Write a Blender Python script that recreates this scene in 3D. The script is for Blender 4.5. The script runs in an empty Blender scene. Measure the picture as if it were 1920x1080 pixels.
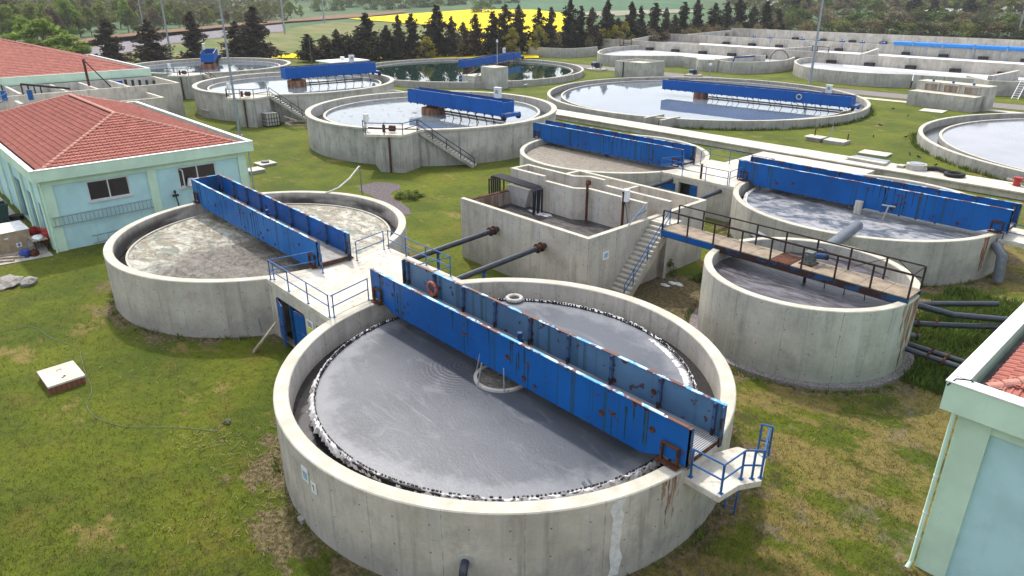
import bpy, math, random
from mathutils import Vector, Matrix
random.seed(11)
R_ = math.radians
scene = bpy.context.scene
col = scene.collection

# ------------------------------------------------------------------ camera, sky, sun, exposure
cam_data = bpy.data.cameras.new('camera')
cam = bpy.data.objects.new('camera', cam_data)
col.objects.link(cam)
cam.location = (0.0, 0.0, 17.0)
cam.rotation_euler = (R_(66.9), 0.0, R_(47.4))
cam_data.sensor_width = 36.0
cam_data.lens = 24.6
cam_data.clip_start = 0.1
cam_data.clip_end = 6000.0
scene.camera = cam

SUN_DIR = Vector((-0.72, 0.33, 1.02)).normalized()      # towards the sun
sun_el = math.asin(SUN_DIR.z)
world = bpy.data.worlds.new('World')
scene.world = world
world.use_nodes = True
wn = world.node_tree.nodes
wl = world.node_tree.links
bg = wn['Background']
sky = wn.new('ShaderNodeTexSky')
sky.sky_type = 'NISHITA'
sky.sun_disc = False
sky.sun_elevation = sun_el
sky.sun_rotation = math.atan2(SUN_DIR.x, SUN_DIR.y)
sky.air_density = 1.0
sky.dust_density = 3.0
sky.ozone_density = 1.0
# thin bright veil of cloud: the sky reads pale, not deep blue
sc_n = wn.new('ShaderNodeTexCoord'); cn = wn.new('ShaderNodeTexNoise'); cn.inputs['Scale'].default_value = 2.2; cn.inputs['Detail'].default_value = 6.0
cmap = wn.new('ShaderNodeMapping'); cmap.inputs['Scale'].default_value = (1, 1, 3); wl.new(sc_n.outputs['Generated'], cmap.inputs['Vector']); wl.new(cmap.outputs[0], cn.inputs['Vector'])
cr_ = wn.new('ShaderNodeMapRange'); cr_.inputs['From Min'].default_value = 0.35; cr_.inputs['From Max'].default_value = 0.7; cr_.inputs['To Min'].default_value = 0.30; cr_.inputs['To Max'].default_value = 0.62
wl.new(cn.outputs['Fac'], cr_.inputs['Value'])
cmx = wn.new('ShaderNodeMix'); cmx.data_type = 'RGBA'; wl.new(cr_.outputs[0], cmx.inputs['Factor']); wl.new(sky.outputs[0], cmx.inputs[6]); cmx.inputs[7].default_value = (6.3, 6.5, 6.75, 1)
wl.new(cmx.outputs[2], bg.inputs['Color'])
bg.inputs['Strength'].default_value = 0.15
sun_data = bpy.data.lights.new('sun', 'SUN')
sun_data.energy = 2.0
sun_data.angle = R_(2.5)
sun_data.color = (1.0, 0.95, 0.86)
sun = bpy.data.objects.new('sun', sun_data)
col.objects.link(sun)
sun.rotation_euler = SUN_DIR.to_track_quat('Z', 'Y').to_euler()
sun.location = (0, 0, 60)
scene.view_settings.view_transform = 'Standard'
scene.view_settings.look = 'None'
scene.view_settings.gamma = 1.0
scene.view_settings.use_curve_mapping = False
scene.view_settings.exposure = 0.90
scene.cycles.max_bounces = 5
scene.cycles.diffuse_bounces = 3
scene.cycles.glossy_bounces = 3
scene.cycles.transmission_bounces = 2
scene.cycles.volume_bounces = 0

# ------------------------------------------------------------------ materials
class NT:
    def __init__(s, name, rough=0.8, spec=0.3, metal=0.0):
        s.m = bpy.data.materials.new(name); s.m.use_nodes = True
        s.t = s.m.node_tree; s.n = s.t.nodes; s.l = s.t.links
        s.b = s.n['Principled BSDF']
        s.b.inputs['Roughness'].default_value = rough
        s.b.inputs['Specular IOR Level'].default_value = spec
        s.b.inputs['Metallic'].default_value = metal
        s.tc = s.n.new('ShaderNodeTexCoord')
    def set(s, sock, v):
        if isinstance(v, (int, float)):
            sock.default_value = v
        elif isinstance(v, (tuple, list)):
            sock.default_value = tuple(v) + ((1.0,) if len(v) == 3 and sock.type == 'RGBA' else ())
        else:
            s.l.new(v, sock)
    def co(s, kind='Object', sc=(1, 1, 1), loc=(0, 0, 0), rot=(0, 0, 0)):
        mp = s.n.new('ShaderNodeMapping')
        s.l.new(s.tc.outputs[kind], mp.inputs['Vector'])
        mp.inputs['Scale'].default_value = sc; mp.inputs['Location'].default_value = loc; mp.inputs['Rotation'].default_value = rot
        return mp.outputs[0]
    def noise(s, vec, scale=1.0, detail=4.0, rough=0.55, dist=0.0):
        n = s.n.new('ShaderNodeTexNoise'); s.l.new(vec, n.inputs['Vector'])
        n.inputs['Scale'].default_value = scale; n.inputs['Detail'].default_value = detail
        n.inputs['Roughness'].default_value = rough; n.inputs['Distortion'].default_value = dist
        return n.outputs['Fac']
    def vor(s, vec, scale=1.0, feat='F1', rnd=1.0):
        n = s.n.new('ShaderNodeTexVoronoi'); s.l.new(vec, n.inputs['Vector'])
        n.feature = feat; n.inputs['Scale'].default_value = scale; n.inputs['Randomness'].default_value = rnd
        return n.outputs['Distance']
    def wave(s, vec, scale=1.0, dist=0.0, detail=2.0, typ='RINGS', rdir='SPHERICAL'):
        n = s.n.new('ShaderNodeTexWave'); s.l.new(vec, n.inputs['Vector']); n.wave_type = typ
        if typ == 'RINGS': n.rings_direction = rdir
        n.inputs['Scale'].default_value = scale; n.inputs['Distortion'].default_value = dist; n.inputs['Detail'].default_value = detail
        return n.outputs['Fac']
    def step(s, v, lo, hi, a=0.0, b=1.0):
        n = s.n.new('ShaderNodeMapRange'); n.interpolation_type = 'SMOOTHSTEP'
        s.set(n.inputs['Value'], v)
        n.inputs['From Min'].default_value = lo; n.inputs['From Max'].default_value = hi
        n.inputs['To Min'].default_value = a; n.inputs['To Max'].default_value = b
        return n.outputs[0]
    def math(s, op, a, b=0.0, c=0.0):
        n = s.n.new('ShaderNodeMath'); n.operation = op
        s.set(n.inputs[0], a); s.set(n.inputs[1], b); s.set(n.inputs[2], c)
        return n.outputs[0]
    def mix(s, f, a, b, mode='MIX'):
        n = s.n.new('ShaderNodeMix'); n.data_type = 'RGBA'; n.blend_type = mode
        s.set(n.inputs['Factor'], f); s.set(n.inputs[6], a); s.set(n.inputs[7], b)
        return n.outputs[2]
    def sep(s, vec):
        n = s.n.new('ShaderNodeSeparateXYZ'); s.l.new(vec, n.inputs[0]); return n.outputs
    def normal(s):
        g = s.n.new('ShaderNodeNewGeometry'); return g.outputs['Normal']
    def rnd(s):
        g = s.n.new('ShaderNodeObjectInfo'); return g.outputs['Random']
    def bump(s, h, strength=0.3, dist=0.05):
        n = s.n.new('ShaderNodeBump'); n.inputs['Strength'].default_value = strength; n.inputs['Distance'].default_value = dist
        s.l.new(h, n.inputs['Height']); s.l.new(n.outputs[0], s.b.inputs['Normal'])
    def color(s, c): s.set(s.b.inputs['Base Color'], c); return s
    def rough(s, r): s.set(s.b.inputs['Roughness'], r); return s

def plain(name, c, rough=0.7, var=0.25, scale=3.0, metal=0.0, spec=0.3, bump=0.0):
    t = NT(name, rough, spec, metal)
    v = t.noise(t.co(), scale, 5, 0.6)
    d = tuple(x * (1 - var) for x in c); l = tuple(min(1, x * (1 + var)) for x in c)
    t.color(t.mix(t.step(v, 0.3, 0.7), d, l))
    if bump: t.bump(v, bump, 0.02)
    return t.m

def concrete(name, base=(0.54, 0.488, 0.415), green=0.0, dark=0.40, joints=2.45, rise=0.0, inner=0.0, foot=0.34):
    t = NT(name, 0.88, 0.2)
    uv = t.co('UV'); ob = t.co('Object')
    c = t.mix(t.step(t.noise(ob, 0.45, 6, 0.6), 0.3, 0.72), tuple(x * 0.80 for x in base), tuple(x * 1.14 for x in base))
    c = t.mix(t.step(t.noise(ob, 7.0, 4, 0.7), 0.2, 0.9, 0.0, 0.35), c, tuple(x * 0.55 for x in base))
    # vertical run marks
    st = t.noise(t.co('UV', (2.6, 0.16, 1)), 1.0, 6, 0.65)
    c = t.mix(t.step(st, 0.50, 0.72, 0.0, dark), c, (0.115, 0.108, 0.102))
    st2 = t.noise(t.co('UV', (1.3, 0.10, 1), (7, 3, 0)), 1.0, 5, 0.6)
    c = t.mix(t.step(st2, 0.52, 0.68, 0.0, 0.55), c, (0.54, 0.52, 0.48))
    # blotches of algae dark near foot and anywhere
    bl = t.math('MULTIPLY', t.step(t.noise(t.co('UV', (0.9, 0.55, 1), (2, 9, 0)), 1.0, 7, 0.75), 0.48, 0.66), 0.55 * dark + 0.12)
    c = t.mix(bl, c, (0.165, 0.155, 0.145))
    if green > 0:
        gm = t.step(t.noise(t.co('UV', (0.5, 0.3, 1), (4, 1, 0)), 1.0, 4, 0.6), 0.40, 0.66, 0.0, green)
        c = t.mix(gm, c, (0.33, 0.38, 0.32))
    ft = t.math('ADD', s0 := t.sep(uv)[1], t.math('MULTIPLY', t.noise(t.co('UV', (0.8, 0.3, 1), (11, 0, 0)), 1.0, 6, 0.7), -3.4))
    c = t.mix(t.step(ft, -1.25, 0.15, foot, 0.0), c, (0.15, 0.143, 0.13))
    c = t.mix(t.step(t.noise(t.co('UV', (5.0, 0.09, 1), (1, 1, 0)), 1.0, 4, 0.6), 0.62, 0.74, 0, 0.35), c, (0.20, 0.19, 0.17))
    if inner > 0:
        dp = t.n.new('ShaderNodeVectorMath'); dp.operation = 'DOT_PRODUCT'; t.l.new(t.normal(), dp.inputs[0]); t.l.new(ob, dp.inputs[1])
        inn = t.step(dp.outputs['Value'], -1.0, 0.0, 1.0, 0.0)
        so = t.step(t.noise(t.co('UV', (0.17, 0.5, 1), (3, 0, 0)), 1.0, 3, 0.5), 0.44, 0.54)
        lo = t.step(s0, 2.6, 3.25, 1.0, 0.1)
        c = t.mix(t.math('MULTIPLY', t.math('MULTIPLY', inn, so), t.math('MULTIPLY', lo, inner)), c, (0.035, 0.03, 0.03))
    # pour joints and tie holes
    s = t.sep(uv)
    fx = t.math('ABSOLUTE', t.math('SUBTRACT', t.math('FRACT', t.math('DIVIDE', s[0], joints)), 0.5))
    wob = t.noise(t.co('UV', (3, 3, 3)), 1.0, 3)
    jl = t.math('MULTIPLY', t.step(fx, 0.004, 0.011, 0.5, 0.0), t.step(wob, 0.35, 0.6))
    fy = t.math('ABSOLUTE', t.math('SUBTRACT', t.math('FRACT', t.math('DIVIDE', t.math('ADD', s[1], rise), 1.35)), 0.5))
    jh = t.math('MULTIPLY', t.step(fy, 0.004, 0.012, 0.3, 0.0), t.step(wob, 0.45, 0.6))
    c = t.mix(t.math('MAXIMUM', jl, jh), c, (0.10, 0.10, 0.10))
    hx = t.math('SUBTRACT', t.math('FRACT', t.math('DIVIDE', s[0], 1.2)), 0.5)
    hy = t.math('SUBTRACT', t.math('FRACT', t.math('DIVIDE', s[1], 1.05)), 0.45)
    dd = t.math('SQRT', t.math('ADD', t.math('POWER', t.math('MULTIPLY', hx, 1.2), 2.0), t.math('POWER', t.math('MULTIPLY', hy, 1.05), 2.0)))
    c = t.mix(t.step(dd, 0.022, 0.040, 0.75, 0.0), c, (0.05, 0.05, 0.05))
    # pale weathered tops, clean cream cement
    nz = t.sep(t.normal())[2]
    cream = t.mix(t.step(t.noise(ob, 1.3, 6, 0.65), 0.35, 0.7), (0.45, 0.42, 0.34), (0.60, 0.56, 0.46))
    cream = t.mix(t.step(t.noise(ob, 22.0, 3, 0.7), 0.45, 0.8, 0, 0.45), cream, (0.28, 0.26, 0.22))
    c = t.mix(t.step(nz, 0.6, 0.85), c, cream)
    t.color(c)
    t.bump(t.math('ADD', t.noise(ob, 9.0, 5, 0.7), t.math('MULTIPLY', dd, 0.0)), 0.25, 0.03)
    return t.m

M = {}
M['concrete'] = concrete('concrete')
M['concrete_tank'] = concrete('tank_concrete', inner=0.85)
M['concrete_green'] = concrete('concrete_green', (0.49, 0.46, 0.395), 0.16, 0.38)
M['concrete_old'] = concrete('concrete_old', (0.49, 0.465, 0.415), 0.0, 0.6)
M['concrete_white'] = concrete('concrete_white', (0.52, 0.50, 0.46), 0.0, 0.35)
def deck_mat():
    t = NT('cement_deck', 0.9, 0.2); ob = t.co()
    c = t.mix(t.step(t.noise(ob, 0.8, 7, 0.65), 0.3, 0.7), (0.46, 0.42, 0.35), (0.64, 0.60, 0.52))
    c = t.mix(t.step(t.noise(ob, 4.0, 5, 0.7), 0.52, 0.70, 0, 0.7), c, (0.30, 0.265, 0.21))
    c = t.mix(t.step(t.noise(t.co('Object', (1, 1, 1), (5, 5, 0)), 0.9, 5, 0.7), 0.60, 0.72, 0, 0.6), c, (0.34, 0.17, 0.07))
    t.color(c); t.bump(t.noise(ob, 14, 4, 0.7), 0.2, 0.02); return t.m
M['deck'] = deck_mat()
def rust_stain():
    t = NT('rusty_concrete', 0.9, 0.2)
    f = t.noise(t.co('UV', (4.0, 0.25, 1)), 1.0, 5, 0.65)
    c = t.mix(t.step(f, 0.42, 0.60), (0.42, 0.38, 0.31), (0.26, 0.095, 0.028))
    c = t.mix(t.step(t.noise(t.co('UV', (9.0, 0.4, 1)), 1, 4, .6), 0.47, 0.60, 0, 0.85), c, (0.085, 0.030, 0.014))
    t.color(c); return t.m
M['rust_stain'] = rust_stain()
def rusty_wall():
    t = NT('rust_washed_concrete', 0.9, 0.2)
    f = t.noise(t.co('UV', (2.0, 0.2, 1)), 1.0, 5, 0.65)
    c = t.mix(t.step(f, 0.38, 0.62), (0.34, 0.29, 0.24), (0.19, 0.12, 0.085))
    t.color(c); return t.m
M['rusty_wall'] = rusty_wall()

def blue_paint(name, base, faded, rust=0.5, streak=0.6, top=True):
    t = NT(name, 0.45, 0.18)
    ob = t.co()
    c = t.mix(t.step(t.noise(ob, 0.35, 4, 0.6), 0.3, 0.7), base, faded)
    s1 = t.noise(t.co('Object', (3.4, 3.4, 0.02)), 1.0, 2, 0.5)
    s2 = t.noise(t.co('Object', (0.55, 0.55, 0.02), (3, 3, 0)), 1.0, 2, 0.5)
    m = t.math('MULTIPLY', t.step(s1, 0.56, 0.60), t.step(s2, 0.40, 0.52))
    c = t.mix(t.math('MULTIPLY', m, streak), c, (0.02, 0.06, 0.05))
    r1 = t.math('MULTIPLY', t.step(t.noise(ob, 2.2, 5, 0.55), 0.64, 0.655), rust)
    c = t.mix(r1, c, (0.075, 0.022, 0.014))
    if top:
        nz = t.sep(t.normal())[2]
        fr = t.noise(t.co('Object', (1.6, 1.6, 1.6), (1, 8, 2)), 1.0, 6, 0.65)
        tc_ = t.mix(t.step(fr, 0.50, 0.53), tuple(min(1, x * 1.0 + 0.10) for x in faded), (0.50, 0.52, 0.54))  # upward faces paler: sky light painted into the blue, plus peeled white
        tc_ = t.mix(t.step(t.noise(t.co('Object', (1.3, 1.3, 1.3), (4, 2, 2)), 1.0, 6, 0.7), 0.515, 0.535), tc_, (0.17, 0.055, 0.025))
        c = t.mix(t.step(nz, 0.5, 0.8), c, tc_)
    t.color(c)
    t.rough(t.step(r1, 0, 1, 0.42, 0.9))
    return t.m
M['blue'] = blue_paint('blue_paint', (0.003, 0.072, 0.27), (0.005, 0.10, 0.36))
M['blue_bright'] = blue_paint('blue_paint_bright', (0.005, 0.10, 0.35), (0.012, 0.15, 0.45))
M['blue_faded'] = blue_paint('blue_paint_faded', (0.06, 0.13, 0.22), (0.10, 0.20, 0.31), 0.8, 0.6)
M['blue_far'] = blue_paint('blue_paint_far', (0.004, 0.085, 0.34), (0.006, 0.10, 0.40), 0.15, 0.25)
def flange():
    t = NT('peeling_skylit_flange_paint', 0.5, 0.4); ob = t.co()
    c = t.mix(t.step(t.noise(ob, 1.1, 6, 0.6), 0.46, 0.50), (0.08, 0.33, 0.66), (0.42, 0.62, 0.80))  # lighter blue has sky and sun light painted in; pale chips are peeling
    c = t.mix(t.step(t.noise(t.co('Object', (1, 1, 1), (9, 3, 1)), 0.8, 7, 0.68), 0.49, 0.505), c, (0.12, 0.035, 0.018))
    t.color(c); return t.m
M['flange'] = flange()
def rustmat():
    t = NT('rusted_steel', 0.9, 0.2); ob = t.co()
    c = t.mix(t.step(t.noise(ob, 4, 6, 0.65), 0.35, 0.65), (0.030, 0.014, 0.011), (0.125, 0.045, 0.022))
    t.color(c); t.bump(t.noise(ob, 30, 4), 0.3, 0.01); return t.m
M['rust'] = rustmat()
def ribmat():
    t = NT('stiffener_paint_peeled', 0.8, 0.3); ob = t.co()
    c = t.mix(t.step(t.noise(ob, 3.0, 6, 0.65), 0.44, 0.50), (0.03, 0.018, 0.016), (0.05, 0.11, 0.22))
    c = t.mix(t.step(t.noise(t.co('Object', (1, 1, 1), (3, 3, 3)), 1.2, 3, 0.6), 0.60, 0.64, 0, 0.8), c, (0.40, 0.24, 0.12))
    t.color(c); return t.m
M['rib'] = ribmat()
M['rail_blue'] = plain('railing_blue_paint', (0.02, 0.10, 0.27), 0.45, 0.35, 6)
M['rail_dark'] = plain('railing_dark_steel', (0.035, 0.035, 0.05), 0.6, 0.3, 6)
M['rail_rust'] = plain('railing_rusted', (0.032, 0.017, 0.016), 0.8, 0.5, 7)
M['black'] = plain('black_steel', (0.018, 0.018, 0.02), 0.6, 0.3)
M['pipe'] = plain('black_plastic_pipe', (0.028, 0.032, 0.045), 0.35, 0.3, 4, 0, 0.5)
M['pipe_grey'] = plain('grey_plastic_pipe', (0.12, 0.13, 0.15), 0.4, 0.2, 4)
M['pipe_white'] = plain('pale_plastic_pipe', (0.42, 0.42, 0.38), 0.5, 0.2, 4)
M['galv'] = plain('galvanised_steel', (0.30, 0.33, 0.37), 0.5, 0.15, 5, 0.3)
M['bluepipe'] = plain('blue_pipe_paint', (0.02, 0.22, 0.62), 0.4, 0.12, 2)
M['motor'] = plain('motor_housing_paint', (0.12, 0.13, 0.12), 0.6, 0.5, 9)
M['motor_blue'] = plain('motor_blue_paint', (0.015, 0.05, 0.14), 0.5, 0.4, 8)
M['white'] = plain('white_enamel', (0.72, 0.73, 0.72), 0.5, 0.08, 3)
M['cap'] = plain('white_parapet_cap', (0.74, 0.74, 0.71), 0.7, 0.12, 2.5)
M['ring_buoy'] = plain('faded_orange_buoy', (0.42, 0.12, 0.07), 0.6, 0.4, 8)
M['ring_white'] = plain('dirty_white_ring', (0.45, 0.43, 0.38), 0.7, 0.25, 8)
M['tyre'] = plain('black_rubber', (0.02, 0.019, 0.018), 0.8, 0.3, 8)
M['wood'] = plain('weathered_wood', (0.30, 0.25, 0.19), 0.85, 0.35, 6)
M['plywood'] = plain('plywood', (0.36, 0.27, 0.18), 0.8, 0.2, 3)
M['red'] = plain('red_paint', (0.36, 0.03, 0.03), 0.5, 0.3, 6)
M['bin'] = plain('green_plastic', (0.025, 0.06, 0.055), 0.5, 0.2, 6)
M['bluebag'] = plain('blue_plastic', (0.015, 0.04, 0.20), 0.4, 0.3, 8)
M['paper'] = plain('white_plastic_sheet', (0.70, 0.70, 0.70), 0.5, 0.15, 6)
M['paving'] = plain('dusty_concrete_paving', (0.36, 0.33, 0.28), 0.9, 0.25, 1.4)
M['repair'] = plain('pale_repair_mortar', (0.62, 0.60, 0.57), 0.9, 0.15, 5)
M['gravel_dark'] = plain('purplish_slag_gravel', (0.115, 0.095, 0.10), 0.95, 0.4, 6, bump=0.5)
M['gravel'] = plain('grey_gravel', (0.20, 0.175, 0.17), 0.95, 0.4, 9, bump=0.5)
M['sandy'] = plain('bare_sandy_soil', (0.42, 0.34, 0.26), 0.95, 0.25, 3)
M['stone'] = plain('pale_rubble_stone', (0.27, 0.25, 0.22), 0.9, 0.3, 5, bump=0.4)
M['brick'] = plain('old_brick', (0.22, 0.08, 0.05), 0.9, 0.5, 7)
def wallpaint(name, c):
    t = NT(name, 0.85, 0.2); ob = t.co()
    a = t.mix(t.step(t.noise(ob, 0.7, 5, 0.6), 0.3, 0.7), tuple(x * 0.90 for x in c), tuple(x * 1.06 for x in c))
    a = t.mix(t.step(t.noise(t.co('Object', (2.5, 2.5, 0.25)), 1, 5, 0.6), 0.55, 0.85, 0, 0.35), a, tuple(x * 0.62 for x in c))
    a = t.mix(t.step(t.noise(ob, 9, 3, 0.6), 0.68, 0.76, 0, 0.4), a, tuple(x * 0.35 for x in c))
    t.color(a); t.bump(t.noise(ob, 25, 3), 0.1, 0.01); return t.m
M['wall_blue'] = wallpaint('pale_blue_render', (0.44, 0.66, 0.68))
M['wall_green'] = wallpaint('mint_green_render', (0.55, 0.72, 0.57))
M['glass'] = NT('dark_window_glass', 0.08, 0.5).color((0.010, 0.010, 0.014)).m
M['frame'] = plain('window_frame_pvc', (0.62, 0.58, 0.56), 0.5, 0.12)
def tilemat(name, a, b):
    t = NT(name, 0.85, 0.2)
    c = t.mix(t.rnd(), a, b)
    c = t.mix(t.step(t.noise(t.co(), 1.7, 5, 0.65), 0.3, 0.7), c, tuple(x * 1.25 for x in b))
    c = t.mix(t.step(t.noise(t.co(), 12, 4, 0.7), 0.55, 0.8, 0, 0.5), c, (0.14, 0.07, 0.05))
    t.color(c); return t.m
M['tile'] = tilemat('terracotta_tile', (0.30, 0.105, 0.08), (0.39, 0.15, 0.115))
M['tile_cap'] = tilemat('terracotta_ridge_tile', (0.38, 0.17, 0.13), (0.44, 0.22, 0.17))
M['underlay'] = plain('dark_roof_underlay', (0.10, 0.045, 0.035), 0.9)
M['gutter'] = plain('grey_gutter_bed', (0.13, 0.115, 0.11), 0.85, 0.3, 2)

# water and sludge
def water(name, deep, rough=0.04, bump=0.02, scale=1.5, spec=0.5, flecks=None, ior=1.45):
    t = NT(name, rough, spec); t.b.inputs['IOR'].default_value = ior
    ob = t.co()
    c = t.mix(t.step(t.noise(ob, 0.12, 4, 0.6), 0.3, 0.7), tuple(x * 0.85 for x in deep), tuple(x * 1.15 for x in deep))
    if flecks:
        f = t.step(t.noise(t.co('Object', (0.9, 0.9, 1), rot=(0, 0, 0.5)), 1.3, 5, 0.7), flecks[0], flecks[0] + 0.03)
        c = t.mix(f, c, flecks[1]); t.rough(t.step(f, 0, 1, rough, 0.6))
    t.color(c); t.bump(t.noise(ob, scale, 3, 0.5), bump, 0.05)
    return t.m
M['w_G'] = water('clear_water', (0.13, 0.16, 0.20), 0.03, 0.05, 0.9)
M['w_J'] = water('clear_water_pale', (0.12, 0.15, 0.18), 0.04, 0.05, 0.9)
M['w_F'] = water('scummy_water', (0.12, 0.145, 0.17), 0.06, 0.08, 1.4, flecks=(0.585, (0.05, 0.05, 0.045)))
M['w_H'] = water('pinkish_water', (0.25, 0.24, 0.26), 0.10, 0.04, 1.0)
M['w_I'] = water('dark_green_water', (0.012, 0.035, 0.028), 0.03, 0.06, 0.8)
M['w_ditch'] = water('aerated_grey_water', (0.30, 0.29, 0.29), 0.25, 0.2, 2.0)
M['w_foamy'] = water('white_foamy_water', (0.42, 0.42, 0.43), 0.4, 0.3, 3.0, flecks=(0.60, (0.22, 0.21, 0.20)))
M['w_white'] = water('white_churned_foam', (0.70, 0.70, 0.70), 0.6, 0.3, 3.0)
M['w_dark'] = water('dark_channel_water', (0.028, 0.026, 0.026), 0.15, 0.2, 3.0)
def sludgeA():
    t = NT('grey_sludge', 0.32, 0.25); ob = t.co()
    c = t.mix(t.step(t.noise(ob, 0.22, 4, 0.6), 0.35, 0.65), (0.058, 0.065, 0.080), (0.086, 0.094, 0.111))
    c = t.mix(t.step(t.noise(t.co('Object', (0.35, 1.1, 1), rot=(0, 0, 0.7)), 1.0, 5, 0.7, 1.5), 0.50, 0.70, 0, 0.55), c, (0.16, 0.168, 0.185))
    rr = t.n.new('ShaderNodeVectorMath'); rr.operation = 'LENGTH'; t.l.new(ob, rr.inputs[0])
    w = t.wave(t.co('Object', (1, 1, 0), (1.9, 0.7, 0)), 1.6, 2.6, 3)
    r2 = t.n.new('ShaderNodeVectorMath'); r2.operation = 'DISTANCE'; t.l.new(t.co('Object', (1, 1, 0)), r2.inputs[0]); r2.inputs[1].default_value = (-1.7, -0.7, 0)
    near = t.step(r2.outputs['Value'], 0.6, 2.6, 0.8, 0.0)
    c = t.mix(t.math('MULTIPLY', t.step(w, 0.4, 0.75), near), c, (0.045, 0.048, 0.06))
    edge = t.step(t.math('ADD', rr.outputs['Value'], t.math('MULTIPLY', t.noise(ob, 0.8, 5, 0.7), 2.4)), 8.0, 8.9, 0, 0.5)
    c = t.mix(edge, c, (0.26, 0.265, 0.28))
    t.color(c)
    t.bump(t.math('ADD', t.noise(ob, 11, 4, 0.7), t.math('MULTIPLY', t.math('MULTIPLY', w, near), 0.5)), 0.35, 0.03); return t.m
M['w_A'] = sludgeA()
def crust(name, cols, sc=1.0, bumpy=0.8, churn=None):
    t = NT(name, 0.55, 0.35); ob = t.co('Object', (sc, sc * 1.5, sc), rot=(0, 0, 0.8))
    n1 = t.noise(ob, 0.9, 8, 0.72, 1.6)
    c = t.mix(t.step(n1, 0.42, 0.58), cols[0], cols[1])
    c = t.mix(t.step(t.noise(ob, 0.5, 7, 0.7, 2.0), 0.50, 0.68), c, cols[2])
    n3 = t.noise(ob, 2.6, 7, 0.75, 1.0)
    c = t.mix(t.step(n3, 0.52, 0.62, 0, 0.75), c, cols[3])
    c = t.mix(t.step(t.vor(t.co('Object', (sc, sc, sc)), 2.2, 'DISTANCE_TO_EDGE'), 0.0, 0.06, 0.35, 0), c, cols[3])
    if churn:
        vm = t.n.new('ShaderNodeVectorMath'); vm.operation = 'DISTANCE'; t.l.new(t.co(), vm.inputs[0]); vm.inputs[1].default_value = churn
        dd = t.math('ADD', vm.outputs['Value'], t.math('MULTIPLY', t.noise(t.co(), 0.35, 6, 0.7), -7.0))
        c = t.mix(t.step(dd, 0.0, 2.0, 0.8, 0.0), c, t.mix(t.step(n3, 0.4, 0.6), (0.15, 0.125, 0.10), (0.030, 0.026, 0.023)))
    t.color(c); t.bump(t.math('ADD', n3, n1), bumpy, 0.12); return t.m
M['w_B'] = crust('scum_crust', [(0.24, 0.20, 0.135), (0.50, 0.49, 0.41), (0.15, 0.18, 0.14), (0.10, 0.075, 0.05)], 0.62, 0.9, (3.5, -3.0, 2.4))
M['w_B2'] = crust('dark_scum', [(0.14, 0.12, 0.10), (0.22, 0.20, 0.17), (0.10, 0.085, 0.075), (0.04, 0.035, 0.03)], 1.3)
M['w_E'] = crust('brown_scum', [(0.24, 0.20, 0.15), (0.30, 0.265, 0.21), (0.19, 0.155, 0.12), (0.085, 0.068, 0.055)], 1.3, 0.9)
M['w_D'] = water('foamy_grey_water', (0.17, 0.19, 0.215), 0.30, 0.5, 7.0)
def foamD():
    t = NT('foamy_grey_water', 0.34, 0.35); ob = t.co('Object', (0.5, 0.9, 1), rot=(0, 0, 0.3))
    c = t.mix(t.step(t.noise(ob, 0.8, 7, 0.72, 0.8), 0.42, 0.56), (0.075, 0.095, 0.12), (0.36, 0.355, 0.37))
    c = t.mix(t.step(t.noise(ob, 3.0, 6, 0.7), 0.52, 0.62, 0, 0.8), c, (0.075, 0.08, 0.095))
    c = t.mix(t.step(t.noise(t.co('Object', (1, 2, 1), rot=(0, 0, .4)), 2.2, 3, 0.6), 0.70, 0.72, 0, 0.9), c, (0.20, 0.13, 0.10))
    t.color(c); t.bump(t.noise(ob, 12, 4, 0.7), 0.4, 0.03); return t.m
M['w_D'] = foamD()
def swirl(name, a, b, sc=1.0):
    t = NT(name, 0.35, 0.5)
    ob = t.co('Object', (sc, sc, sc))
    w = t.noise(t.co('Object', (0.35 * sc, 1.3 * sc, 1), rot=(0, 0, 0.5)), 1.0, 7, 0.7, 2.5)
    c = t.mix(t.step(w, 0.40, 0.62), a, b)
    t.color(c); t.bump(t.math('ADD', t.noise(ob, 10, 4, 0.7), t.math('MULTIPLY', w, 2.0)), 0.5, 0.05); return t.m
M['w_C'] = swirl('purple_grey_sludge', (0.045, 0.040, 0.048), (0.165, 0.155, 0.175))
M['w_block'] = swirl('churning_dark_sludge', (0.012, 0.010, 0.012), (0.080, 0.070, 0.073), 1.2)
M['rack_pipe'] = plain('matt_black_pipe', (0.018, 0.02, 0.03), 0.6, 0.3, 4, 0, 0.2)
def foam():
    t = NT('sludge_foam', 0.8, 0.3); ob = t.co()
    c = t.mix(t.step(t.noise(ob, 2.4, 5, 0.7, 0.8), 0.36, 0.50), (0.16, 0.13, 0.13), (0.66, 0.64, 0.63))
    t.color(c); t.bump(t.noise(ob, 9, 5, 0.7), 0.6, 0.04); return t.m
M['foam'] = foam()

def drum():
    t = NT('rust_streaked_drum', 0.9, 0.2)
    c = t.mix(t.step(t.noise(t.co('Object', (2, 2, 0.3)), 1.2, 5, .6), 0.4, 0.6), (0.30, 0.17, 0.10), (0.16, 0.06, 0.035)); t.color(c); return t.m
M['drum'] = drum()
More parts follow.
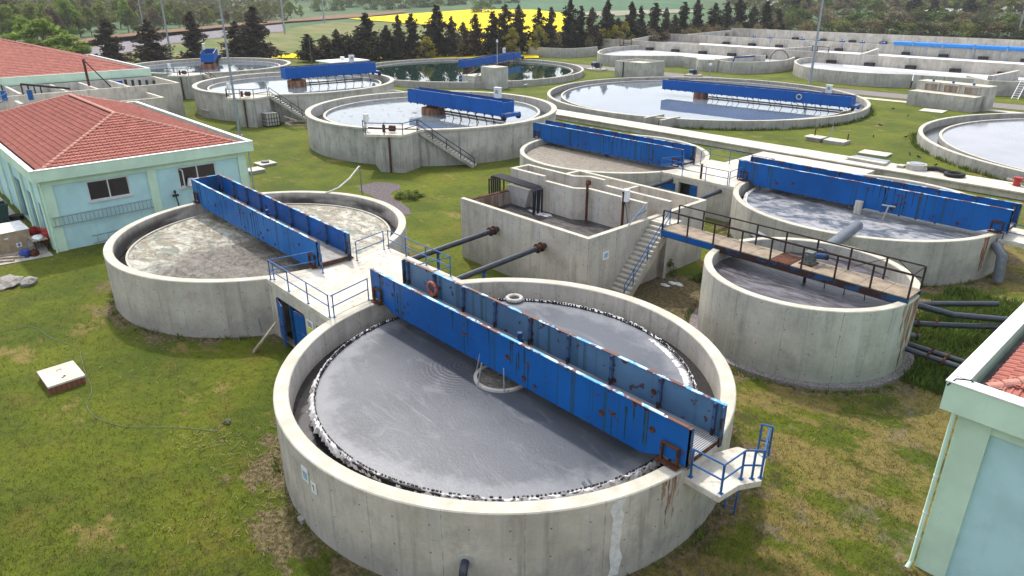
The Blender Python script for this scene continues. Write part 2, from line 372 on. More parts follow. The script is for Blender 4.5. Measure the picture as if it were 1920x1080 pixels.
# plants and ground
def grass():
    t = NT('mown_grass', 0.9, 0.15); ob = t.co()
    P_ = t.sep(ob)
    n = t.noise(ob, 0.16, 6, 0.62)
    c = t.mix(t.step(n, 0.36, 0.64), (0.076, 0.112, 0.008), (0.148, 0.176, 0.011))
    c = t.mix(t.step(t.noise(t.co('Object', (1, 1, 1), (30, 9, 0)), 0.33, 6, 0.7), 0.50, 0.66, 0, 0.55), c, (0.18, 0.145, 0.025))
    # dry straw patches, far more of them on the trodden ground to the right of the front tank
    dx = t.step(P_[0], -24.0, -9.0, 0.0, 0.125)
    pt = t.noise(t.co('Object', (1, 1, 1), (70, 20, 0)), 0.75, 7, 0.72)
    c = t.mix(t.math('MULTIPLY', t.step(pt, 0.50, 0.60, 0, 0.8), t.step(P_[0], -26.0, -10.0, 0.25, 1.0)), c, (0.085, 0.075, 0.030))
    dn = t.math('ADD', t.noise(t.co('Object', (0.6, 1, 1), (3, 3, 0), rot=(0, 0, -0.2)), 0.42, 8, 0.68), dx)
    c = t.mix(t.step(dn, 0.575, 0.66, 0, 0.8), c, (0.30, 0.215, 0.075))
    sn = t.math('ADD', t.noise(t.co('Object', (1, 1, 1), (50, 3, 0)), 0.30, 8, 0.72), dx)
    c = t.mix(t.step(sn, 0.66, 0.76, 0, 0.8), c, (0.27, 0.20, 0.155))
    c = t.mix(t.step(t.noise(ob, 2.6, 6, 0.75), 0.48, 0.64, 0, 0.5), c, (0.045, 0.058, 0.008))
    fine = t.noise(t.co('Object', (7, 3.5, 5), rot=(0, 0, 0.6)), 1.6, 6, 0.8)
    c = t.mix(t.step(fine, 0.30, 0.70), t.mix(0.36, c, (0.02, 0.026, 0.008)), c)
    c = t.mix(t.step(t.noise(ob, 17, 5, 0.8), 0.56, 0.74, 0, 0.35), c, (0.27, 0.26, 0.05))
    # bare soil and dry straw trodden round the tank feet
    for cx, cy, Rr, wd in ((-18.45, 16.6, 8.95, 2.2), (-41.5, 16.9, 8.9, 1.5), (-14.3, 33.75, 5.6, 1.2), (-19.0, 52.0, 9.0, 2.5), (-21.6, 33.8, 2.4, 2.4)):
        vm = t.n.new('ShaderNodeVectorMath'); vm.operation = 'DISTANCE'; t.l.new(t.co('Object', (1, 1, 0)), vm.inputs[0]); vm.inputs[1].default_value = (cx, cy, 0)
        e = t.math('SUBTRACT', t.math('SUBTRACT', vm.outputs['Value'], Rr), t.math('MULTIPLY', t.step(t.noise(ob, 0.55, 6, 0.7), 0.38, 0.66), wd))
        c = t.mix(t.step(e, -0.15, 0.35, 0.8, 0.0), c, t.mix(t.step(t.noise(ob, 5.0, 5, 0.7), 0.42, 0.62), (0.105, 0.072, 0.046), (0.25, 0.19, 0.11)))
    t.color(c)
    t.bump(t.math('ADD', fine, t.math('MULTIPLY', t.noise(ob, 1.2, 4, 0.6), 1.5)), 0.8, 0.12)
    return t.m
M['grass'] = grass()
def field(name, a, b, sc=0.05, c2=None):
    t = NT(name, 0.95, 0.1); ob = t.co('Object', (sc, sc * 2.5, sc), rot=(0, 0, 0.5))
    c = t.mix(t.step(t.noise(ob, 1.0, 7, 0.68), 0.36, 0.64), a, b)
    if c2: c = t.mix(t.step(t.noise(ob, 3.1, 7, 0.7), 0.55, 0.68, 0, 0.8), c, c2)
    t.color(c); return t.m
M['meadow'] = field('far_meadow', (0.10, 0.135, 0.038), (0.20, 0.18, 0.078), 0.03, (0.065, 0.095, 0.03))
M['rape'] = field('rapeseed_in_flower', (0.62, 0.46, 0.006), (0.80, 0.62, 0.01), 0.06, (0.36, 0.34, 0.03))
M['crop'] = field('green_crop_field', (0.055, 0.12, 0.060), (0.085, 0.155, 0.08), 0.01)
M['tan'] = field('tan_stubble', (0.20, 0.21, 0.14), (0.30, 0.28, 0.20), 0.02)
M['bank'] = field('brown_bank', (0.16, 0.085, 0.05), (0.24, 0.15, 0.09), 0.2)
M['track'] = field('grey_gravel_track', (0.17, 0.155, 0.17), (0.24, 0.215, 0.22), 0.2)
M['woodhill'] = field('wooded_hillside', (0.055, 0.095, 0.045), (0.095, 0.145, 0.065), 0.02, (0.13, 0.155, 0.075))
def leaf(name, a, b, dark):
    t = NT(name, 0.85, 0.15)
    c = t.mix(t.rnd(), a, b)
    c = t.mix(t.step(t.noise(t.co(), 1.1, 5, 0.7), 0.35, 0.7), c, dark)
    t.color(c)
    tr = t.n.new('ShaderNodeBsdfTranslucent'); t.set(tr.inputs['Color'], c)
    mx = t.n.new('ShaderNodeMixShader'); mx.inputs[0].default_value = 0.25
    t.l.new(t.b.outputs[0], mx.inputs[1]); t.l.new(tr.outputs[0], mx.inputs[2])
    t.l.new(mx.outputs[0], t.n['Material Output'].inputs['Surface'])
    return t.m
M['conifer'] = leaf('dark_conifer_needles', (0.044, 0.048, 0.022), (0.054, 0.042, 0.030), (0.028, 0.024, 0.018))
M['conifer_brown'] = leaf('brownish_conifer_needles', (0.095, 0.070, 0.048), (0.075, 0.066, 0.035), (0.05, 0.038, 0.03))
M['leafy'] = leaf('yellow_green_leaves', (0.27, 0.30, 0.045), (0.19, 0.24, 0.04), (0.15, 0.14, 0.05))
M['leafy_bright'] = leaf('fresh_green_leaves', (0.27, 0.38, 0.05), (0.22, 0.33, 0.05), (0.17, 0.20, 0.04))
M['leafy_brown'] = leaf('budding_brown_twigs', (0.24, 0.18, 0.095), (0.24, 0.21, 0.075), (0.15, 0.11, 0.07))
M['shrub'] = leaf('olive_shrub_leaves', (0.105, 0.13, 0.03), (0.14, 0.14, 0.045), (0.075, 0.06, 0.035))
M['yellow_leaf'] = leaf('yellow_flowering_broom', (0.42, 0.36, 0.02), (0.30, 0.30, 0.03), (0.16, 0.13, 0.04))
M['weed'] = leaf('weed_leaves', (0.11, 0.17, 0.025), (0.14, 0.20, 0.035), (0.07, 0.09, 0.02))
M['bark'] = plain('bark', (0.12, 0.095, 0.08), 0.9, 0.3, 3)
M['bird'] = plain('black_feathers', (0.012, 0.012, 0.014), 0.7, 0.1)

# ------------------------------------------------------------------ mesh helpers
class MB:
    def __init__(s): s.v = []; s.f = []; s.uv = []
    def add(s, vs, fs, uvs=None):
        o = len(s.v); s.v += [tuple(p) for p in vs]
        for i, f in enumerate(fs):
            s.f.append(tuple(o + k for k in f))
            s.uv.append(uvs[i] if uvs else None)
    def box(s, x0, x1, y0, y1, z0, z1, mtx=None):
        vs = [(x0, y0, z0), (x1, y0, z0), (x1, y1, z0), (x0, y1, z0), (x0, y0, z1), (x1, y0, z1), (x1, y1, z1), (x0, y1, z1)]
        if mtx: vs = [mtx @ Vector(p) for p in vs]
        s.add(vs, [(3, 2, 1, 0), (4, 5, 6, 7), (0, 1, 5, 4), (1, 2, 6, 5), (2, 3, 7, 6), (3, 0, 4, 7)])
    def tube(s, pts, r, n=8, caps=True):
        pts = [Vector(p) for p in pts]; rings = []
        rs = r if isinstance(r, (list, tuple)) else [r] * len(pts)
        prev = None
        for i, p in enumerate(pts):
            d = (pts[min(i + 1, len(pts) - 1)] - pts[max(i - 1, 0)])
            if d.length < 1e-9: d = Vector((0, 0, 1))
            d.normalize()
            up = prev if prev else (Vector((0, 0, 1)) if abs(d.z) < 0.9 else Vector((1, 0, 0)))
            a = d.cross(up)
            if a.length < 1e-6: a = d.cross(Vector((0.3, 1, 0.2)))
            a.normalize(); b = a.cross(d); b.normalize(); prev = b
            rings.append([p + (a * math.cos(2 * math.pi * k / n) + b * math.sin(2 * math.pi * k / n)) * rs[i] for k in range(n)])
        vs = [q for r_ in rings for q in r_]
        fs = [(i * n + k, i * n + (k + 1) % n, (i + 1) * n + (k + 1) % n, (i + 1) * n + k) for i in range(len(pts) - 1) for k in range(n)]
        if caps: fs += [tuple(reversed(range(n))), tuple((len(pts) - 1) * n + k for k in range(n))]
        s.add(vs, fs)
    def bar(s, a, b, w, h):
        a = Vector(a); b = Vector(b); d = (b - a).normalized()
        x = d.cross(Vector((0, 0, 1)))
        if x.length < 1e-5: x = Vector((1, 0, 0))
        x.normalize(); y = x.cross(d).normalized()
        vs = [p + x * i * w / 2 + y * j * h / 2 for p in (a, b) for i, j in ((-1, -1), (1, -1), (1, 1), (-1, 1))]
        s.add(vs, [(3, 2, 1, 0), (4, 5, 6, 7), (0, 1, 5, 4), (1, 2, 6, 5), (2, 3, 7, 6), (3, 0, 4, 7)])
    def prism(s, poly, z0, z1):
        n = len(poly)
        a = sum(poly[i][0] * poly[(i + 1) % n][1] - poly[(i + 1) % n][0] * poly[i][1] for i in range(n))
        if a < 0: poly = poly[::-1]
        vs = [(p[0], p[1], z0) for p in poly] + [(p[0], p[1], z1) for p in poly]
        s.add(vs, [tuple(reversed(range(n))), tuple(range(n, 2 * n))] + [(i, (i + 1) % n, n + (i + 1) % n, n + i) for i in range(n)])
    def lathe(s, prof, c=(0, 0), n=96, a0=0.0, a1=2 * math.pi, close=True):
        """prof: closed list of (r, z); revolved about c, uv in metres"""
        full = abs(a1 - a0 - 2 * math.pi) < 1e-6
        m = len(prof); k_ = n if full else n + 1
        vs = []
        for i in range(k_):
            a = a0 + (a1 - a0) * i / n
            vs += [(c[0] + r * math.cos(a), c[1] + r * math.sin(a), z) for r, z in prof]
        fs = []; uvs = []
        for i in range(n):
            j = (i + 1) % k_
            for p in range(m if close else m - 1):
                q = (p + 1) % m
                fs.append((i * m + p, j * m + p, j * m + q, i * m + q))
                ra = max(prof[p][0], prof[q][0])
                u0, u1 = (a0 + (a1 - a0) * i / n) * ra, (a0 + (a1 - a0) * (i + 1) / n) * ra
                uvs.append([(u0, prof[p][1]), (u1, prof[p][1]), (u1, prof[q][1]), (u0, prof[q][1])])
        if not full and close:
            fs.append(tuple(range(m))); uvs.append(None)
            fs.append(tuple(reversed([n * m + p for p in range(m)]))); uvs.append(None)
        s.add(vs, fs, uvs)
    def disc(s, c, r, z, n=96):
        s.add([(c[0], c[1], z)] + [(c[0] + r * math.cos(2 * math.pi * k / n), c[1] + r * math.sin(2 * math.pi * k / n), z) for k in range(n)],
              [(0, 1 + k, 1 + (k + 1) % n) for k in range(n)])
    def cyl(s, c, r, z0, z1, n=20, r1=None):
        r1 = r if r1 is None else r1
        vs = [(c[0] + r * math.cos(2 * math.pi * k / n), c[1] + r * math.sin(2 * math.pi * k / n), z0) for k in range(n)]
        vs += [(c[0] + r1 * math.cos(2 * math.pi * k / n), c[1] + r1 * math.sin(2 * math.pi * k / n), z1) for k in range(n)]
        s.add(vs, [tuple(reversed(range(n))), tuple(range(n, 2 * n))] + [(k, (k + 1) % n, n + (k + 1) % n, n + k) for k in range(n)])
    def mesh(s, name, mat, off=(0, 0, 0), smooth=False, bevel=0.0):
        me = bpy.data.meshes.new(name)
        ox, oy, oz = off
        vv = [(x - ox, y - oy, z - oz) for x, y, z in s.v]
        me.from_pydata(vv, [], s.f)
        uvl = me.uv_layers.new(name='uv')
        buf = [0.0] * (2 * len(me.loops)); k = 0
        for p, cu in zip(me.polygons, s.uv):
            if cu:
                for u in cu: buf[k] = u[0]; buf[k + 1] = u[1]; k += 2
            else:
                nx, ny, nz = p.normal
                for vi in p.vertices:
                    x, y, z = s.v[vi]
                    if abs(nz) > 0.75: buf[k] = x; buf[k + 1] = y
                    else:
                        l = math.hypot(nx, ny) or 1
                        buf[k] = (-ny * x + nx * y) / l; buf[k + 1] = z
                    k += 2
        uvl.data.foreach_set('uv', buf)
        me.materials.append(mat)
        if smooth:
            me.polygons.foreach_set('use_smooth', [True] * len(me.polygons))
            me.set_sharp_from_angle(angle=R_(38))
        me.update()
        return me

ORG = {}
def thing(name, label, cat, loc=(0, 0, 0), rot=0.0, group=None):
    o = bpy.data.objects.new(name, None); col.objects.link(o)
    o.location = loc; o.rotation_euler = (0, 0, rot); o.empty_display_size = 0.3
    o['label'] = label; o['category'] = cat
    if group: o['group'] = group
    ORG[o.name] = (0, 0, 0) if rot else tuple(loc)      # world-space shapes are shifted to the thing's base
    return o
def part(name, mb, mat, parent, smooth=False, label=None, bevel=0.0, local=False):
    off = (0, 0, 0) if local else ORG.get(parent.name, (0, 0, 0))
    me = mb.mesh(name, mat, off, smooth)
    o = bpy.data.objects.new(name, me); col.objects.link(o); o.parent = parent
    ORG[o.name] = ORG.get(parent.name, (0, 0, 0))
    if label: o['label'] = label
    if bevel:
        b = o.modifiers.new('bevel', 'BEVEL'); b.width = bevel; b.segments = 2; b.limit_method = 'ANGLE'; b.angle_limit = R_(50)
    return o
def single(name, mb, mat, label, cat, group=None, loc=(0, 0, 0), smooth=False, bevel=0.0, rot=0.0):
    me = mb.mesh(name, mat, loc if not rot else (0, 0, 0), smooth)
    o = bpy.data.objects.new(name, me); col.objects.link(o); o.location = loc; o.rotation_euler = (0, 0, rot)
    o['label'] = label; o['category'] = cat
    if group: o['group'] = group
    ORG[o.name] = tuple(loc)
    if bevel:
        b = o.modifiers.new('bevel', 'BEVEL'); b.width = bevel; b.segments = 2; b.limit_method = 'ANGLE'
    return o
def struct(name, mb, mat, kind='structure', label=None, smooth=False):
    me = mb.mesh(name, mat, (0, 0, 0), smooth)
    o = bpy.data.objects.new(name, me); col.objects.link(o); o['kind'] = kind
    if label: o['label'] = label
    return o
def piece(name, me, parent, loc=(0, 0, 0), rot=(0, 0, 0), scale=(1, 1, 1), world=True, mtx=None):
    o = bpy.data.objects.new(name, me); col.objects.link(o); o.parent = parent
    g = ORG.get(parent.name, (0, 0, 0)) if world else (0, 0, 0)
    if mtx is not None:
        o.matrix_basis = Matrix.Translation((-g[0], -g[1], -g[2])) @ mtx
    else:
        o.location = (loc[0] - g[0], loc[1] - g[1], loc[2] - g[2]); o.rotation_euler = rot; o.scale = scale
    return o
def copy_tree(o, parent=None, **kw):
    c = o.copy(); col.objects.link(c); c.parent = parent
    for ch in list(o.children): copy_tree(ch, c)
    for k, v in kw.items(): setattr(c, k, v)
    return c

def railing(parent, pts, mat, h=1.1, mids=(0.55,), r=0.028, spacing=1.6, name='railing', posts_at=None, local=False, feet=True):
    """rails are one part, every post a sub-part"""
    mb = MB()
    for zz in (h,) + tuple(mids):
        mb.tube([(p[0], p[1], p[2] + zz) for p in pts], r, 6)
    rail = part(name, mb, mat, parent, smooth=True, local=local)
    pm = MB(); pm.tube([(0, 0, 0), (0, 0, h)], r * 1.15, 6)
    if feet: pm.box(-0.07, 0.07, -0.07, 0.07, 0.0, 0.015)
    me = pm.mesh('post', mat)
    spots = []
    if posts_at: spots = posts_at
    else:
        for a, b in zip(pts[:-1], pts[1:]):
            a = Vector(a); b = Vector(b); n = max(1, round((b - a).length / spacing))
            for i in range(n + 1):
                p = a.lerp(b, i / n)
                if not any((p - Vector(q)).length < 0.15 for q in spots): spots.append(tuple(p))
    for p in spots: piece('post', me, rail, p, world=not local)
    return rail

# ------------------------------------------------------------------ ground
def poly_sheet(name, pts, z, mat, kind='structure', cat=None):
    mb = MB(); mb.add([(p[0], p[1], z) for p in pts], [tuple(range(len(pts)))])
    me = mb.mesh(name, mat)
    if me.polygons[0].normal.z < 0: me.flip_normals()
    o = bpy.data.objects.new(name, me); col.objects.link(o); o['kind'] = kind
    return o
g = MB()
N = 24
def gz(x, y):
    d = math.hypot(x, y)
    if d < 420: return 0.0
    k = (d - 420) / 1000.0
    return 34.0 * k * k + 6.0 * k + 5 * math.sin(x * 0.006 + 1) * math.sin(y * 0.008) * min(1, k * 3)
radii = [0, 6, 14, 30, 60, 110, 180, 280, 420, 520, 640, 780, 950, 1150, 1400, 1800, 2400, 3200]
NA = 72
gv = [(0, 0, 0)]
for r in radii[1:]:
    for k in range(NA):
        a = 2 * math.pi * k / NA
        x, y = r * math.cos(a), r * math.sin(a); gv.append((x, y, gz(x, y)))
gf = [(0, 1 + k, 1 + (k + 1) % NA) for k in range(NA)]
lim = radii.index(420)
near_f = list(gf); far_f = []
for i in range(1, len(radii) - 1):
    for k in range(NA):
        a = 1 + (i - 1) * NA + k; b = 1 + (i - 1) * NA + (k + 1) % NA
        f = (a, a + NA, b + NA, b)
        (near_f if radii[i] < 280 else far_f).append(f)
g.add(gv, near_f)
struct('ground', g, M['grass'], smooth=True)
g2 = MB(); g2.add(gv, far_f)
struct('hills', g2, M['woodhill'], smooth=True)

# far fields, laid on the plain (raised with the slope where the hills begin)
def field_sheet(name, pix, mat, dz, n=14):
    """pix: ground corners (x, y); the sheet follows the terrain"""
    import itertools
    c = Vector((sum(p[0] for p in pix) / len(pix), sum(p[1] for p in pix) / len(pix)))
    mb = MB(); m = len(pix); vs = [(c.x, c.y, gz(c.x, c.y) + dz)]
    for i in range(1, n + 1):
        t = i / n
        for k in range(m):
            a = Vector(pix[k]); b = Vector(pix[(k + 1) % m])
            for q in range(8):
                p = c.lerp(a.lerp(b, q / 8), t); vs.append((p.x, p.y, gz(p.x, p.y) + dz))
    K = m * 8
    fs = [(0, 1 + k, 1 + (k + 1) % K) for k in range(K)]
    for i in range(n - 1):
        for k in range(K):
            a = 1 + i * K + k; b = 1 + i * K + (k + 1) % K
            fs.append((a, a + K, b + K, b))
    mb.add(vs, fs)
    me = mb.mesh(name, mat)
    if me.polygons[0].normal.z < 0: me.flip_normals()
    o = bpy.data.objects.new(name, me); col.objects.link(o); o['kind'] = 'structure'
    return o
def xy(*ps): return [(p[0], p[1]) for p in ps]
field_sheet('meadow', xy((-190.2, 78.5, 0.00), (-186.5, 91.8, 0.00), (-184.2, 114.8, 0.00), (-164.1, 159.9, 0.00), (-219.7, 239.9, 0.00), (-322.0, 271.6, -0.00), (-392.8, 224.5, -0.23), (-324.3, 152.0, 0.00), (-267.0, 82.4, 0.00), (-184.5, 32.7, 0.00), (-176.9, 48.9, 0.00)), M['meadow'], 0.05)
field_sheet('rapeseed_field', xy((-422.1, 246.0, -0.38), (-457.5, 314.6, 0.27), (-464.0, 380.5, 1.93), (-420.1, 408.9, 2.26), (-366.7, 389.7, 1.10), (-220.4, 239.0, 0.00), (-157.0, 174.1, 0.00), (-157.2, 155.4, 0.00), (-182.1, 153.4, 0.00), (-223.6, 180.9, 0.00), (-285.0, 223.5, 0.00), (-333.9, 229.3, 0.00)), M['rape'], 0.45)
field_sheet('rapeseed_strip', xy((-189.4, 84.0, 0.00), (-201.2, 101.8, 0.00), (-197.2, 111.8, 0.00), (-205.3, 128.1, 0.00), (-202.6, 145.1, 0.00), (-189.3, 159.5, 0.00), (-163.0, 161.1, 0.00), (-139.6, 138.1, 0.00), (-157.4, 114.2, 0.00), (-172.6, 97.7, 0.00)), M['rape'], 0.25)
field_sheet('crop_field', xy((-485.9, 398.5, 2.86), (-420.1, 408.9, 2.26), (-377.3, 414.1, 1.85), (-327.5, 488.1, 3.39), (-381.8, 567.8, 7.71), (-464.5, 520.2, 7.75), (-520.3, 458.4, 5.94)), M['crop'], 0.5)
field_sheet('stubble_field', xy((-322.6, 354.3, 0.26), (-315.1, 396.0, 0.80), (-303.6, 452.9, 1.92), (-324.0, 483.0, 3.16), (-354.0, 438.3, 2.25), (-368.6, 404.6, 1.48)), M['tan'], 0.6)
field_sheet('gravel_track', xy((-243.8, 49.9, 0.00), (-283.2, 72.5, 0.00), (-313.5, 103.5, 0.00), (-345.1, 143.3, 0.00), (-373.0, 177.6, 0.00), (-305.8, 146.2, 0.00), (-298.7, 130.5, 0.00), (-278.3, 102.9, 0.00), (-256.7, 79.1, 0.00), (-228.6, 58.6, 0.00), (-219.2, 47.0, 0.00)), M['track'], 0.20)
field_sheet('road_bank', xy((-283.5, 57.0, 0.00), (-320.6, 85.4, 0.00), (-355.5, 124.9, 0.00), (-412.3, 193.9, -0.27), (-470.5, 260.9, -0.31), (-489.8, 337.0, 1.03), (-470.5, 323.6, 0.53), (-438.6, 243.1, -0.42), (-374.5, 175.9, 0.00), (-328.7, 115.2, 0.00), (-299.7, 79.7, 0.00), (-260.5, 52.1, 0.00)), M['bank'], 0.9)

# concrete duct path running behind the rear clarifiers, in cast lengths
duct = thing('duct_path', 'long pale raised concrete duct path running behind the two rear blue bridges', 'path', (-30, 74.7, 0))
for k in range(24):
    mb = MB(); x0 = -86 + k * 4.0
    mb.box(x0, x0 + 3.985, 73.2, 76.0, 0.0, 0.62)
    mb.box(x0, x0 + 3.985, 72.9, 76.3, 0.62, 0.74)
    part('slab', mb, M['deck'], duct)
poly_sheet('service_road', [(-150, 133.5), (-20, 137.5), (-20, 131.5), (-150, 127.5)], 0.03, M['gravel'])
poly_sheet('pavement', [(-82, 126.5), (-20, 128.9), (-20, 127.0), (-82, 124.6)], 0.05, M['deck'])
poly_sheet('yard', [(-55.4, 3.5), (-55.0, 7.4), (-84, 7.4), (-100, 7.4), (-100, 0.5), (-75, 0.5)], 0.04, M['paving'])
poly_sheet('gravel_patch', xy((-56.64, 32.49, 0.00), (-57.18, 33.63, 0.00), (-57.15, 34.84, 0.00), (-56.11, 35.67, 0.00), (-54.76, 35.97, 0.00), (-53.57, 35.28, 0.00), (-53.10, 34.14, 0.00), (-52.45, 33.25, 0.00), (-51.16, 32.85, 0.00), (-49.73, 32.66, 0.00), (-47.96, 32.21, 0.00), (-46.27, 31.35, 0.00), (-46.61, 30.53, 0.00), (-48.80, 30.84, 0.00), (-51.55, 31.67, 0.00), (-53.61, 31.98, 0.00), (-55.07, 31.99, 0.00)), 0.02, M['gravel_dark'])

# ------------------------------------------------------------------ round tanks
def ring_wall(mb, c, Ro, t, h, n=128, lip=0.0, liph=0.22):
    Ri = Ro - t
    if lip:
        prof = [(Ri, 0.0), (Ro, 0.0), (Ro, h - liph), (Ro + lip, h - liph), (Ro + lip, h - 0.03), (Ro + lip - 0.03, h), (Ri + 0.03, h), (Ri, h - 0.03)]
    else:
        prof = [(Ri, 0.0), (Ro, 0.0), (Ro, h - 0.035), (Ro - 0.035, h), (Ri + 0.035, h), (Ri, h - 0.035)]
    mb.lathe(prof, c, n)
def tank(label, c, Ro, h, wall, wz, wmat, t=0.5, lip=0.0, weir=None, cat='tank', group=None, n=128, launder=None, footing=False):
    T = thing('round_tank', label, cat, (c[0], c[1], 0), group=group)
    mb = MB(); ring_wall(mb, c, Ro, t, h, n, lip)
    part('wall', mb, wall, T, smooth=True)
    wm = MB(); Rw = (Ro - t + 0.02) if weir is None else weir[0]
    wm.disc(c, Rw, wz, n); part('water', wm, wmat, T)
    if weir:                                   # inner weir ring with a lower launder channel outside it
        Rr, wt, wh, wmat2 = weir
        mb = MB(); mb.lathe([(Rr, wz - 0.8), (Rr + wt, wz - 0.8), (Rr + wt, wh), (Rr, wh)], c, n)
        part('weir_ring', mb, wmat2, T, smooth=True)
        lm = MB(); lm.lathe([(Rr + wt - 0.02, launder[0]), (Ro - t + 0.02, launder[0])], c, n, close=False)
        part('launder_water', lm, launder[1], T)
    if footing:
        mb = MB(); mb.lathe([(Ro - 0.1, -0.02), (Ro + 0.42, -0.02), (Ro + 0.40, 0.14), (Ro - 0.1, 0.14)], c, n)
        part('footing', mb, M['gravel'], T, smooth=True)
    return T
CA = (-18.45, 16.6); CB = (-41.5, 16.9); CC = (-14.3, 33.75); CD = (-19.0, 52.0); CE = (-42.3, 52.0)
CF = (-70.8, 52.0); CJ = (-106.4, 52.0); CK = (-142.3, 52.0); CG = (-65.9, 102.7); CI = (-124.0, 101.0); CH = (-6.0, 103.0)
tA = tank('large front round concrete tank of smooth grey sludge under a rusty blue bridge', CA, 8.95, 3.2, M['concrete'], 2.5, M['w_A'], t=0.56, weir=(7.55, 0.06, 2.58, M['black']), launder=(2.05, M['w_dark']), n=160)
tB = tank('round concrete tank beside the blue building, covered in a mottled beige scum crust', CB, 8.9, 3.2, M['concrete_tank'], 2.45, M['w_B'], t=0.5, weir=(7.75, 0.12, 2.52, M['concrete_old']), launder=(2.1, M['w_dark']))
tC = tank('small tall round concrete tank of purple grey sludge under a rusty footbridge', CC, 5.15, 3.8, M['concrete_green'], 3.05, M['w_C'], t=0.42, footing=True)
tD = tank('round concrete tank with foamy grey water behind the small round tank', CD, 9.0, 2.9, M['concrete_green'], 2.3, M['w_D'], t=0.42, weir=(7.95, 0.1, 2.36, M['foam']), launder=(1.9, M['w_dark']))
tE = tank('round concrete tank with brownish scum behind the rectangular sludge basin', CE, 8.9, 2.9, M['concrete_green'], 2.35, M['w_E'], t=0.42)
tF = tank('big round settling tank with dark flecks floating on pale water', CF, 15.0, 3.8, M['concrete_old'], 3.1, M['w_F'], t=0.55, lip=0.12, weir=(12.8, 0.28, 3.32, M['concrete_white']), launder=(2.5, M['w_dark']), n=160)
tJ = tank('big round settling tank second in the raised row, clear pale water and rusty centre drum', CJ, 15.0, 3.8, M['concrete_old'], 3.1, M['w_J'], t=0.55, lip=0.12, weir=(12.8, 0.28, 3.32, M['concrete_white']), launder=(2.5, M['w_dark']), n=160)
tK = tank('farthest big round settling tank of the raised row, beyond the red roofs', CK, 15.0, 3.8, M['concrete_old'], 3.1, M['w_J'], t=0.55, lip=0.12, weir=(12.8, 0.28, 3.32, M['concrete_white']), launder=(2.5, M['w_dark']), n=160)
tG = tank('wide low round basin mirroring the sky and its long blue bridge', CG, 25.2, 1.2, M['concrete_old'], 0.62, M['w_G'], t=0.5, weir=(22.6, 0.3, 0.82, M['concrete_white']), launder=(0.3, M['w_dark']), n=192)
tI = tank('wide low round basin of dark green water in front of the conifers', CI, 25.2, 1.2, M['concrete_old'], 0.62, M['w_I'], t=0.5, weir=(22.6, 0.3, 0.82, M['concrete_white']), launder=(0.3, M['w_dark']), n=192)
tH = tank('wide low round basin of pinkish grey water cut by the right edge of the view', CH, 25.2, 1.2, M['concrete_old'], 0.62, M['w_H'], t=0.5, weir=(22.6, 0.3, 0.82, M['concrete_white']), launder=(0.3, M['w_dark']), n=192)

# tank A: notched weir plate, foam lying on the launder edge, feed well, patches and rust under the bridge foot
nb = MB(); nn = 330
rw_ = random.Random(15)
for k in range(nn):
    if rw_.random() < .22: continue
    a0 = 2 * math.pi * k / nn; a1 = 2 * math.pi * (k + rw_.uniform(.35, .8)) / nn
    for R0 in (7.54,):
        p = [(CA[0] + R0 * math.cos(a), CA[1] + R0 * math.sin(a)) for a in (a0, a1)]
        q = [(CA[0] + (R0 - 0.04) * math.cos(a), CA[1] + (R0 - 0.04) * math.sin(a)) for a in (a0, a1)]
        vs = [(p[0][0], p[0][1], 2.5), (p[1][0], p[1][1], 2.5), (p[1][0], p[1][1], 2.645), (p[0][0], p[0][1], 2.645),
              (q[0][0], q[0][1], 2.5), (q[1][0], q[1][1], 2.5), (q[1][0], q[1][1], 2.645), (q[0][0], q[0][1], 2.645)]
        nb.add(vs, [(0, 1, 2, 3), (7, 6, 5, 4), (3, 2, 6, 7), (0, 3, 7, 4), (1, 5, 6, 2)])
o = part('weir_notches', nb, M['black'], tA); o['kind'] = 'stuff'
def foam_ring(c, R0, z, parent, w=0.32, a0=0, a1=2 * math.pi, n=520, seed=1, sag=0.0, flat=0.11):
    rn = random.Random(seed); mb = MB(); m = 6
    amp = [0.5 + 0.5 * math.sin(k * 0.05 + seed) * math.sin(k * 0.013) for k in range(n + 1)]
    vs = []
    for i in range(n + 1):
        a = a0 + (a1 - a0) * i / n
        ww = w * (0.45 + 0.75 * amp[i]) * rn.uniform(0.7, 1.3)
        for j in range(m):
            t = j / (m - 1)
            r = R0 + ww * t + rn.uniform(-.03, .03)
            zz = z + math.sin(math.pi * t) * flat * rn.uniform(0.3, 1.2) - sag * t * t
            vs.append((c[0] + r * math.cos(a), c[1] + r * math.sin(a), zz))
    fs = [(i * m + j, (i + 1) * m + j, (i + 1) * m + j + 1, i * m + j + 1) for i in range(n) for j in range(m - 1)]
    mb.add(vs, fs)
    o = part('foam', mb, M['foam'], parent, smooth=True); o['kind'] = 'stuff'; return o
foam_ring(CA, 7.51, 2.56, tA, 0.22, sag=0.18, n=480)
foam_ring(CA, 7.18, 2.503, tA, 0.26, 0.15, 1.3, n=300, seed=11, flat=0.02)
foam_ring(CD, 8.0, 2.32, tD, 0.22, seed=5, n=360)
well = thing('feed_well', 'round rusty feed well ring sunk in grey sludge under the front bridge', 'feed well', (CA[0], CA[1] - 0.2, 2.5))
mb = MB(); mb.lathe([(1.0, 2.35), (1.14, 2.35), (1.14, 2.60), (1.0, 2.60)], (CA[0], CA[1] - 0.2), 48); part('ring', mb, M['concrete_old'], well, smooth=True)
mb = MB(); mb.disc((CA[0], CA[1] - 0.2), 1.02, 2.53, 32); part('scum', mb, M['w_B2'], well)
for k in range(6):
    a = k * math.pi / 3 + 0.4
    mb = MB(); mb.tube([(CA[0] + 1.18 * math.cos(a), CA[1] - 0.2 + 1.18 * math.sin(a), 2.4), (CA[0] + 0.95 * math.cos(a), CA[1] - 0.2 + 0.95 * math.sin(a), 3.5)], 0.028, 6)
    part('hanger', mb, M['galv'], well)
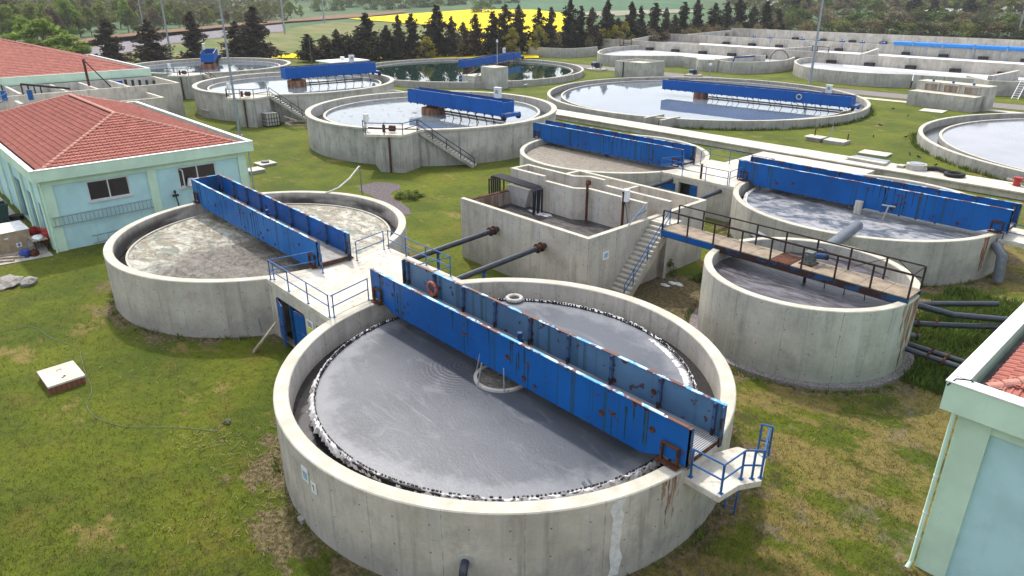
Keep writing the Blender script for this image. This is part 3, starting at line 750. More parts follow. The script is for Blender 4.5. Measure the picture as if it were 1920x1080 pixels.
# white repair strip and rust runs are marks on the wall itself: thin skins 6 mm proud
def wall_skin(T, c, R0, a0, a1, z0, z1, mat, name, taper=0.0, n=10, seed=0, rag=0.12):
    rn = random.Random(seed); mb = MB(); m = 9
    vs = []
    for j in range(m + 1):
        t = j / m; z = z1 + (z0 - z1) * t
        l = a0 + (a1 - a0) * taper * t + rn.uniform(-rag, rag) * (a1 - a0); r = a1 - (a1 - a0) * taper * t + rn.uniform(-rag, rag) * (a1 - a0)
        for i in range(n + 1):
            a = l + (r - l) * i / n; vs.append((c[0] + R0 * math.cos(a), c[1] + R0 * math.sin(a), z))
    fs = [(j * (n + 1) + i, (j + 1) * (n + 1) + i, (j + 1) * (n + 1) + i + 1, j * (n + 1) + i + 1) for j in range(m) for i in range(n)]
    uvs = [[(vs[k][0] + vs[k][1], vs[k][2]) for k in f] for f in fs]
    mb.add(vs, fs, uvs); return part(name, mb, mat, T)
def ang(c, p): return math.atan2(p[1] - c[1], p[0] - c[0])
a_ = ang(CA, (-10.27, 13.60, 2.50))
wall_skin(tA, CA, 8.957, a_ - 0.022, a_ + 0.022, 0.2, 3.14, M['repair'], 'repair_patch', seed=2, rag=0.22)
a_ = ang(CA, (-9.43, 15.42, 2.80))
for q, (o_, w_, zb_) in enumerate(((-.03, .010, 2.2), (-.005, .012, 1.0), (.022, .012, 1.5), (.045, .007, 2.3))): wall_skin(tA, CA, 8.957, a_ + o_ - w_, a_ + o_ + w_, zb_, 3.15, M['rust_stain'], 'rust_stain', 0.5, seed=14 + q, rag=.35)
a_ = -0.04
for q, (o_, w_, zb_) in enumerate(((-.02, .05, 0.1), (.10, .07, .3), (.22, .06, .2), (-.12, .02, 1.7), (.33, .05, .8))): wall_skin(tC, CC, 5.157, a_ + o_ - w_, a_ + o_ + w_, zb_, 3.72, M['rust_stain'], 'rust_stain', 0.45, seed=6 + q, rag=.3)
a_ = ang(CD, (-9.24, 49.29, 2.00))
wall_skin(tD, CD, 9.007, a_ - 0.03, a_ + 0.035, 0.6, 2.85, M['rust_stain'], 'rust_stain', 0.3, seed=7)
# outlet pipe stub low on the front wall
o_ = (-12.88, 10.02, 1.10); a_ = ang(CA, o_)
oc = Vector((CA[0] + 8.95 * math.cos(a_), CA[1] + 8.95 * math.sin(a_), 1.38)); on = Vector((math.cos(a_), math.sin(a_), 0))
op = thing('outlet_pipe', 'black elbow outlet pipe stuck low through the front tank wall', 'pipe', tuple(oc))
mb = MB(); mb.tube([oc - on * 0.1, oc + on * 0.22, oc + on * 0.34 - Vector((0, 0, 0.06)), oc + on * 0.40 - Vector((0, 0, 0.22)), oc + on * 0.40 - Vector((0, 0, 1.38))], 0.13, 12)
part('elbow', mb, M['pipe'], op, smooth=True)
mb = MB(); mb.tube([oc - on * 0.05, oc + on * 0.035], 0.27, 20); part('mortar_collar', mb, M['concrete_white'], op, smooth=True)
# two small plates on the front wall: a faded picture plate and a number 1
def plate_on(c, R0, a, z, w, h, nm, label, shapes):
    base = Matrix.Translation((c[0] + R0 * math.cos(a), c[1] + R0 * math.sin(a), z)) @ Matrix.Rotation(a + math.pi / 2, 4, 'Z')
    T = bpy.data.objects.new(nm, None); col.objects.link(T); T.matrix_world = base; T['label'] = label; T['category'] = 'sign'; ORG[T.name] = (0, 0, 0)
    mb = MB(); mb.box(-w / 2, w / 2, -0.012, 0.012, -h / 2, h / 2); part('plate', mb, M['white'], T, local=True)
    for nm2, mt, boxes in shapes:
        mb = MB()
        for x0, x1, z0, z1 in boxes: mb.box(x0, x1, -0.017, -0.013, z0, z1)
        part(nm2, mb, mt, T, local=True)
    return T
M['print_blue'] = plain('faded_blue_print', (0.25, 0.38, 0.48), 0.6, 0.2); M['print_dark'] = plain('dark_print', (0.08, 0.08, 0.10), 0.6, 0.2)
M['print_yellow'] = plain('yellow_print', (0.55, 0.58, 0.06), 0.6, 0.2)
a1_ = ang(CA, (-18.27, 7.58, 2.40)); a2_ = ang(CA, (-18.05, 7.60, 2.20))
plate_on(CA, 8.97, a1_, 2.45, 0.42, 0.55, 'wall_sign', 'faded white and pale blue notice on the left of the front tank wall', [('faded_print', M['print_blue'], [(-0.13, 0.14, -0.18, 0.12)])])
plate_on(CA, 8.975, a1_ + 0.055, 2.18, 0.30, 0.42, 'number_sign', 'white plate with a dark numeral 1 on the front tank wall', [('numeral', M['print_dark'], [(-0.02, 0.02, -0.13, 0.13), (-0.055, -0.02, 0.07, 0.11)])])

# ------------------------------------------------------------------ concrete blocks between the tank pairs
def pump_house(label, x0, x1, y0, y1, h, cells, ca, cb, Ra, Rb):
    """slab spans between two tank rims; front wall carries the doors"""
    T = thing('pump_house', label, 'pump house', ((x0 + x1) / 2, (y0 + y1) / 2, 0))
    mb = MB()
    # slab outline follows both rims
    def rim(c, R0, ya, yb, sgn, n=10):
        out = []
        for i in range(n + 1):
            y = ya + (yb - ya) * i / n; out.append((c[0] + sgn * math.sqrt(max(0, (R0 + 0.01) ** 2 - (y - c[1]) ** 2)), y))
        return out
    poly = rim(cb, Rb, y0, y1, 1) + rim(ca, Ra, y1, y0, -1)
    mb.prism(poly, h - 0.24, h + 0.004)
    part('roof_slab', mb, M['deck'], T)
    # walls under the slab, flush with its edge set back 5 cm
    w = 0.28; wallm = M['concrete']
    xs0 = poly[0][0]; xs1 = poly[-1][0]
    def wall_y(yy, openings, nm='front_wall'):
        mb = MB(); xx = xs0 - 0.25; top = h - 0.245
        for (a, b, za, zb) in openings:
            mb.box(xx, a, yy, yy + w, 0, top); mb.box(a, b, yy, yy + w, zb, top)
            if za > 0: mb.box(a, b, yy, yy + w, 0, za)
            xx = b
        mb.box(xx, xs1 + 0.25, yy, yy + w, 0, top); return part(nm, mb, wallm, T)
    wall_y(y0 + 0.05, cells)
    wall_y(y1 - 0.05 - w, [], 'rear_wall')
    return T
pA = pump_house('concrete pump room with blue doors between the two front round tanks', -33.0, -26.8, 13.35, 20.7, 3.2, [(-32.5, -29.5, 0.1, 2.45), (-28.4, -27.9, 1.2, 2.3)], CA, CB, 8.95, 8.9)
def door_leaf(T, hinge, width, z0, z1, ang_, mat, y):
    mb = MB(); mb.box(0, width, -0.03, 0.03, z0, z1)
    for q in range(3): mb.box(0.06, width - 0.06, -0.045, 0.045, z0 + 0.15 + q * (z1 - z0 - 0.3) / 2 - 0.04, z0 + 0.15 + q * (z1 - z0 - 0.3) / 2 + 0.04)
    me = mb.mesh('door', mat)
    o = piece('door', me, T, (hinge, y, 0), (0, 0, ang_))
    hb = MB(); hb.tube([(width - 0.12, -0.09, (z0 + z1) / 2 - 0.08), (width - 0.12, -0.09, (z0 + z1) / 2 + 0.08)], 0.015, 6)
    h = bpy.data.objects.new('handle', hb.mesh('handle', M['black'])); col.objects.link(h); h.parent = o
    return o
door_leaf(pA, -32.5, 1.25, 0.12, 2.42, R_(-14), M['blue'], 13.38)
door_leaf(pA, -29.5, 0.85, 0.12, 2.42, R_(180 + 8), M['blue'], 13.38)
for (a, b) in ((-32.5, -32.42), (-31.2, -31.1), (-29.58, -29.5)):
    mb = MB(); mb.box(a, b, 13.42, 13.55, 0.1, 2.45); part('door_frame', mb, M['rail_blue'], pA)
mb = MB(); mb.box(-32.4, -29.6, 13.95, 14.0, 0.0, 2.45); part('dark_interior', mb, M['black'], pA)
mb = MB(); mb.box(-28.4, -27.9, 13.5, 13.53, 1.2, 2.3); part('window', mb, M['glass'], pA)
mb = MB(); mb.box(-29.25, -28.6, 13.36, 13.385, 1.55, 2.35); s_ = part('notice', mb, M['white'], pA, label='white notice with a yellow band beside the doors')
mb = MB(); mb.box(-29.2, -28.65, 13.35, 13.359, 1.6, 1.95); ss = part('yellow_band', mb, M['print_yellow'], s_)
for k in range(4):
    mb = MB(); mb.box(-29.15, -28.7 - 0.05 * (k % 2), 13.35, 13.359, 2.02 + k * 0.07, 2.05 + k * 0.07); part('print_line', mb, M['print_dark'], s_)
h_ = 3.2
railing(pA, [(-32.6, 15.9, h_), (-33.0, 13.45, h_)][::-1], M['rail_blue'], posts_at=[(-32.95, 13.6, h_), (-32.05, 15.9, h_)])
railing(pA, [(-33.05, 13.45, h_), (-26.9, 13.45, h_)], M['rail_blue'], posts_at=[(-33.05, 13.45, h_), (-31.0, 13.45, h_), (-29.0, 13.45, h_), (-26.95, 13.45, h_)])
railing(pA, [(-26.78, 13.5, h_), (-27.45, 15.85, h_)], M['rail_blue'], posts_at=[(-26.8, 13.6, h_), (-27.4, 15.8, h_)])
railing(pA, [(-32.45, 18.15, h_), (-33.0, 20.35, h_)], M['rail_blue'], posts_at=[(-32.45, 18.2, h_), (-32.98, 20.3, h_)])
railing(pA, [(-32.95, 20.6, h_), (-27.1, 20.6, h_), (-27.35, 18.2, h_)], M['rail_blue'], posts_at=[(-32.95, 20.6, h_), (-31.2, 20.6, h_), (-29.3, 20.6, h_), (-27.15, 20.6, h_), (-27.35, 18.3, h_)])
mb = MB(); mb.box(-33.2, -30.9, 18.35, 18.42, h_, h_ + 0.10)
pD = pump_house('concrete pump room with open blue door between the two rear round tanks', -35.0, -27.4, 48.5, 55.5, 2.9, [(-32.4, -30.6, 0.1, 2.35)], CD, CE, 9.0, 8.9)
door_leaf(pD, -30.6, 0.6, 0.12, 2.32, R_(188), M['blue'], 48.5)
mb = MB(); mb.box(-34.1, -32.7, 48.48, 48.54, 1.55, 2.15); part('blue_panel', mb, M['blue'], pD)
mb = MB(); mb.box(-32.3, -30.7, 49.2, 49.25, 0.0, 2.35); part('dark_interior', mb, M['black'], pD)
h_ = 2.9
railing(pD, [(-34.3, 48.62, h_), (-28.0, 48.62, h_)], M['rail_blue'], posts_at=[(-34.3, 48.62, h_), (-32.2, 48.62, h_), (-30.0, 48.62, h_), (-28.0, 48.62, h_)])
railing(pD, [(-27.9, 48.7, h_), (-28.05, 50.8, h_)], M['rail_blue'], posts_at=[(-27.9, 48.7, h_), (-28.05, 50.8, h_)])
railing(pD, [(-34.4, 48.7, h_), (-33.6, 50.8, h_)], M['rail_blue'], posts_at=[(-33.6, 50.8, h_)])
railing(pD, [(-33.6, 53.4, h_), (-33.9, 55.3, h_), (-27.8, 55.3, h_), (-28.0, 53.3, h_)], M['rail_blue'], posts_at=[(-33.6, 53.4, h_), (-33.9, 55.3, h_), (-31.9, 55.3, h_), (-29.8, 55.3, h_), (-27.8, 55.3, h_)])
mb = MB(); mb.tube([(-30.6, 48.9, 2.9), (-30.6, 48.9, 4.1)], 0.09, 8); part('rusty_post', mb, M['rust'], pD)
# low concrete apron behind the rear pump room reaching the duct
mb = MB(); mb.box(-38, -26, 56.5, 72.8, 0.0, 0.5)
single('concrete_apron', mb, M['deck'], 'flat pale concrete apron behind the rear pump room railings', 'apron')

# small landing bolted on the near end of the front bridge
lp = thing('landing', 'small concrete landing with blue railing at the near end of the front bridge', 'landing', (-8.8, 17.4, 2.7))
mb = MB(); mb.prism([(-9.75, 16.12), (-8.25, 16.1), (-8.15, 17.05), (-7.78, 17.75), (-8.35, 19.1), (-9.25, 18.8), (-9.6, 17.9)], 2.66, 2.88); part('slab', mb, M['deck'], lp, bevel=0.02)
railing(lp, [(-9.4, 16.28, 2.88), (-8.32, 16.28, 2.88), (-8.27, 17.4, 2.88), (-7.98, 17.72, 2.88), (-7.86, 17.82, 2.88), (-8.36, 19.0, 2.88)], M['rail_blue'], h=1.05, mids=(0.5,), posts_at=[(-9.4, 16.28, 2.88), (-8.32, 16.28, 2.88), (-8.27, 17.35, 2.88), (-8.05, 17.62, 2.88), (-7.88, 17.85, 2.88), (-8.34, 18.95, 2.88)], r=0.034)
mb = MB()
for k in range(7):
    mb.tube([(-9.5, 18.95, 2.5 - k * 0.38), (-9.1, 19.0, 2.5 - k * 0.38)], 0.02, 6)
for x in (-9.5, -9.1): mb.tube([(x, 19.0, 0.0), (x, 19.0, 2.6)], 0.03, 6)
for x, y in ((-8.62, 18.98), (-8.3, 19.1)): mb.tube([(x, y, 2.88), (x, y, 4.0)], 0.036, 6)
for z in (3.4, 4.0): mb.tube([(-8.62, 18.98, z), (-8.3, 19.1, z)], 0.03, 6)
part('access_ladder', mb, M['rail_blue'], lp, smooth=True)
ld2 = thing('landing', 'small pale landing at the right end of the bridge over the foamy tank', 'landing', (-9.2, 52, 2.4))
mb = MB(); mb.prism([(-10.0, 50.7), (-8.2, 50.7), (-8.2, 54), (-10.1, 54)], 2.35, 2.6); part('slab', mb, M['deck'], ld2)
railing(ld2, [(-9.8, 50.8, 2.6), (-8.3, 50.8, 2.6), (-8.3, 53.8, 2.6)], M['rail_blue'], h=1.05, mids=(0.5,), posts_at=[(-9.8, 50.8, 2.6), (-8.3, 50.8, 2.6), (-8.3, 52.4, 2.6), (-8.3, 53.8, 2.6)])

# ------------------------------------------------------------------ rectangular sludge basin with stair
rb = thing('sludge_basin', 'tall rectangular concrete basin with dark churning sludge and stepped inner walls', 'basin', (-30, 34, 0))
X0, X1, Y0, Y1 = -35.7, -24.3, 28.15, 39.9
w = 0.32
def wallbox(nm, *b, mat=None):
    mb = MB(); mb.box(*b); return part(nm, mb, mat or M['concrete'], rb, bevel=0.02)
wallbox('front_wall', X0, X1, Y0, Y0 + w, 0, 4.2)
wallbox('right_wall', X1 - w, X1, Y0 + w + 0.002, 34.9, 0, 4.2)
wallbox('right_wall', X1 - w, X1, 34.902, Y1, 0, 4.2)
wallbox('left_wall', X0, X0 + w, Y0 + w + 0.002, 33.0, 0, 3.95, mat=M['rusty_wall'])
wallbox('left_wall', X0, X0 + w, 34.9, Y1, 0, 4.2)
wallbox('rear_wall', X0 + w + 0.002, X1 - w - 0.002, Y1 - w, Y1, 0, 4.2)
mb = MB(); mb.prism([(X0 - 0.2, 32.85), (-32.6, 32.85), (-32.6, 33.15), (X0 - 0.2, 33.15)], 0, 5.45); part('inner_wall', mb, M['concrete'], rb, bevel=0.02)
mb = MB(); mb.prism([(-32.598, 32.85), (-29.9, 32.85), (-29.1, 33.5), (-24.55, 33.5), (-24.55, 33.78), (-29.2, 33.78), (-30.0, 33.13), (-32.598, 33.15)], 0, 5.15); part('inner_wall', mb, M['concrete'], rb, bevel=0.02)
mb = MB(); mb.prism([(X0 - 0.2, 34.35), (-31.2, 34.35), (-30.4, 35.05), (-29.2, 35.05), (-29.2, 35.33), (-30.5, 35.33), (-31.3, 34.63), (X0 - 0.2, 34.63)], 0, 5.45); part('inner_wall', mb, M['concrete'], rb, bevel=0.02)
mb = MB(); mb.prism([(-29.198, 35.05), (-23.9, 35.05), (-23.9, 35.33), (-29.198, 35.33)], 0, 5.1); part('inner_wall', mb, M['concrete'], rb, bevel=0.02)
wallbox('end_wall', X0 - 0.2, X0 + 0.08, 33.152, 34.348, 0, 5.45)
wallbox('cross_wall', -29.9, -29.65, 35.35, Y1 - w - 0.004, 0, 4.15)
wm = MB(); wm.add([(X0 + w - 0.02, Y0 + w - 0.02, 3.05), (X1 - w + 0.02, Y0 + w - 0.02, 3.05), (X1 - w + 0.02, 33.6, 3.05), (X0 + w - 0.02, 33.6, 3.05)], [(0, 1, 2, 3)])
part('water', wm, M['w_block'], rb)
rnf = random.Random(3); fv, ff = [(-32.6, 32.2, 3.07)], []
for k in range(22):
    a = 2 * math.pi * k / 22; r = rnf.uniform(.6, 1.1); fv.append((-32.2 + 1.25 * r * math.cos(a), 32.25 + .42 * r * math.sin(a), 3.07))
mb = MB(); mb.add(fv, [(0, 1 + k, 1 + (k + 1) % 22) for k in range(22)]); part('foam', mb, M['foam'], rb)
wm = MB(); wm.box(X0, X1 - 0.1, 33.3, Y1 - 0.1, 0.0, 2.2); part('channel_floor', wm, M['concrete_old'], rb)
# sloping inlet hopper in the left corner
mb = MB()
hv = [(-35.55, 32.2, 4.45), (-35.55, 32.84, 4.45), (-33.3, 32.84, 4.45), (-33.3, 32.2, 4.45), (-35.55, 32.45, 2.9), (-35.55, 32.84, 2.9), (-34.0, 32.84, 2.9), (-34.0, 32.45, 2.9)]
mb.add(hv, [(0, 3, 2, 1), (4, 5, 6, 7), (0, 4, 7, 3), (3, 7, 6, 2), (2, 6, 5, 1), (1, 5, 4, 0)]); part('inlet_hopper', mb, M['concrete_white'], rb)
# rusty strips lying along the left wall top
mb = MB(); mb.box(X0 - 0.02, X0 + 0.3, 28.6, 32.7, 3.955, 4.02); part('rusty_edge', mb, M['rust'], rb)
mb = MB(); mb.box(-24.288, -24.27, 29.45, 29.95, 2.6, 3.1); nt = part('notice', mb, M['white'], rb, label='small pale notice by the stair')
mb = MB(); mb.box(-24.27, -24.262, 29.55, 29.85, 2.7, 3.0); part('print', mb, M['print_blue'], nt)
# two rusty posts and a switch box on the inner wall
def rpost(x, y, z0, z1, label, box=False):
    T = thing('rusty_post', label, 'post', (x, y, z0))
    mb = MB(); mb.box(x - 0.06, x + 0.06, y - 0.06, y + 0.06, z0, z1); part('column', mb, M['rust'], T)
    mb = MB(); mb.box(x - 0.075, x + 0.075, y - 0.09, y + 0.075, z1 - 0.12, z1 + 0.02); part('head', mb, M['rust'], T)
    if box:
        mb = MB(); mb.box(x - 0.14, x + 0.26, y - 0.05, y + 0.28, z1 - 0.62, z1 + 0.12); part('switch_box', mb, M['white'], T, bevel=0.015)
        mb = MB(); mb.tube([(x + 0.1, y, z1 - 0.6), (x + 0.35, y - 0.05, z1 - 1.2), (x + 0.5, y - 0.1, z1 - 1.9)], 0.02, 6); part('cable', mb, M['black'], T, smooth=True)
rpost(-29.0, 33.25, 3.0, 5.6, 'thin rusty post standing in the sludge basin beside the inner wall')
rpost(-26.0, 33.2, 3.2, 5.65, 'rusty post with a pale switch box above the sludge basin', True)
# valve wheel on the second wall
mb = MB(); mb.tube([(-30.2, 34.75, 5.0), (-30.2, 34.7, 5.3)], 0.16, 12)
vw = single('round_valve', mb, M['rust'], 'round rusty valve wheel on the stepped wall of the sludge basin', 'valve', loc=(-30.2, 34.75, 5.0))
# black pipe rack bridging into the basin
rk = thing('pipe_rack', 'black pipes hooked over the left wall into the sludge basin', 'pipe rack', (-35.9, 31.5, 0))
for k in range(5):
    y = 31.75 + 0.2 * k
    mb = MB(); mb.tube([(-36.85, y + 0.15, 0.4), (-36.85, y + 0.15, 4.78), (-36.7, y + 0.15, 4.9), (-32.5, y - 0.1, 4.84), (-32.3, y - 0.1, 4.7), (-32.3 - 0.12 * (k % 2), y - 0.1, 3.0)], 0.065, 8)
    part('pipe', mb, M['rack_pipe'], rk, smooth=True)
mb = MB(); mb.bar((-36.7, 31.5, 4.7), (-36.7, 33.0, 4.7), 0.08, 0.08); mb.bar((-36.7, 31.55, 0), (-36.7, 31.55, 4.7), 0.08, 0.08); mb.bar((-36.7, 32.95, 0), (-36.7, 32.95, 4.7), 0.08, 0.08)
part('support_frame', mb, M['black'], rk)

# concrete stair up the right side
stair = thing('concrete_stair', 'steep concrete stair climbing the right side of the sludge basin', 'stair', (-23.6, 31.0, 0))
ns = 20; ty0, ty1 = 29.9, 33.9; rise = 4.1 / ns; run = (ty1 - ty0) / ns * 1.0
ns = 18; rise = 4.1 / ns; run = 4.15 / ns
sm = MB(); sm.box(-24.29, -22.98, 0, run + 0.05, -0.10, 0.0); sme = sm.mesh('step', M['deck'])
for k in range(ns): piece('step', sme, stair, (0, ty0 + k * run - 0.04, (k + 1) * rise))
mb = MB(); pr = [(ty0, 0.0)]
poly = []
for k in range(ns): poly += [(ty0 + k * run, k * rise), (ty0 + k * run, (k + 1) * rise - 0.1)]
poly += [(ty0 + ns * run, 4.0), (ty0 + ns * run, 3.45), (ty0 + 0.55, 0.0)]
vs = [(x, p[0], p[1]) for x in (-24.27, -23.0) for p in poly]; n = len(poly)
mb.add(vs, [tuple(reversed(range(n))), tuple(range(n, 2 * n))] + [(i, (i + 1) % n, n + (i + 1) % n, n + i) for i in range(n)])
part('flight', mb, M['concrete'], stair)
mb = MB(); mb.box(-24.29, -22.9, ty1 + 0.18, 35.04, 3.9, 4.12); part('top_landing', mb, M['deck'], stair, bevel=0.02)
mb = MB()
for x in (-23.02,):
    for hh in (1.0, 0.55): mb.tube([(x, 30.0, 0.3 + hh), (x, 34.0, 4.1 + hh)], 0.03, 6)
    mb.tube([(x, 30.0, 1.3), (x, 30.0, 0.1)], 0.03, 6)
hr = part('handrail', mb, M['rail_blue'], stair, smooth=True)
pm = MB(); pm.tube([(0, 0, 0), (0, 0, 1.05)], 0.032, 6); pme = pm.mesh('post', M['rail_blue'])
for q in (0.2, 0.5, 0.8, 0.99): piece('post', pme, hr, (-23.02, 30.0 + 4.0 * q, 0.28 + 3.8 * q))
mb = MB()
mb.tube([(-24.35, 31.7, 4.2), (-24.4, 33.4, 5.2)], 0.03, 6); mb.tube([(-24.37, 32.5, 4.65), (-24.4, 33.45, 4.75)], 0.03, 6)
part('wall_handrail', mb, M['rail_blue'], stair, smooth=True)

# ------------------------------------------------------------------ full-span bridges (built along local x)
M['streak'] = plain('green_black_rust_streak', (0.014, 0.045, 0.05), 0.8, 0.4, 3)
def girder_poly(L, zb, zt):
    e = L / 2
    return [(-e, 0.12), (-e + 0.9, 0.12), (-e + 1.7, zb), (e - 1.7, zb), (e - 0.9, 0.12), (e, 0.12), (e, zt), (-e, zt)]
def plate_x(mb, poly, y0, y1):
    n = len(poly)
    vs = [(p[0], y0, p[1]) for p in poly] + [(p[0], y1, p[1]) for p in poly]
    mb.add(vs, [tuple(range(n)), tuple(reversed(range(n, 2 * n)))] + [((i + 1) % n, i, n + i, n + (i + 1) % n) for i in range(n)])
def full_bridge(label, cx, cy, rimz, L, near_mat, far_mat, inner_mat, seed, end_left=False, zt=1.52, tread='grating'):
    rn = random.Random(seed)
    B = thing('blue_bridge', label, 'bridge', (cx, cy, rimz), 1e-9)
    zb = -0.22
    for y, mt, sgn in ((-1.0, near_mat, 1), (0.96, far_mat, -1)):
        mb = MB(); plate_x(mb, girder_poly(L, zb, zt), y, y + 0.04)
        gd = part('girder', mb, mt, B, local=True, label='near blue side plate' if y < 0 else 'far blue side plate')
        # top flange in welded lengths with peeling paint and sky light put into the colour
        mb = MB(); xx = -L / 2
        while xx < L / 2 - 0.01:
            x1 = min(L / 2, xx + rn.uniform(1.4, 2.6)); dz = rn.uniform(-.008, .008)
            mb.box(xx, x1 - 0.004, y - 0.03 if sgn > 0 else y - 0.06, y + 0.10 if sgn > 0 else y + 0.07, zt + 0.001 + dz, zt + 0.03 + dz); xx = x1
        part('flange', mb, M['flange'], gd, local=True)
        # stiffeners on the inner side
        ys = y + 0.041 if sgn > 0 else y - 0.001
        rb_ = MB(); rb_.box(-0.05, 0.05, 0 if sgn > 0 else -0.12, 0.12 if sgn > 0 else 0, 0.12, zt - 0.002)
        rm = rb_.mesh('stiffener', M['rib'])
        xs_rib = []
        nst = 9
        for k in range(nst):
            x = -L / 2 + 0.35 + (L - 0.7) * k / (nst - 1)
            o = piece('stiffener', rm, gd, (x, ys, 0), world=False); xs_rib.append(x)
        def blot(mb_, yy, cx, z0_, z1_, w0, w1, n=9):
            # ragged strip of bare metal, top z1_, bottom z0_
            vs = []
            for q in range(n + 1):
                t = q / n; z = z1_ + (z0_ - z1_) * t; ww = (w0 + (w1 - w0) * t) * rn.uniform(.45, 1.25)
                vs += [(cx - ww, yy, z), (cx + ww * rn.uniform(.6, 1.2), yy, z)]
            mb_.add(vs, [(2 * q, 2 * q + 2, 2 * q + 3, 2 * q + 1) for q in range(n)])
        face = y - 0.004 if sgn > 0 else y - 0.004
        pm1, pm2 = MB(), MB()
        if sgn < 0:
            for x in xs_rib:                          # paint lost along every welded rib
                blot(pm1, face, x + rn.uniform(-.05, .05), 0.14, zt - .01, rn.uniform(.08, .15), rn.uniform(.05, .14), 14)
            for k in range(4): blot(pm1, face, rn.uniform(-L / 2 + 1, L / 2 - 1), zt - rn.uniform(.08, .2), zt - .005, rn.uniform(.1, .3), .05, 5)
        else:
            groups = [rn.uniform(-L / 2 + 1, L / 2 - 1.5) for _ in range(4)] + [0.8, 1.9]
            for gx0 in groups:
                for q in range(rn.randint(2, 5)):
                    x = gx0 + rn.uniform(-.9, .9); top = zt - (0 if rn.random() < .7 else rn.uniform(.2, .8))
                    blot(pm2, face, x, max(zb + .02 if abs(x) < L / 2 - 1.8 else .14, top - rn.uniform(.7, 1.9)), top - .01, rn.uniform(.025, .06), rn.uniform(.012, .03), 8)
                    if rn.random() < .55: blot(pm1, face - .002, x, top - rn.uniform(.07, .2), top, rn.uniform(.06, .22), .04, 4)
            for k in range(7): blot(pm1, face - .002, rn.uniform(-L / 2 + .5, L / 2 - .5), zt - rn.uniform(.05, .12), zt, rn.uniform(.1, .35), .05, 4)
        if pm1.v: o1 = part('rust_patches', pm1, M['rust'], gd, local=True); o1['kind'] = 'stuff'
        if pm2.v: o2 = part('rust_streaks', pm2, M['streak'], gd, local=True); o2['kind'] = 'stuff'
        # round bolt plates and scalloped lugs along the lower edge
        bp = MB(); bp.tube([(0, -0.012, 0), (0, 0.012, 0)], 0.10, 10); bm = bp.mesh('bolt_plate', M['rust'])
        yf = y - 0.008 if sgn > 0 else y - 0.008
        for k in range(9 if sgn > 0 else 5):
            x = rn.uniform(-L / 2 + 1, L / 2 - 1); z = rn.choice([rn.uniform(0.0, 0.3), rn.uniform(0.2, 0.9)])
            s = rn.uniform(0.6, 1.25); piece('bolt_plate', bm, gd, (x, yf, z), scale=(s, 1, s), world=False)
        if sgn > 0:
            lg = MB(); lg.tube([(0, 0, 0), (0, 0.07, 0)], 0.09, 8); lm = lg.mesh('lug', M['rust'])
            for k in range(int((L - 4) / 1.15)):
                piece('lug', lm, gd, (-L / 2 + 2.1 + 1.15 * k + rn.uniform(-.1, .1), y + 0.02, zb), world=False)
    # deck panels
    dm = M['grating'] if tread == 'grating' else M['deck_plate']
    npan = 9
    for k in range(npan):
        x0 = -L / 2 + 0.05 + (L - 0.1) * k / npan; x1 = x0 + (L - 0.1) / npan - 0.015
        mb = MB(); mb.box(x0, x1, -0.94, 0.94, 0.25, 0.29); part('deck_panel', mb, dm, B, local=True)
    cb = MB(); cb.box(-0.05, 0.05, -0.955, 0.955, 0.10, 0.248); cm = cb.mesh('cross_beam', M['rust'])
    for k in range(10): piece('cross_beam', cm, B, (-L / 2 + 0.1 + (L - 0.2) * k / 9, 0, 0), world=False)
    # end posts, bearing brackets
    for sx in (-1, 1):
        for y in (-1.0, 0.96):
            x = sx * (L / 2 - 0.03)
            mb = MB(); mb.box(x - 0.03, x + 0.03, y - (0.0 if y < 0 else 0.16), y + (0.2 if y < 0 else 0.04), 0.0, zt - 0.004)
            part('end_post', mb, M['rib'], B, local=True)
            x = sx * (L / 2 - 0.62)
            mb = MB()
            mb.box(x - 0.42, x + 0.42, y - 0.27 + (0 if y < 0 else 0.30), y + 0.0 + (0 if y < 0 else 0.30), 0.005, 0.05)
            yy = y - 0.02 if y < 0 else y + 0.16
            mb.box(x - 0.34, x - 0.26, yy - 0.10, yy, 0.05, 0.62); mb.box(x + 0.26, x + 0.34, yy - 0.10, yy, 0.05, 0.62)
            mb.box(x - 0.34, x + 0.34, yy - 0.10, yy, 0.62, 0.72)
            part('bearing_bracket', mb, M['rust'], B, local=True, bevel=0.015)
    if end_left:
        mb = MB(); mb.box(-L / 2 - 0.02, -L / 2 + 0.02, -0.998, 0.998, 0.12, zt - 0.02); part('end_plate', mb, M['blue'], B, local=True)
        mb = MB(); mb.box(-L / 2 - 0.05, -L / 2 + 0.06, -1.0, 1.0, zt - 0.018, zt + 0.02); part('end_flange', mb, M['flange'], B, local=True)
    # drive and hanging rods at mid span
    mb = MB(); mb.cyl((0, 0.35), 0.16, 0.3, 0.75, 14); mb.cyl((0, 0.35), 0.11, 0.75, 1.02, 14); mb.box(-0.25, 0.25, 0.1, 0.6, 0.29, 0.36)
    part('drive_motor', mb, M['motor_blue'], B, smooth=True, local=True)
    mb = MB(); mb.cyl((0, 0), 0.22, -0.9, 0.1, 16); part('centre_column', mb, M['pipe'], B, smooth=True, local=True)
    return B
def gratemat(name, c1, c2, sc):
    t = NT(name, 0.6, 0.4); w = t.n.new('ShaderNodeTexWave'); w.bands_direction = 'X'; w.inputs['Scale'].default_value = sc
    t.l.new(t.co('UV'), w.inputs['Vector'])
    c = t.mix(t.step(w.outputs['Fac'], 0.3, 0.6), c1, c2)
    c = t.mix(t.step(t.noise(t.co(), 0.8, 5, .6), 0.42, 0.62, 0, 0.55), c, (0.15, 0.11, 0.085)); t.color(c)
    t.bump(w.outputs['Fac'], 0.6, 0.02); return t.m
M['grating'] = gratemat('ribbed_deck_grating', (0.13, 0.13, 0.135), (0.40, 0.40, 0.40), 4.2)
M['deck_plate'] = plain('grey_deck_plate', (0.26, 0.25, 0.235), 0.6, 0.25, 2)
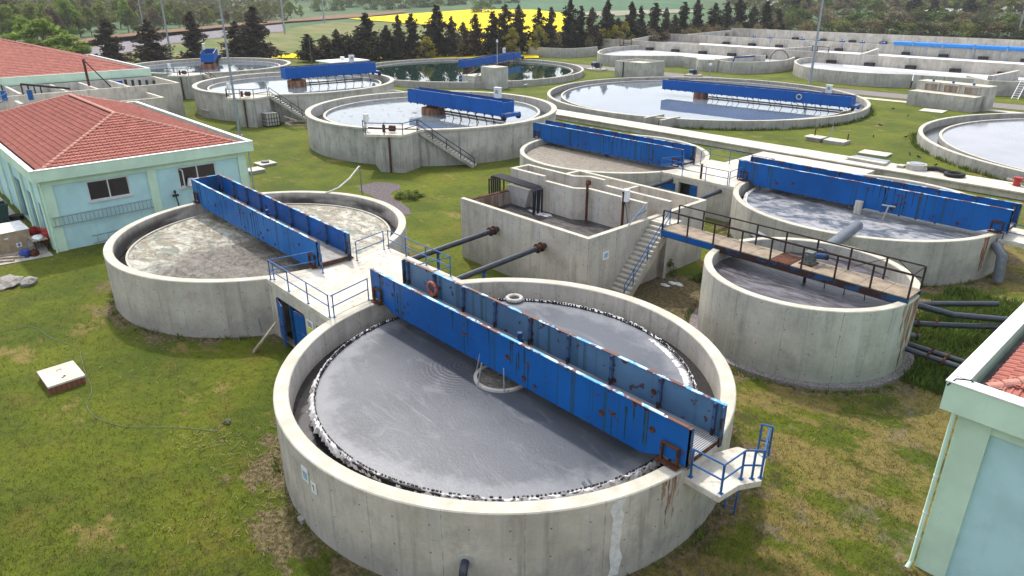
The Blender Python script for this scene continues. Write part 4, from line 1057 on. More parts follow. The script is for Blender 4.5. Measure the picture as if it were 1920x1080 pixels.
bA = full_bridge('long rusty blue bridge spanning the front round tank of grey sludge', -18.4, 17.0, 3.24, 18.0, M['blue'], M['blue_faded'], None, 1)
bB = full_bridge('blue bridge spanning the crusted tank beside the blue building', -41.65, 17.0, 3.24, 18.0, M['blue_bright'], M['blue'], None, 2, end_left=True, tread='plate')
bD = full_bridge('long blue bridge with rust spots over the foamy tank at the right', -19.1, 51.9, 2.94, 18.9, M['blue'], M['blue'], None, 3)
bE = full_bridge('blue bridge over the brown scum tank behind the rectangular basin', -43.0, 51.9, 2.94, 18.3, M['blue'], M['blue'], None, 4)

# life ring hanging on the inner face of the front bridge, white ring floating by the rear rim
def torus(mb, c, R0, r, axis='z', n=28, m=10, wob=0.0, rn=None):
    vs = []
    for i in range(n):
        a = 2 * math.pi * i / n
        for j in range(m):
            b = 2 * math.pi * j / m; rr = R0 + r * math.cos(b); z = r * math.sin(b)
            p = (rr * math.cos(a), rr * math.sin(a), z)
            if axis == 'y': p = (p[0], p[2], p[1])
            vs.append((c[0] + p[0], c[1] + p[1], c[2] + p[2]))
    mb.add(vs, [(i * m + j, ((i + 1) % n) * m + j, ((i + 1) % n) * m + (j + 1) % m, i * m + (j + 1) % m) for i in range(n) for j in range(m)])
mb = MB(); torus(mb, (-24.9, 17.78, 4.02), 0.30, 0.085, 'y')
lr = single('life_ring', mb, M['ring_buoy'], 'faded orange life ring hung inside the front bridge side plate', 'life ring', loc=(-24.9, 17.78, 4.02), smooth=True)
mb = MB(); torus(mb, (-23.75, 22.0, 2.62), 0.36, 0.11)
lr2 = single('life_ring', mb, M['ring_white'], 'dirty white ring lying near the rear rim of the front tank', 'life ring', loc=(-23.75, 22.0, 2.6), smooth=True)
mb = MB(); mb.disc((-23.75, 22.0), 0.3, 2.63, 20)
part('ring_core', mb, M['w_dark'], lr2)

# ------------------------------------------------------------------ rusty footbridge over the small tank
def beammix():
    t = NT('rust_eaten_blue_beam', 0.8, 0.3); ob = t.co('Object', (0.8, 0.8, 1.5))
    c = t.mix(t.step(t.noise(ob, 1.2, 6, 0.65), 0.50, 0.56), (0.035, 0.016, 0.012), (0.012, 0.055, 0.13)); t.color(c); return t.m
M['beam_mix'] = beammix()
fb = thing('footbridge', 'rusty footbridge with brown railings crossing the small round tank', 'footbridge', (-16, 33.75, 3.95))
x0, x1, y0, y1, z0 = -22.9, -9.2, 33.0, 34.6, 4.0
for y in (y0, y1 - 0.08):
    mb = MB(); mb.box(x0, x0 + 3.6, y, y + 0.08, z0 - 0.34, z0); part('beam', mb, M['blue'], fb)
    mb = MB(); mb.box(x0 + 3.603, x1, y, y + 0.08, z0 - 0.32, z0); part('beam', mb, M['beam_mix'], fb)
    mb = MB(); mb.box(x0, x1, y - .03, y + 0.11, z0 - 0.355, z0 - .342); part('beam_flange', mb, M['rust'], fb)
mt_tread = plain('tan_deck_board', (0.27, 0.215, 0.155), 0.85, 0.22, 2.2)
nd = 12
for k in range(nd):
    a = x0 + (x1 - x0) * k / nd; mb = MB(); mb.box(a, a + (x1 - x0) / nd - 0.02, y0 + 0.02, y1 - 0.02, z0 + 0.002, z0 + 0.05)
    part('deck_plate', mb, mt_tread if k not in (6,) else M['rust'], fb)
for y in (y0 + 0.03, y1 - 0.03):
    xs = [x0 + 0.05 + (x1 - x0 - 0.1) * k / 8 for k in range(9)]
    railing(fb, [(x0 + 0.05, y, z0), (x1 - 0.05, y, z0)], M['rail_rust'], h=1.2, mids=(0.62,) if y > 34 else (), r=0.042, posts_at=[(x, y, z0) for x in xs], feet=False)
railing(fb, [(x1 - 0.05, y0 + 0.03, z0), (x1 - 0.05, y1 - 0.03, z0)], M['rail_rust'], h=1.2, mids=(), r=0.035, posts_at=[], feet=False) if False else None
mb = MB(); mb.tube([(x1 - 0.05, y0 + 0.03, z0 + 1.2), (x1 - 0.05, y1 - 0.03, z0 + 1.2)], 0.035, 6); part('end_rail', mb, M['rail_rust'], fb)
mb = MB(); mb.tube([(x1 - 1.6, y1, z0 + 1.2), (x1 - 3.2, y1, z0 + 0.3)], 0.018, 6); mb.tube([(x1 - 1.3, y1, z0 + 1.2), (x1 - 0.2, y1 - 0.1, z0 + 0.5)], 0.018, 6); part('brace', mb, M['rail_rust'], fb)
for x in (-18.9, -9.75):
    mb = MB(); mb.box(x - 0.22, x + 0.22, 33.15, 34.45, 3.805, 3.98); part('bearing_block', mb, M['rust'], fb)
mtr = thing('gear_motor', 'grey and blue gear motor standing on the rusty footbridge', 'motor', (-14.4, 33.95, 4.06))
mb = MB(); mb.box(-14.75, -14.05, 33.55, 34.35, 4.052, 4.10); part('base_plate', mb, M['rust'], mtr)
mb = MB(); mb.cyl((-14.4, 33.95), 0.34, 4.1, 4.28, 20); mb.cyl((-14.4, 33.95), 0.30, 4.28, 4.62, 20, 0.27); mb.box(-14.62, -14.18, 33.72, 34.18, 4.62, 4.70)
for k in range(4): mb.cyl((-14.4, 33.95), 0.325, 4.32 + 0.08 * k, 4.345 + 0.08 * k, 20)
part('gearbox', mb, M['motor'], mtr, smooth=True)
mb = MB(); mb.tube([(-14.2, 34.0, 4.52), (-13.75, 34.25, 4.52)], 0.15, 14); part('motor_body', mb, M['motor_blue'], mtr, smooth=True)
mb = MB(); mb.tube([(-13.75, 34.25, 4.52), (-13.6, 34.33, 4.52)], 0.16, 14); part('fan_cover', mb, M['black'], mtr, smooth=True)
mb = MB(); mb.tube([(-14.4, 33.8, 4.0), (-14.4, 33.8, 2.9)], 0.07, 10); part('shaft', mb, M['black'], mtr, smooth=True)
for ang2, r2 in ((0.3, 3.6),):
    mb = MB()
    for k in range(4): mb.tube([(-14.3 + 1.0 * k, 33.7 - 0.05 * k, 3.95), (-14.3 + 1.0 * k, 33.72, 3.0)], 0.022, 6)
    part('scraper_hanger', mb, M['black'], mtr)

# ------------------------------------------------------------------ half-span scraper bridges on the big tanks
def radial_bridge(label, c, ang_, r0, L, rimz, zb, zt, wid=1.9, cab=0.7, ring=False, arms=8, waterz=0.6, mat=None, beam=True):
    B = thing('scraper_bridge', label, 'bridge', (c[0], c[1], 0), ang_)
    mat = mat or M['blue_far']
    for y in (-wid / 2, wid / 2 - 0.06):
        mb = MB(); mb.box(-r0, L - 1.2, y, y + 0.06, zb, zt)
        g_ = part('side_plate', mb, mat, B, local=True)
        mb = MB(); mb.box(-r0, L - 1.2, y - 0.03, y + 0.09, zt + 0.001, zt + 0.05); part('rail_flange', mb, M['black'] if y > 0 else mat, g_, local=True)
        rb_ = MB(); rb_.box(-0.04, 0.04, -0.03, 0.0, zb, zt); rm = rb_.mesh('joint_rib', M['blue_far'])
        if y < 0:
            for k in range(5): piece('joint_rib', rm, g_, (-r0 + (L + r0) * (k + 0.5) / 5.4, y - 0.001, 0), world=False)
        sc = MB(); sc.tube([(0, 0, 0), (0, 0.1, 0)], 0.12, 7); sm_ = sc.mesh('lug', M['black'])
        if y < 0:
            for k in range(int((L + r0) / 1.3)): piece('lug', sm_, g_, (-r0 + 0.5 + 1.3 * k, y - 0.02, zb), world=False)
    for x in (-r0, L - 1.26):
        mb = MB(); mb.box(x, x + 0.06, -wid / 2 + 0.062, wid / 2 - 0.062, zb, zt - 0.1); part('end_plate', mb, mat, B, local=True)
    mb = MB(); mb.box(-r0 + 0.07, L - 1.3, -wid / 2 + 0.07, wid / 2 - 0.07, zb + 0.5, zb + 0.55); part('deck', mb, M['black'], B, local=True)
    # centre bearing
    mb = MB(); mb.cyl((0, 0), 0.55, rimz - 0.25, zb, 14, 0.8); part('centre_bearing', mb, M['rust'], B, smooth=True, local=True)
    for k in range(arms):
        x = 1.5 + (L - 4.2) * k / max(1, arms - 1); y = -wid / 2 + 0.1
        mb = MB(); mb.tube([(x, y, zb + 0.3), (x + 0.1, y - 0.15, zb - 0.25), (x + 0.45, y, waterz - 0.1)], 0.05, 6)
        if k % 2 == 0: mb.tube([(x + 0.45, y + 1, waterz), (x + 0.9, y + 0.6, (waterz + zb) / 2), (x + 0.3, y + 0.5, zb)], 0.04, 6)
        part('scraper_arm', mb, M['black'], B, local=True)
    if beam:
        mb = MB(); mb.box(0.8, L - 2.8, wid / 2 + 0.2, wid / 2 + 0.36, waterz + 0.05, waterz + 0.26); part('scum_beam', mb, M['motor'], B, local=True)
    # wheel carriage on the rim
    x = L - 0.75
    mb = MB(); mb.box(x - 0.4, x + 0.3, -wid / 2 - 0.3, wid / 2 + 0.3, rimz + 0.35, rimz + 0.75); part('carriage', mb, mat, B, local=True, bevel=0.04)
    for y in (-wid / 2 - 0.2, wid / 2 + 0.2):
        mb = MB(); mb.tube([(x - 0.14, y, rimz + 0.33), (x + 0.14, y, rimz + 0.33)], 0.32, 14); part('wheel', mb, M['tyre'], B, smooth=True, local=True)
    mb = MB(); mb.tube([(x, -wid / 2 - 0.6, rimz + 0.6), (x, -wid / 2 - 0.1, rimz + 0.6)], 0.2, 12); part('drive_motor', mb, M['motor_blue'], B, smooth=True, local=True)
    xc = -r0 + (L + r0) * cab
    cb_ = MB(); cb_.box(xc - 0.42, xc + 0.42, wid / 2 - 0.42, wid / 2 - 0.02, zt + 0.05, zt + 1.15); cb_.box(xc - 0.47, xc + 0.47, wid / 2 - 0.47, wid / 2 + 0.03, zt + 1.15, zt + 1.2)
    cabn = part('control_cabinet', cb_, M['white'], B, local=True)
    mb = MB(); mb.box(xc - 0.2, xc + 0.2, wid / 2 - 0.44, wid / 2 - 0.425, zt + 0.55, zt + 0.95); part('cabinet_panel', mb, M['galv'], cabn, local=True)
    if ring:
        mb = MB(); torus(mb, (xc - 3.5, -wid / 2 - 0.09, (zb + zt) / 2 + 0.1), 0.36, 0.09, 'y')
        lr_ = single('life_ring', mb, M['ring_white'], 'pale life ring on the side of the long mirrored blue bridge', 'life ring', smooth=True, loc=(0, 0, 0))
        lr_.location = (c[0], c[1], 0); lr_.rotation_euler = (0, 0, ang_)
    return B
def pier(T, c, r, z0, z1):
    mb = MB(); mb.cyl(c, r, z0, z1, 28, r * 0.98); part('centre_drum', mb, M['drum'], T, smooth=True)
    mb = MB(); mb.cyl(c, r * 0.55, z1, z1 + 0.3, 20); part('drum_cap', mb, M['rust'], T, smooth=True)
pier(tF, CF, 1.45, 2.9, 3.75); pier(tJ, CJ, 1.45, 2.9, 3.95); pier(tK, CK, 1.45, 2.9, 3.95); pier(tG, CG, 1.2, 0.4, 1.5); pier(tI, CI, 1.3, 0.4, 1.5); pier(tH, CH, 1.2, 0.4, 1.5)
radial_bridge('blue scraper bridge above the tank with dark floating flecks', CF, R_(4), 3.6, 13.9, 3.8, 4.15, 5.75, waterz=3.1, cab=0.80)
radial_bridge('blue scraper bridge of the second raised tank, pointing away behind the rusty drum', CJ, R_(85), 2.0, 14.6, 3.8, 4.3, 5.95, waterz=3.1, cab=0.72)
radial_bridge('blue scraper bridge seen end-on above the farthest raised tank', CK, R_(156), 1.0, 14.4, 3.8, 4.3, 5.9, waterz=3.1, cab=0.6, wid=2.4)
radial_bridge('very long blue scraper bridge mirrored in the wide sky-blue basin', CG, R_(5), 6.8, 25.0, 1.2, 1.55, 3.05, waterz=0.62, cab=0.84, arms=13, ring=True)
radial_bridge('blue scraper bridge over the dark green water near the conifers', CI, R_(110), 2.5, 25.0, 1.2, 1.5, 3.0, waterz=0.62, cab=0.75, arms=9)
radial_bridge('blue scraper bridge of the right-hand basin, outside the view', CH, R_(-20), 3.0, 25.0, 1.2, 1.55, 3.05, waterz=0.62, cab=0.8, arms=6) if False else None
# D tank fittings: bent scum trough, centre pipe
sc_ = thing('scum_trough', 'bent dark scum trough floating under the right-hand blue bridge', 'trough', (-22, 52.5, 2.3))
mb = MB(); mb.tube([(-26.5, 52.9, 2.55), (-20.5, 53.0, 2.55), (-19.7, 52.2, 2.5), (-19.6, 51.6, 2.3)], 0.16, 8); part('trough', mb, M['concrete_old'], sc_, smooth=True)
mb = MB(); mb.cyl((-18.7, 50.7), 0.27, 2.1, 3.2, 14); mb.tube([(-16.9, 50.6, 2.2), (-16.7, 50.6, 3.3)], 0.05, 6); mb.tube([(-17.1, 50.5, 3.3), (-16.3, 50.7, 3.3)], 0.05, 6); part('standpipe', mb, M['concrete_old'], sc_, smooth=True)
mb = MB(); mb.tube([(-16.75, 45.89, 2.90), (-15.89, 40.22, 3.20), (-15.59, 37.89, 3.20)], 0.34, 16)
gp = single('grey_pipe', mb, M['pipe_grey'], 'thick grey pipe reaching from the foamy tank behind the gear motor', 'pipe', smooth=True, loc=(-16.75, 45.89, 2.90))
pg = MB(); pg.tube([(-20.48, 39.13, 2.90), (-19.05, 38.71, 2.60)], 0.13, 10)
single('pipe_end', pg, M['pipe_grey'], 'left pale pipe end showing behind the rusty footbridge', 'pipe', smooth=True, loc=(-20.48, 39.13, 2.90))
pg = MB(); pg.tube([(-20.17, 39.33, 3.00), (-18.68, 38.44, 3.00), (-18.32, 38.39, 2.60)], 0.2, 10)
single('pipe_end', pg, M['pipe_grey'], 'thicker dark grey pipe bend showing behind the rusty footbridge', 'pipe', smooth=True, loc=(-20.17, 39.33, 3.00))
mb = MB(); mb.tube([(-17.41, 50.17, 3.00), (-16.95, 48.45, 2.40), (-18.42, 50.68, 4.30), (-18.54, 52.71, 4.50)], 0.012, 5)
# scum pipe foot in tank A by the near rim
mb = MB(); mb.tube([(-11.76, 14.01, 2.50), (-11.36, 13.87, 2.45), (-11.37, 14.02, 2.20)], 0.15, 12)
single('scum_pipe', mb, M['pipe_grey'], 'short grey pipe end dipping by the notched weir of the front tank', 'pipe', smooth=True, loc=(-11.76, 14.01, 2.50))

# platforms with stairs on the raised tanks
def tank_platform(label, c, zt=3.8):
    """angular platform on a concrete valve chamber, plus a straight stair running down along the tank wall"""
    ox, oy = c[0] + 9.55, c[1] - 15.0                       # outer slab corner
    T = thing('valve_platform', label, 'platform', (ox, oy, 0))
    def P(x, y): return (ox + x, oy + y)
    mb = MB(); mb.prism([P(0.9, 0.5), P(2.9, 2.0), P(1.9, 4.6), P(-1.5, 5.0), P(-2.6, 2.0)], 0, zt - 0.24); part('chamber', mb, M['concrete_old'], T)
    mb = MB(); mb.prism([P(0, -0.6), P(3.0, 2.0), P(1.9, 4.9), P(-0.5, 6.2), P(-3.6, 2.2)], zt - 0.24, zt); part('slab', mb, M['deck'], T)
    mb = MB(); mb.tube([(ox + 1.9, oy + 1.05, 0), (ox + 1.9, oy + 1.05, zt - 0.25)], 0.11, 8); part('rusty_drain', mb, M['rust'], T)
    a, b, c_ = P(-1.6, 0.3), P(0.0, -0.4), P(2.8, 2.1)
    d_ = P(2.0, 4.4)
    railing(T, [a + (zt,), b + (zt,), c_ + (zt,), d_ + (zt,)], M['rail_dark'], spacing=1.7, r=0.045)
    s0 = Vector(P(1.3, 5.2) + (zt,)); s1 = Vector((ox + 5.6, oy + 9.0, 0)); dv = s1 - s0; n_ = 18
    rot = math.atan2(dv.y, dv.x)
    st = MB(); st.box(0, 0.34, -0.6, 0.6, -0.08, 0); sme_ = st.mesh('step', M['deck'])
    for k in range(n_):
        p = s0.lerp(s1, (k + 0.6) / (n_ + 0.6)); piece('step', sme_, T, tuple(p), (0, 0, rot))
    nn = Vector((-math.sin(rot), math.cos(rot), 0))
    mb = MB()
    for q in (-0.58, 0.58): mb.bar(s0 + nn * q - Vector((0, 0, .2)), s1 + nn * q, 0.1, 0.3)
    part('stringer', mb, M['concrete_old'], T)
    mb = MB()
    for hh in (1.05, 0.55): mb.tube([s0 - nn * .6 + Vector((0, 0, hh)), s1 - nn * .6 + Vector((0, 0, hh))], 0.045, 6)
    hr_ = part('handrail', mb, M['rail_dark'], T)
    pm_ = MB(); pm_.tube([(0, 0, 0), (0, 0, 1.05)], 0.045, 6); pme_ = pm_.mesh('post', M['rail_dark'])
    for k in range(5): piece('post', pme_, hr_, tuple(s0.lerp(s1, k / 4) - nn * .6))
    X, Y = ox - 1.4, oy + 0.6
    mb = MB(); mb.box(X - 0.2, X + 0.2, Y - 0.2, Y + 0.2, zt + 0.9, zt + 1.7); mb.box(X - 0.05, X + 0.05, Y - 0.05, Y + 0.05, zt, zt + 0.9); part('lamp_box', mb, M['white'], T)
    X, Y = ox + 0.2, oy + 1.6
    mb = MB(); mb.cyl((X, Y), 0.16, zt, zt + 0.7, 10); mb.tube([(X + 0.6, Y + .3, zt + 0.4), (X + 1.1, Y + .6, zt + 0.4)], 0.3, 12); mb.tube([(X, Y, zt + 0.35), (X + .8, Y + .4, zt + 0.35)], 0.08, 8)
    part('valve', mb, M['rust'], T, smooth=True)
    return T
tank_platform('concrete valve platform with dark stair on the near side of the flecked tank', CF)
tank_platform('concrete valve platform with stair on the near side of the second raised tank', (CJ[0] + 1.2, CJ[1]))
tank_platform('concrete valve platform of the farthest raised tank, beside the long grey channel block', (CK[0] + 4.4, CK[1] + 3.2))

# ------------------------------------------------------------------ pipes
def pipe(name, label, pts, r, mat, flanges=(), props=(), n=10, group=None):
    T = thing(name, label, 'pipe', tuple(pts[0]), group=group)
    mb = MB(); mb.tube(pts, r, n); part('pipe_run', mb, mat, T, smooth=True)
    for f in flanges:
        a, b = Vector(pts[0]), Vector(pts[-1]); p = a.lerp(b, f); d = (b - a).normalized()
        mb = MB(); mb.tube([p - d * 0.04, p + d * 0.04], r * 1.75, 12); part('flange_ring', mb, M['rust'], T, smooth=True)
    for f, z in props:
        a, b = Vector(pts[0]), Vector(pts[-1]); p = a.lerp(b, f)
        mb = MB(); mb.tube([(p.x, p.y, 0), (p.x, p.y, p.z - r)], 0.09, 8); part('support_post', mb, M['rail_blue'], T)
        mb = MB(); mb.box(p.x - 0.2, p.x + 0.2, p.y - 0.06, p.y + 0.06, p.z - r - 0.05, p.z - r + 0.02); part('saddle', mb, M['rail_blue'], T)
    return T
pipe('sludge_pipe', 'black pipe on a blue post reaching the left half of the basin front', [(-31.95, 28.4, 2.95), (-31.98, 24.0, 2.72), (-32.0, 20.3, 2.5)], 0.17, M['pipe'], (0.07, 0.11), ((0.62, 0),))
pipe('sludge_pipe', 'black pipe on a blue post reaching the right half of the basin front', [(-27.7, 28.4, 2.95), (-27.75, 24.0, 2.72), (-27.8, 20.3, 2.5)], 0.17, M['pipe'], (0.07, 0.11), ((0.62, 0),))
pipe('sludge_pipe', 'black pipe entering the rear pump room wall beside the blue panel', [(-33.1, 48.6, 2.35), (-33.1, 44, 2.3), (-33.1, 39.8, 2.3)], 0.17, M['pipe'])
pipe('sludge_pipe', 'black pipe entering the rear pump room wall right of the open door', [(-28.5, 48.6, 2.35), (-28.4, 44, 2.3), (-28.3, 39.8, 2.3)], 0.17, M['pipe'])
pipe('drain_pipe', 'long grey-black pipe sloping down from the footbridge end over the weeds', [(-10.6, 36.9, 2.3), (-8.7, 39.0, 1.5), (-6.78, 41.7, 1.0), (-5.5, 43.6, .8)], 0.17, M['pipe'])
pipe('drain_pipe', 'black pipe lying highest in the weeds with a capped right end', [(-11.5, 38.6, 1.0), (-10.88, 40.26, 1.0), (-9.2, 42.3, 0.95), (-7.88, 44.17, 0.8)], 0.16, M['pipe'])
pipe('drain_pipe', 'black pipe with two rusty clamps running right through the weeds', [(-11.0, 37.0, 0.95), (-9.2, 38.7, 0.85), (-7.04, 41.1, 0.7), (-5.4, 42.9, 0.6)], 0.15, M['pipe'], (0.18, 0.30))
pipe('drain_pipe', 'near pipe of the low clamped pair leaving the rust-stained wall', [(-9.5, 34.15, 1.1), (-8.2, 34.2, 1.05), (-5.0, 34.3, 0.95)], 0.13, M['pipe'], (0.3, 0.45))
pipe('drain_pipe', 'rear pipe of the low clamped pair leaving the rust-stained wall', [(-9.5, 34.65, 1.15), (-8.2, 34.75, 1.1), (-5.0, 34.95, 1.0)], 0.13, M['pipe'], (0.3, 0.45))
pipe('drain_pipe', 'short grey pipe stub above the low clamped pipes', [(-9.7, 35.4, 1.25), (-9.1, 35.7, 1.25)], 0.13, M['pipe_grey'], (0.85,))
pipe('drain_pipe', 'dark corrugated duct bending down beside the right-hand landing', [(-10.0, 50.4, 2.3), (-9.4, 50.0, 1.8), (-9.2, 49.7, 0.2)], 0.3, M['pipe_grey'], n=12)
p0 = (-46.04, 23.81, 3.25)
ov = thing('overflow_pipe', 'bent pale pipe on a thin post over the rear rim of the crusted tank', 'pipe', (-54.72, 31.83, 0.00))
mb = MB(); mb.tube([p0, (-46.94, 25.34, 3.20), (-49.53, 27.76, 3.00), (-53.65, 31.12, 2.75)], 0.07, 8); part('pipe_run', mb, M['pipe_white'], ov, smooth=True)
mb = MB(); mb.tube([(-54.72, 31.83, 0.00), (-53.62, 31.16, 2.75)], 0.06, 8); part('post', mb, M['galv'], ov, smooth=True)
# blue header pipe on the far basin wall

# ------------------------------------------------------------------ aeration ditches at the upper right
def long_wall(label, x0, x1, y, h, th=0.45, boxes=None, step=None, mat=None, brackets=0):
    T = thing('basin_wall', label, 'wall', ((x0 + x1) / 2, y, 0))
    mb = MB(); k = x0
    mb.box(x0, x1, y, y + th, 0, h); part('wall', mb, mat or M['concrete'], T)
    if boxes:
        bm_ = MB(); bm_.box(-0.95, 0.95, -1.3, -0.1, -0.05, 0.85); bme = bm_.mesh('aerator_cover', M['black'])
        for bx in boxes: piece('aerator_cover', bme, T, (bx, y - 0.05, 1.25))
        mb = MB(); mb.box(x0 + 2, x1, y - 1.5, y - 1.35, 1.25, 1.4); part('walkway_edge', mb, M['concrete_white'], T)
    if brackets:
        br = MB(); br.box(-0.08, 0.08, -0.10, 0, 0, h - 0.1); brm = br.mesh('bracket', M['galv'])
        for q in range(brackets): piece('bracket', brm, T, (x0 + (x1 - x0) * (q + 0.5) / brackets, y - 0.002, 0))
    return T
def ditch_water(x0, x1, y0, y1, z, nm='ditch_water'):
    mb = MB(); mb.add([(x0, y0, z), (x1, y0, z), (x1, y1, z), (x0, y1, z)], [(0, 1, 2, 3)])
    return struct(nm, mb, M['w_ditch'])
def curved(label, c, R0, a0, a1, h, th=0.45, n=40, x_to=None, mat=None):
    T = thing('curved_wall', label, 'wall', (c[0], c[1], 0))
    mb = MB(); mb.lathe([(R0 - th, 0), (R0, 0), (R0, h), (R0 - th, h)], c, n, a0, a1); part('wall', mb, mat or M['concrete_old'], T, smooth=True)
    return T
def gx_(p): return p[0]
YA, YB_, YC = 169.0, 205.0, 241.5
long_wall('long grey dividing wall behind the nearest aeration ditch, with black boxes', gx_((-148.54, 165.10, 3.60)), -14, YA, 3.6, boxes=[-126 + 8.6 * k for k in range(13)])
long_wall('long grey wall of the second aeration ditch, black boxes along its foot', gx_((-150.34, 204.20, 3.60)), -10, YB_, 3.6, boxes=[-124 + 8.8 * k for k in range(13)], brackets=26)
long_wall('rearmost long grey wall of the aeration ditches, below the shrubs', gx_((-145.19, 232.38, 4.20)), -8, YC, 4.2, boxes=[-120 + 9.6 * k for k in range(11)], brackets=9)

def poly_wall(label, pts, hgt, th=0.45, mat='concrete_old', name='curved_wall'):
    """one cast wall following a line of ground points"""
    P_ = [Vector((p[0], p[1])) for p in pts]; n = len(P_); L_ = []
    for i in range(n):
        d = (P_[min(i + 1, n - 1)] - P_[max(i - 1, 0)]).normalized(); L_.append(P_[i] + Vector((-d.y, d.x)) * th)
    vs = []
    for p, q in zip(P_, L_): vs += [(p.x, p.y, 0), (p.x, p.y, hgt), (q.x, q.y, hgt), (q.x, q.y, 0)]
    fs = [(4 * i + k, 4 * i + (k + 1) % 4, 4 * i + 4 + (k + 1) % 4, 4 * i + 4 + k) for i in range(n - 1) for k in range(4)] + [(0, 3, 2, 1), (4 * n - 4, 4 * n - 3, 4 * n - 2, 4 * n - 1)]
    T = thing(name, label, 'wall', (P_[0].x, P_[0].y, 0)); mb = MB(); mb.add(vs, fs); part('wall', mb, M[mat], T, smooth=True); return T
def smooth2(pts, k=4):
    return [(v.x, v.y) for v in smooth_pts([Vector((p[0], p[1], 0)) for p in pts], k)]
def smooth_pts(P_, n):
    out = []
    for i in range(len(P_) - 1):
        a, b, c, d = P_[max(i - 1, 0)], P_[i], P_[i + 1], P_[min(i + 2, len(P_) - 1)]
        for k in range(n):
            t = k / n; out.append(0.5 * ((2 * b) + (c - a) * t + (2 * a - 5 * b + 4 * c - d) * t * t + (3 * b - a - 3 * c + d) * t ** 3))
    return out + [P_[-1]]
W1 = smooth2([(-129.75, 169.88, 2.45), (-131.26, 162.21, 2.45), (-129.56, 154.03, 2.45), (-126.16, 147.03, 2.45), (-122.07, 141.49, 2.45), (-118.30, 138.54, 2.45), (-114.24, 137.34, 2.45), (-110.27, 139.49, 2.45), (-104.83, 145.40, 2.45), (-101.04, 148.44, 2.45)])
W3 = smooth2([(-96.15, 146.45, 2.45), (-93.36, 143.54, 2.45), (-90.18, 145.06, 2.45), (-85.53, 143.61, 2.45), (-82.44, 146.07, 2.45), (-80.31, 150.19, 2.45), (-79.58, 154.70, 2.45), (-80.12, 159.89, 2.45), (-81.96, 166.01, 2.45)])
W4 = smooth2([(-78.92, 167.24, 2.45), (-79.28, 162.78, 2.45), (-77.57, 156.89, 2.45), (-74.80, 151.70, 2.45), (-71.88, 148.04, 2.45), (-67.81, 144.44, 2.45), (-62.25, 142.99, 2.45), (-55.67, 143.13, 2.45), (-49.21, 146.81, 2.45)])
W6 = [(-41.97, 152.72, 2.45), (-39.86, 149.36, 2.45), (-36.49, 145.95, 2.45), (-31.69, 148.92, 2.45), (-26.25, 149.96, 2.45)]
W0 = smooth2([(-158.62, 176.32, 2.45), (-156.25, 165.92, 2.45), (-151.59, 147.69, 2.45), (-149.02, 142.90, 2.45), (-144.79, 143.12, 2.45), (-139.13, 143.62, 2.45), (-135.76, 145.91, 2.45), (-134.54, 151.41, 2.45), (-135.04, 156.63, 2.45)])
poly_wall('rounded left end and near wall of the first aeration ditch, behind the square block', W1, 2.45)
poly_wall('near wall of the first ditch between the square block and the small pump set', [(-100.20, 147.23, 2.45), (-95.98, 146.63, 2.45)], 2.45, name='basin_wall')
poly_wall('rounded right end wall of the first aeration ditch, carrying a dark leaning pipe', W3, 2.45)
poly_wall('long rounded near wall of the second aeration ditch behind the light pole', W4, 2.45)
poly_wall('angled grey wall just behind the three-bay box', [(-48.91, 146.48, 2.45), (-44.08, 147.25, 2.45), (-39.33, 147.52, 2.45)], 2.45, name='basin_wall')
poly_wall('grey ditch wall behind the pale ladder at the right edge', W6, 2.45, name='basin_wall')
poly_wall('low rounded grey basin wall at the far left end of the aeration ditches', W0, 2.4)
poly_wall('sloping divider wall rising left of the hoop in the first ditch', [(-89.29, 144.48, 2.60), (-89.52, 152.38, 2.70), (-89.51, 160.11, 2.80), (-87.04, 161.36, 2.70)], 2.7, 0.8, name='basin_wall')
poly_wall('slanting pale wall above the ladder at the right edge', [(-36.89, 148.81, 2.60), (-36.46, 156.41, 2.90), (-36.19, 163.31, 3.10)], 3.0, 0.7, name='basin_wall')
def area(nm, pts, z, mat):
    mb = MB(); mb.add([(p[0], p[1], z) for p in pts], [tuple(range(len(pts)))]); me = mb.mesh(nm, M[mat])
    if me.polygons[0].normal.z < 0: me.flip_normals()
    o = bpy.data.objects.new(nm, me); col.objects.link(o); o['kind'] = 'structure'; return o
area('ditch_water', [(W1[0][0], YA)] + [(p[0] + .1, p[1] + .1) for p in W1] + [(p[0], p[1] + .1) for p in W3] + [(W3[-1][0], YA)], 1.3, 'w_foamy')
area('ditch_water', [(W4[0][0], YA)] + [(p[0] + .1, p[1] + .1) for p in W4] + [(-44.23, 147.71, 2.45)[:2], (W6[0][0], W6[0][1] + .2), (W6[1][0], W6[1][1] + .3), (W6[3][0], W6[3][1] + .3), (-14, W6[3][1]), (-14, YA)], 1.3, 'w_foamy')
area('basin_water', [(p[0], p[1] + .05) for p in W0], 1.3, 'w_dark')
ditch_water(-150, -12, YA + .5, YB_ - .1, 1.3); ditch_water(-160, -10, YB_ + .5, YC - .1, 1.3)
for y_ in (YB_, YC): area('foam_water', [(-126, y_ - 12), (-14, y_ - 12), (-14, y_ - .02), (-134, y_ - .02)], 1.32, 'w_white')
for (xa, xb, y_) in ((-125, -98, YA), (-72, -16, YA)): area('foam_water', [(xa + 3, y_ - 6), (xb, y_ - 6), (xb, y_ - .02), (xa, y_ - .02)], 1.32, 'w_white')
def flat(label, x0, y0, x1, y1, h, th=0.45, mat=None):
    T = thing('basin_wall', label, 'wall', (x0, y0, 0)); a = Vector((x0, y0)); b = Vector((x1, y1)); d = (b - a).normalized(); nrm = Vector((-d.y, d.x)) * th
    mb = MB(); mb.prism([tuple(a), tuple(b), tuple(b + nrm), tuple(a + nrm)], 0, h); part('wall', mb, mat or M['concrete_old'], T); return T
flat('slanting short wall at the corner of the rear ditches', (-149.58, 203.19, 3.50)[0], YB_, (-135.11, 168.03, 3.50)[0], YA + .5, 3.5)
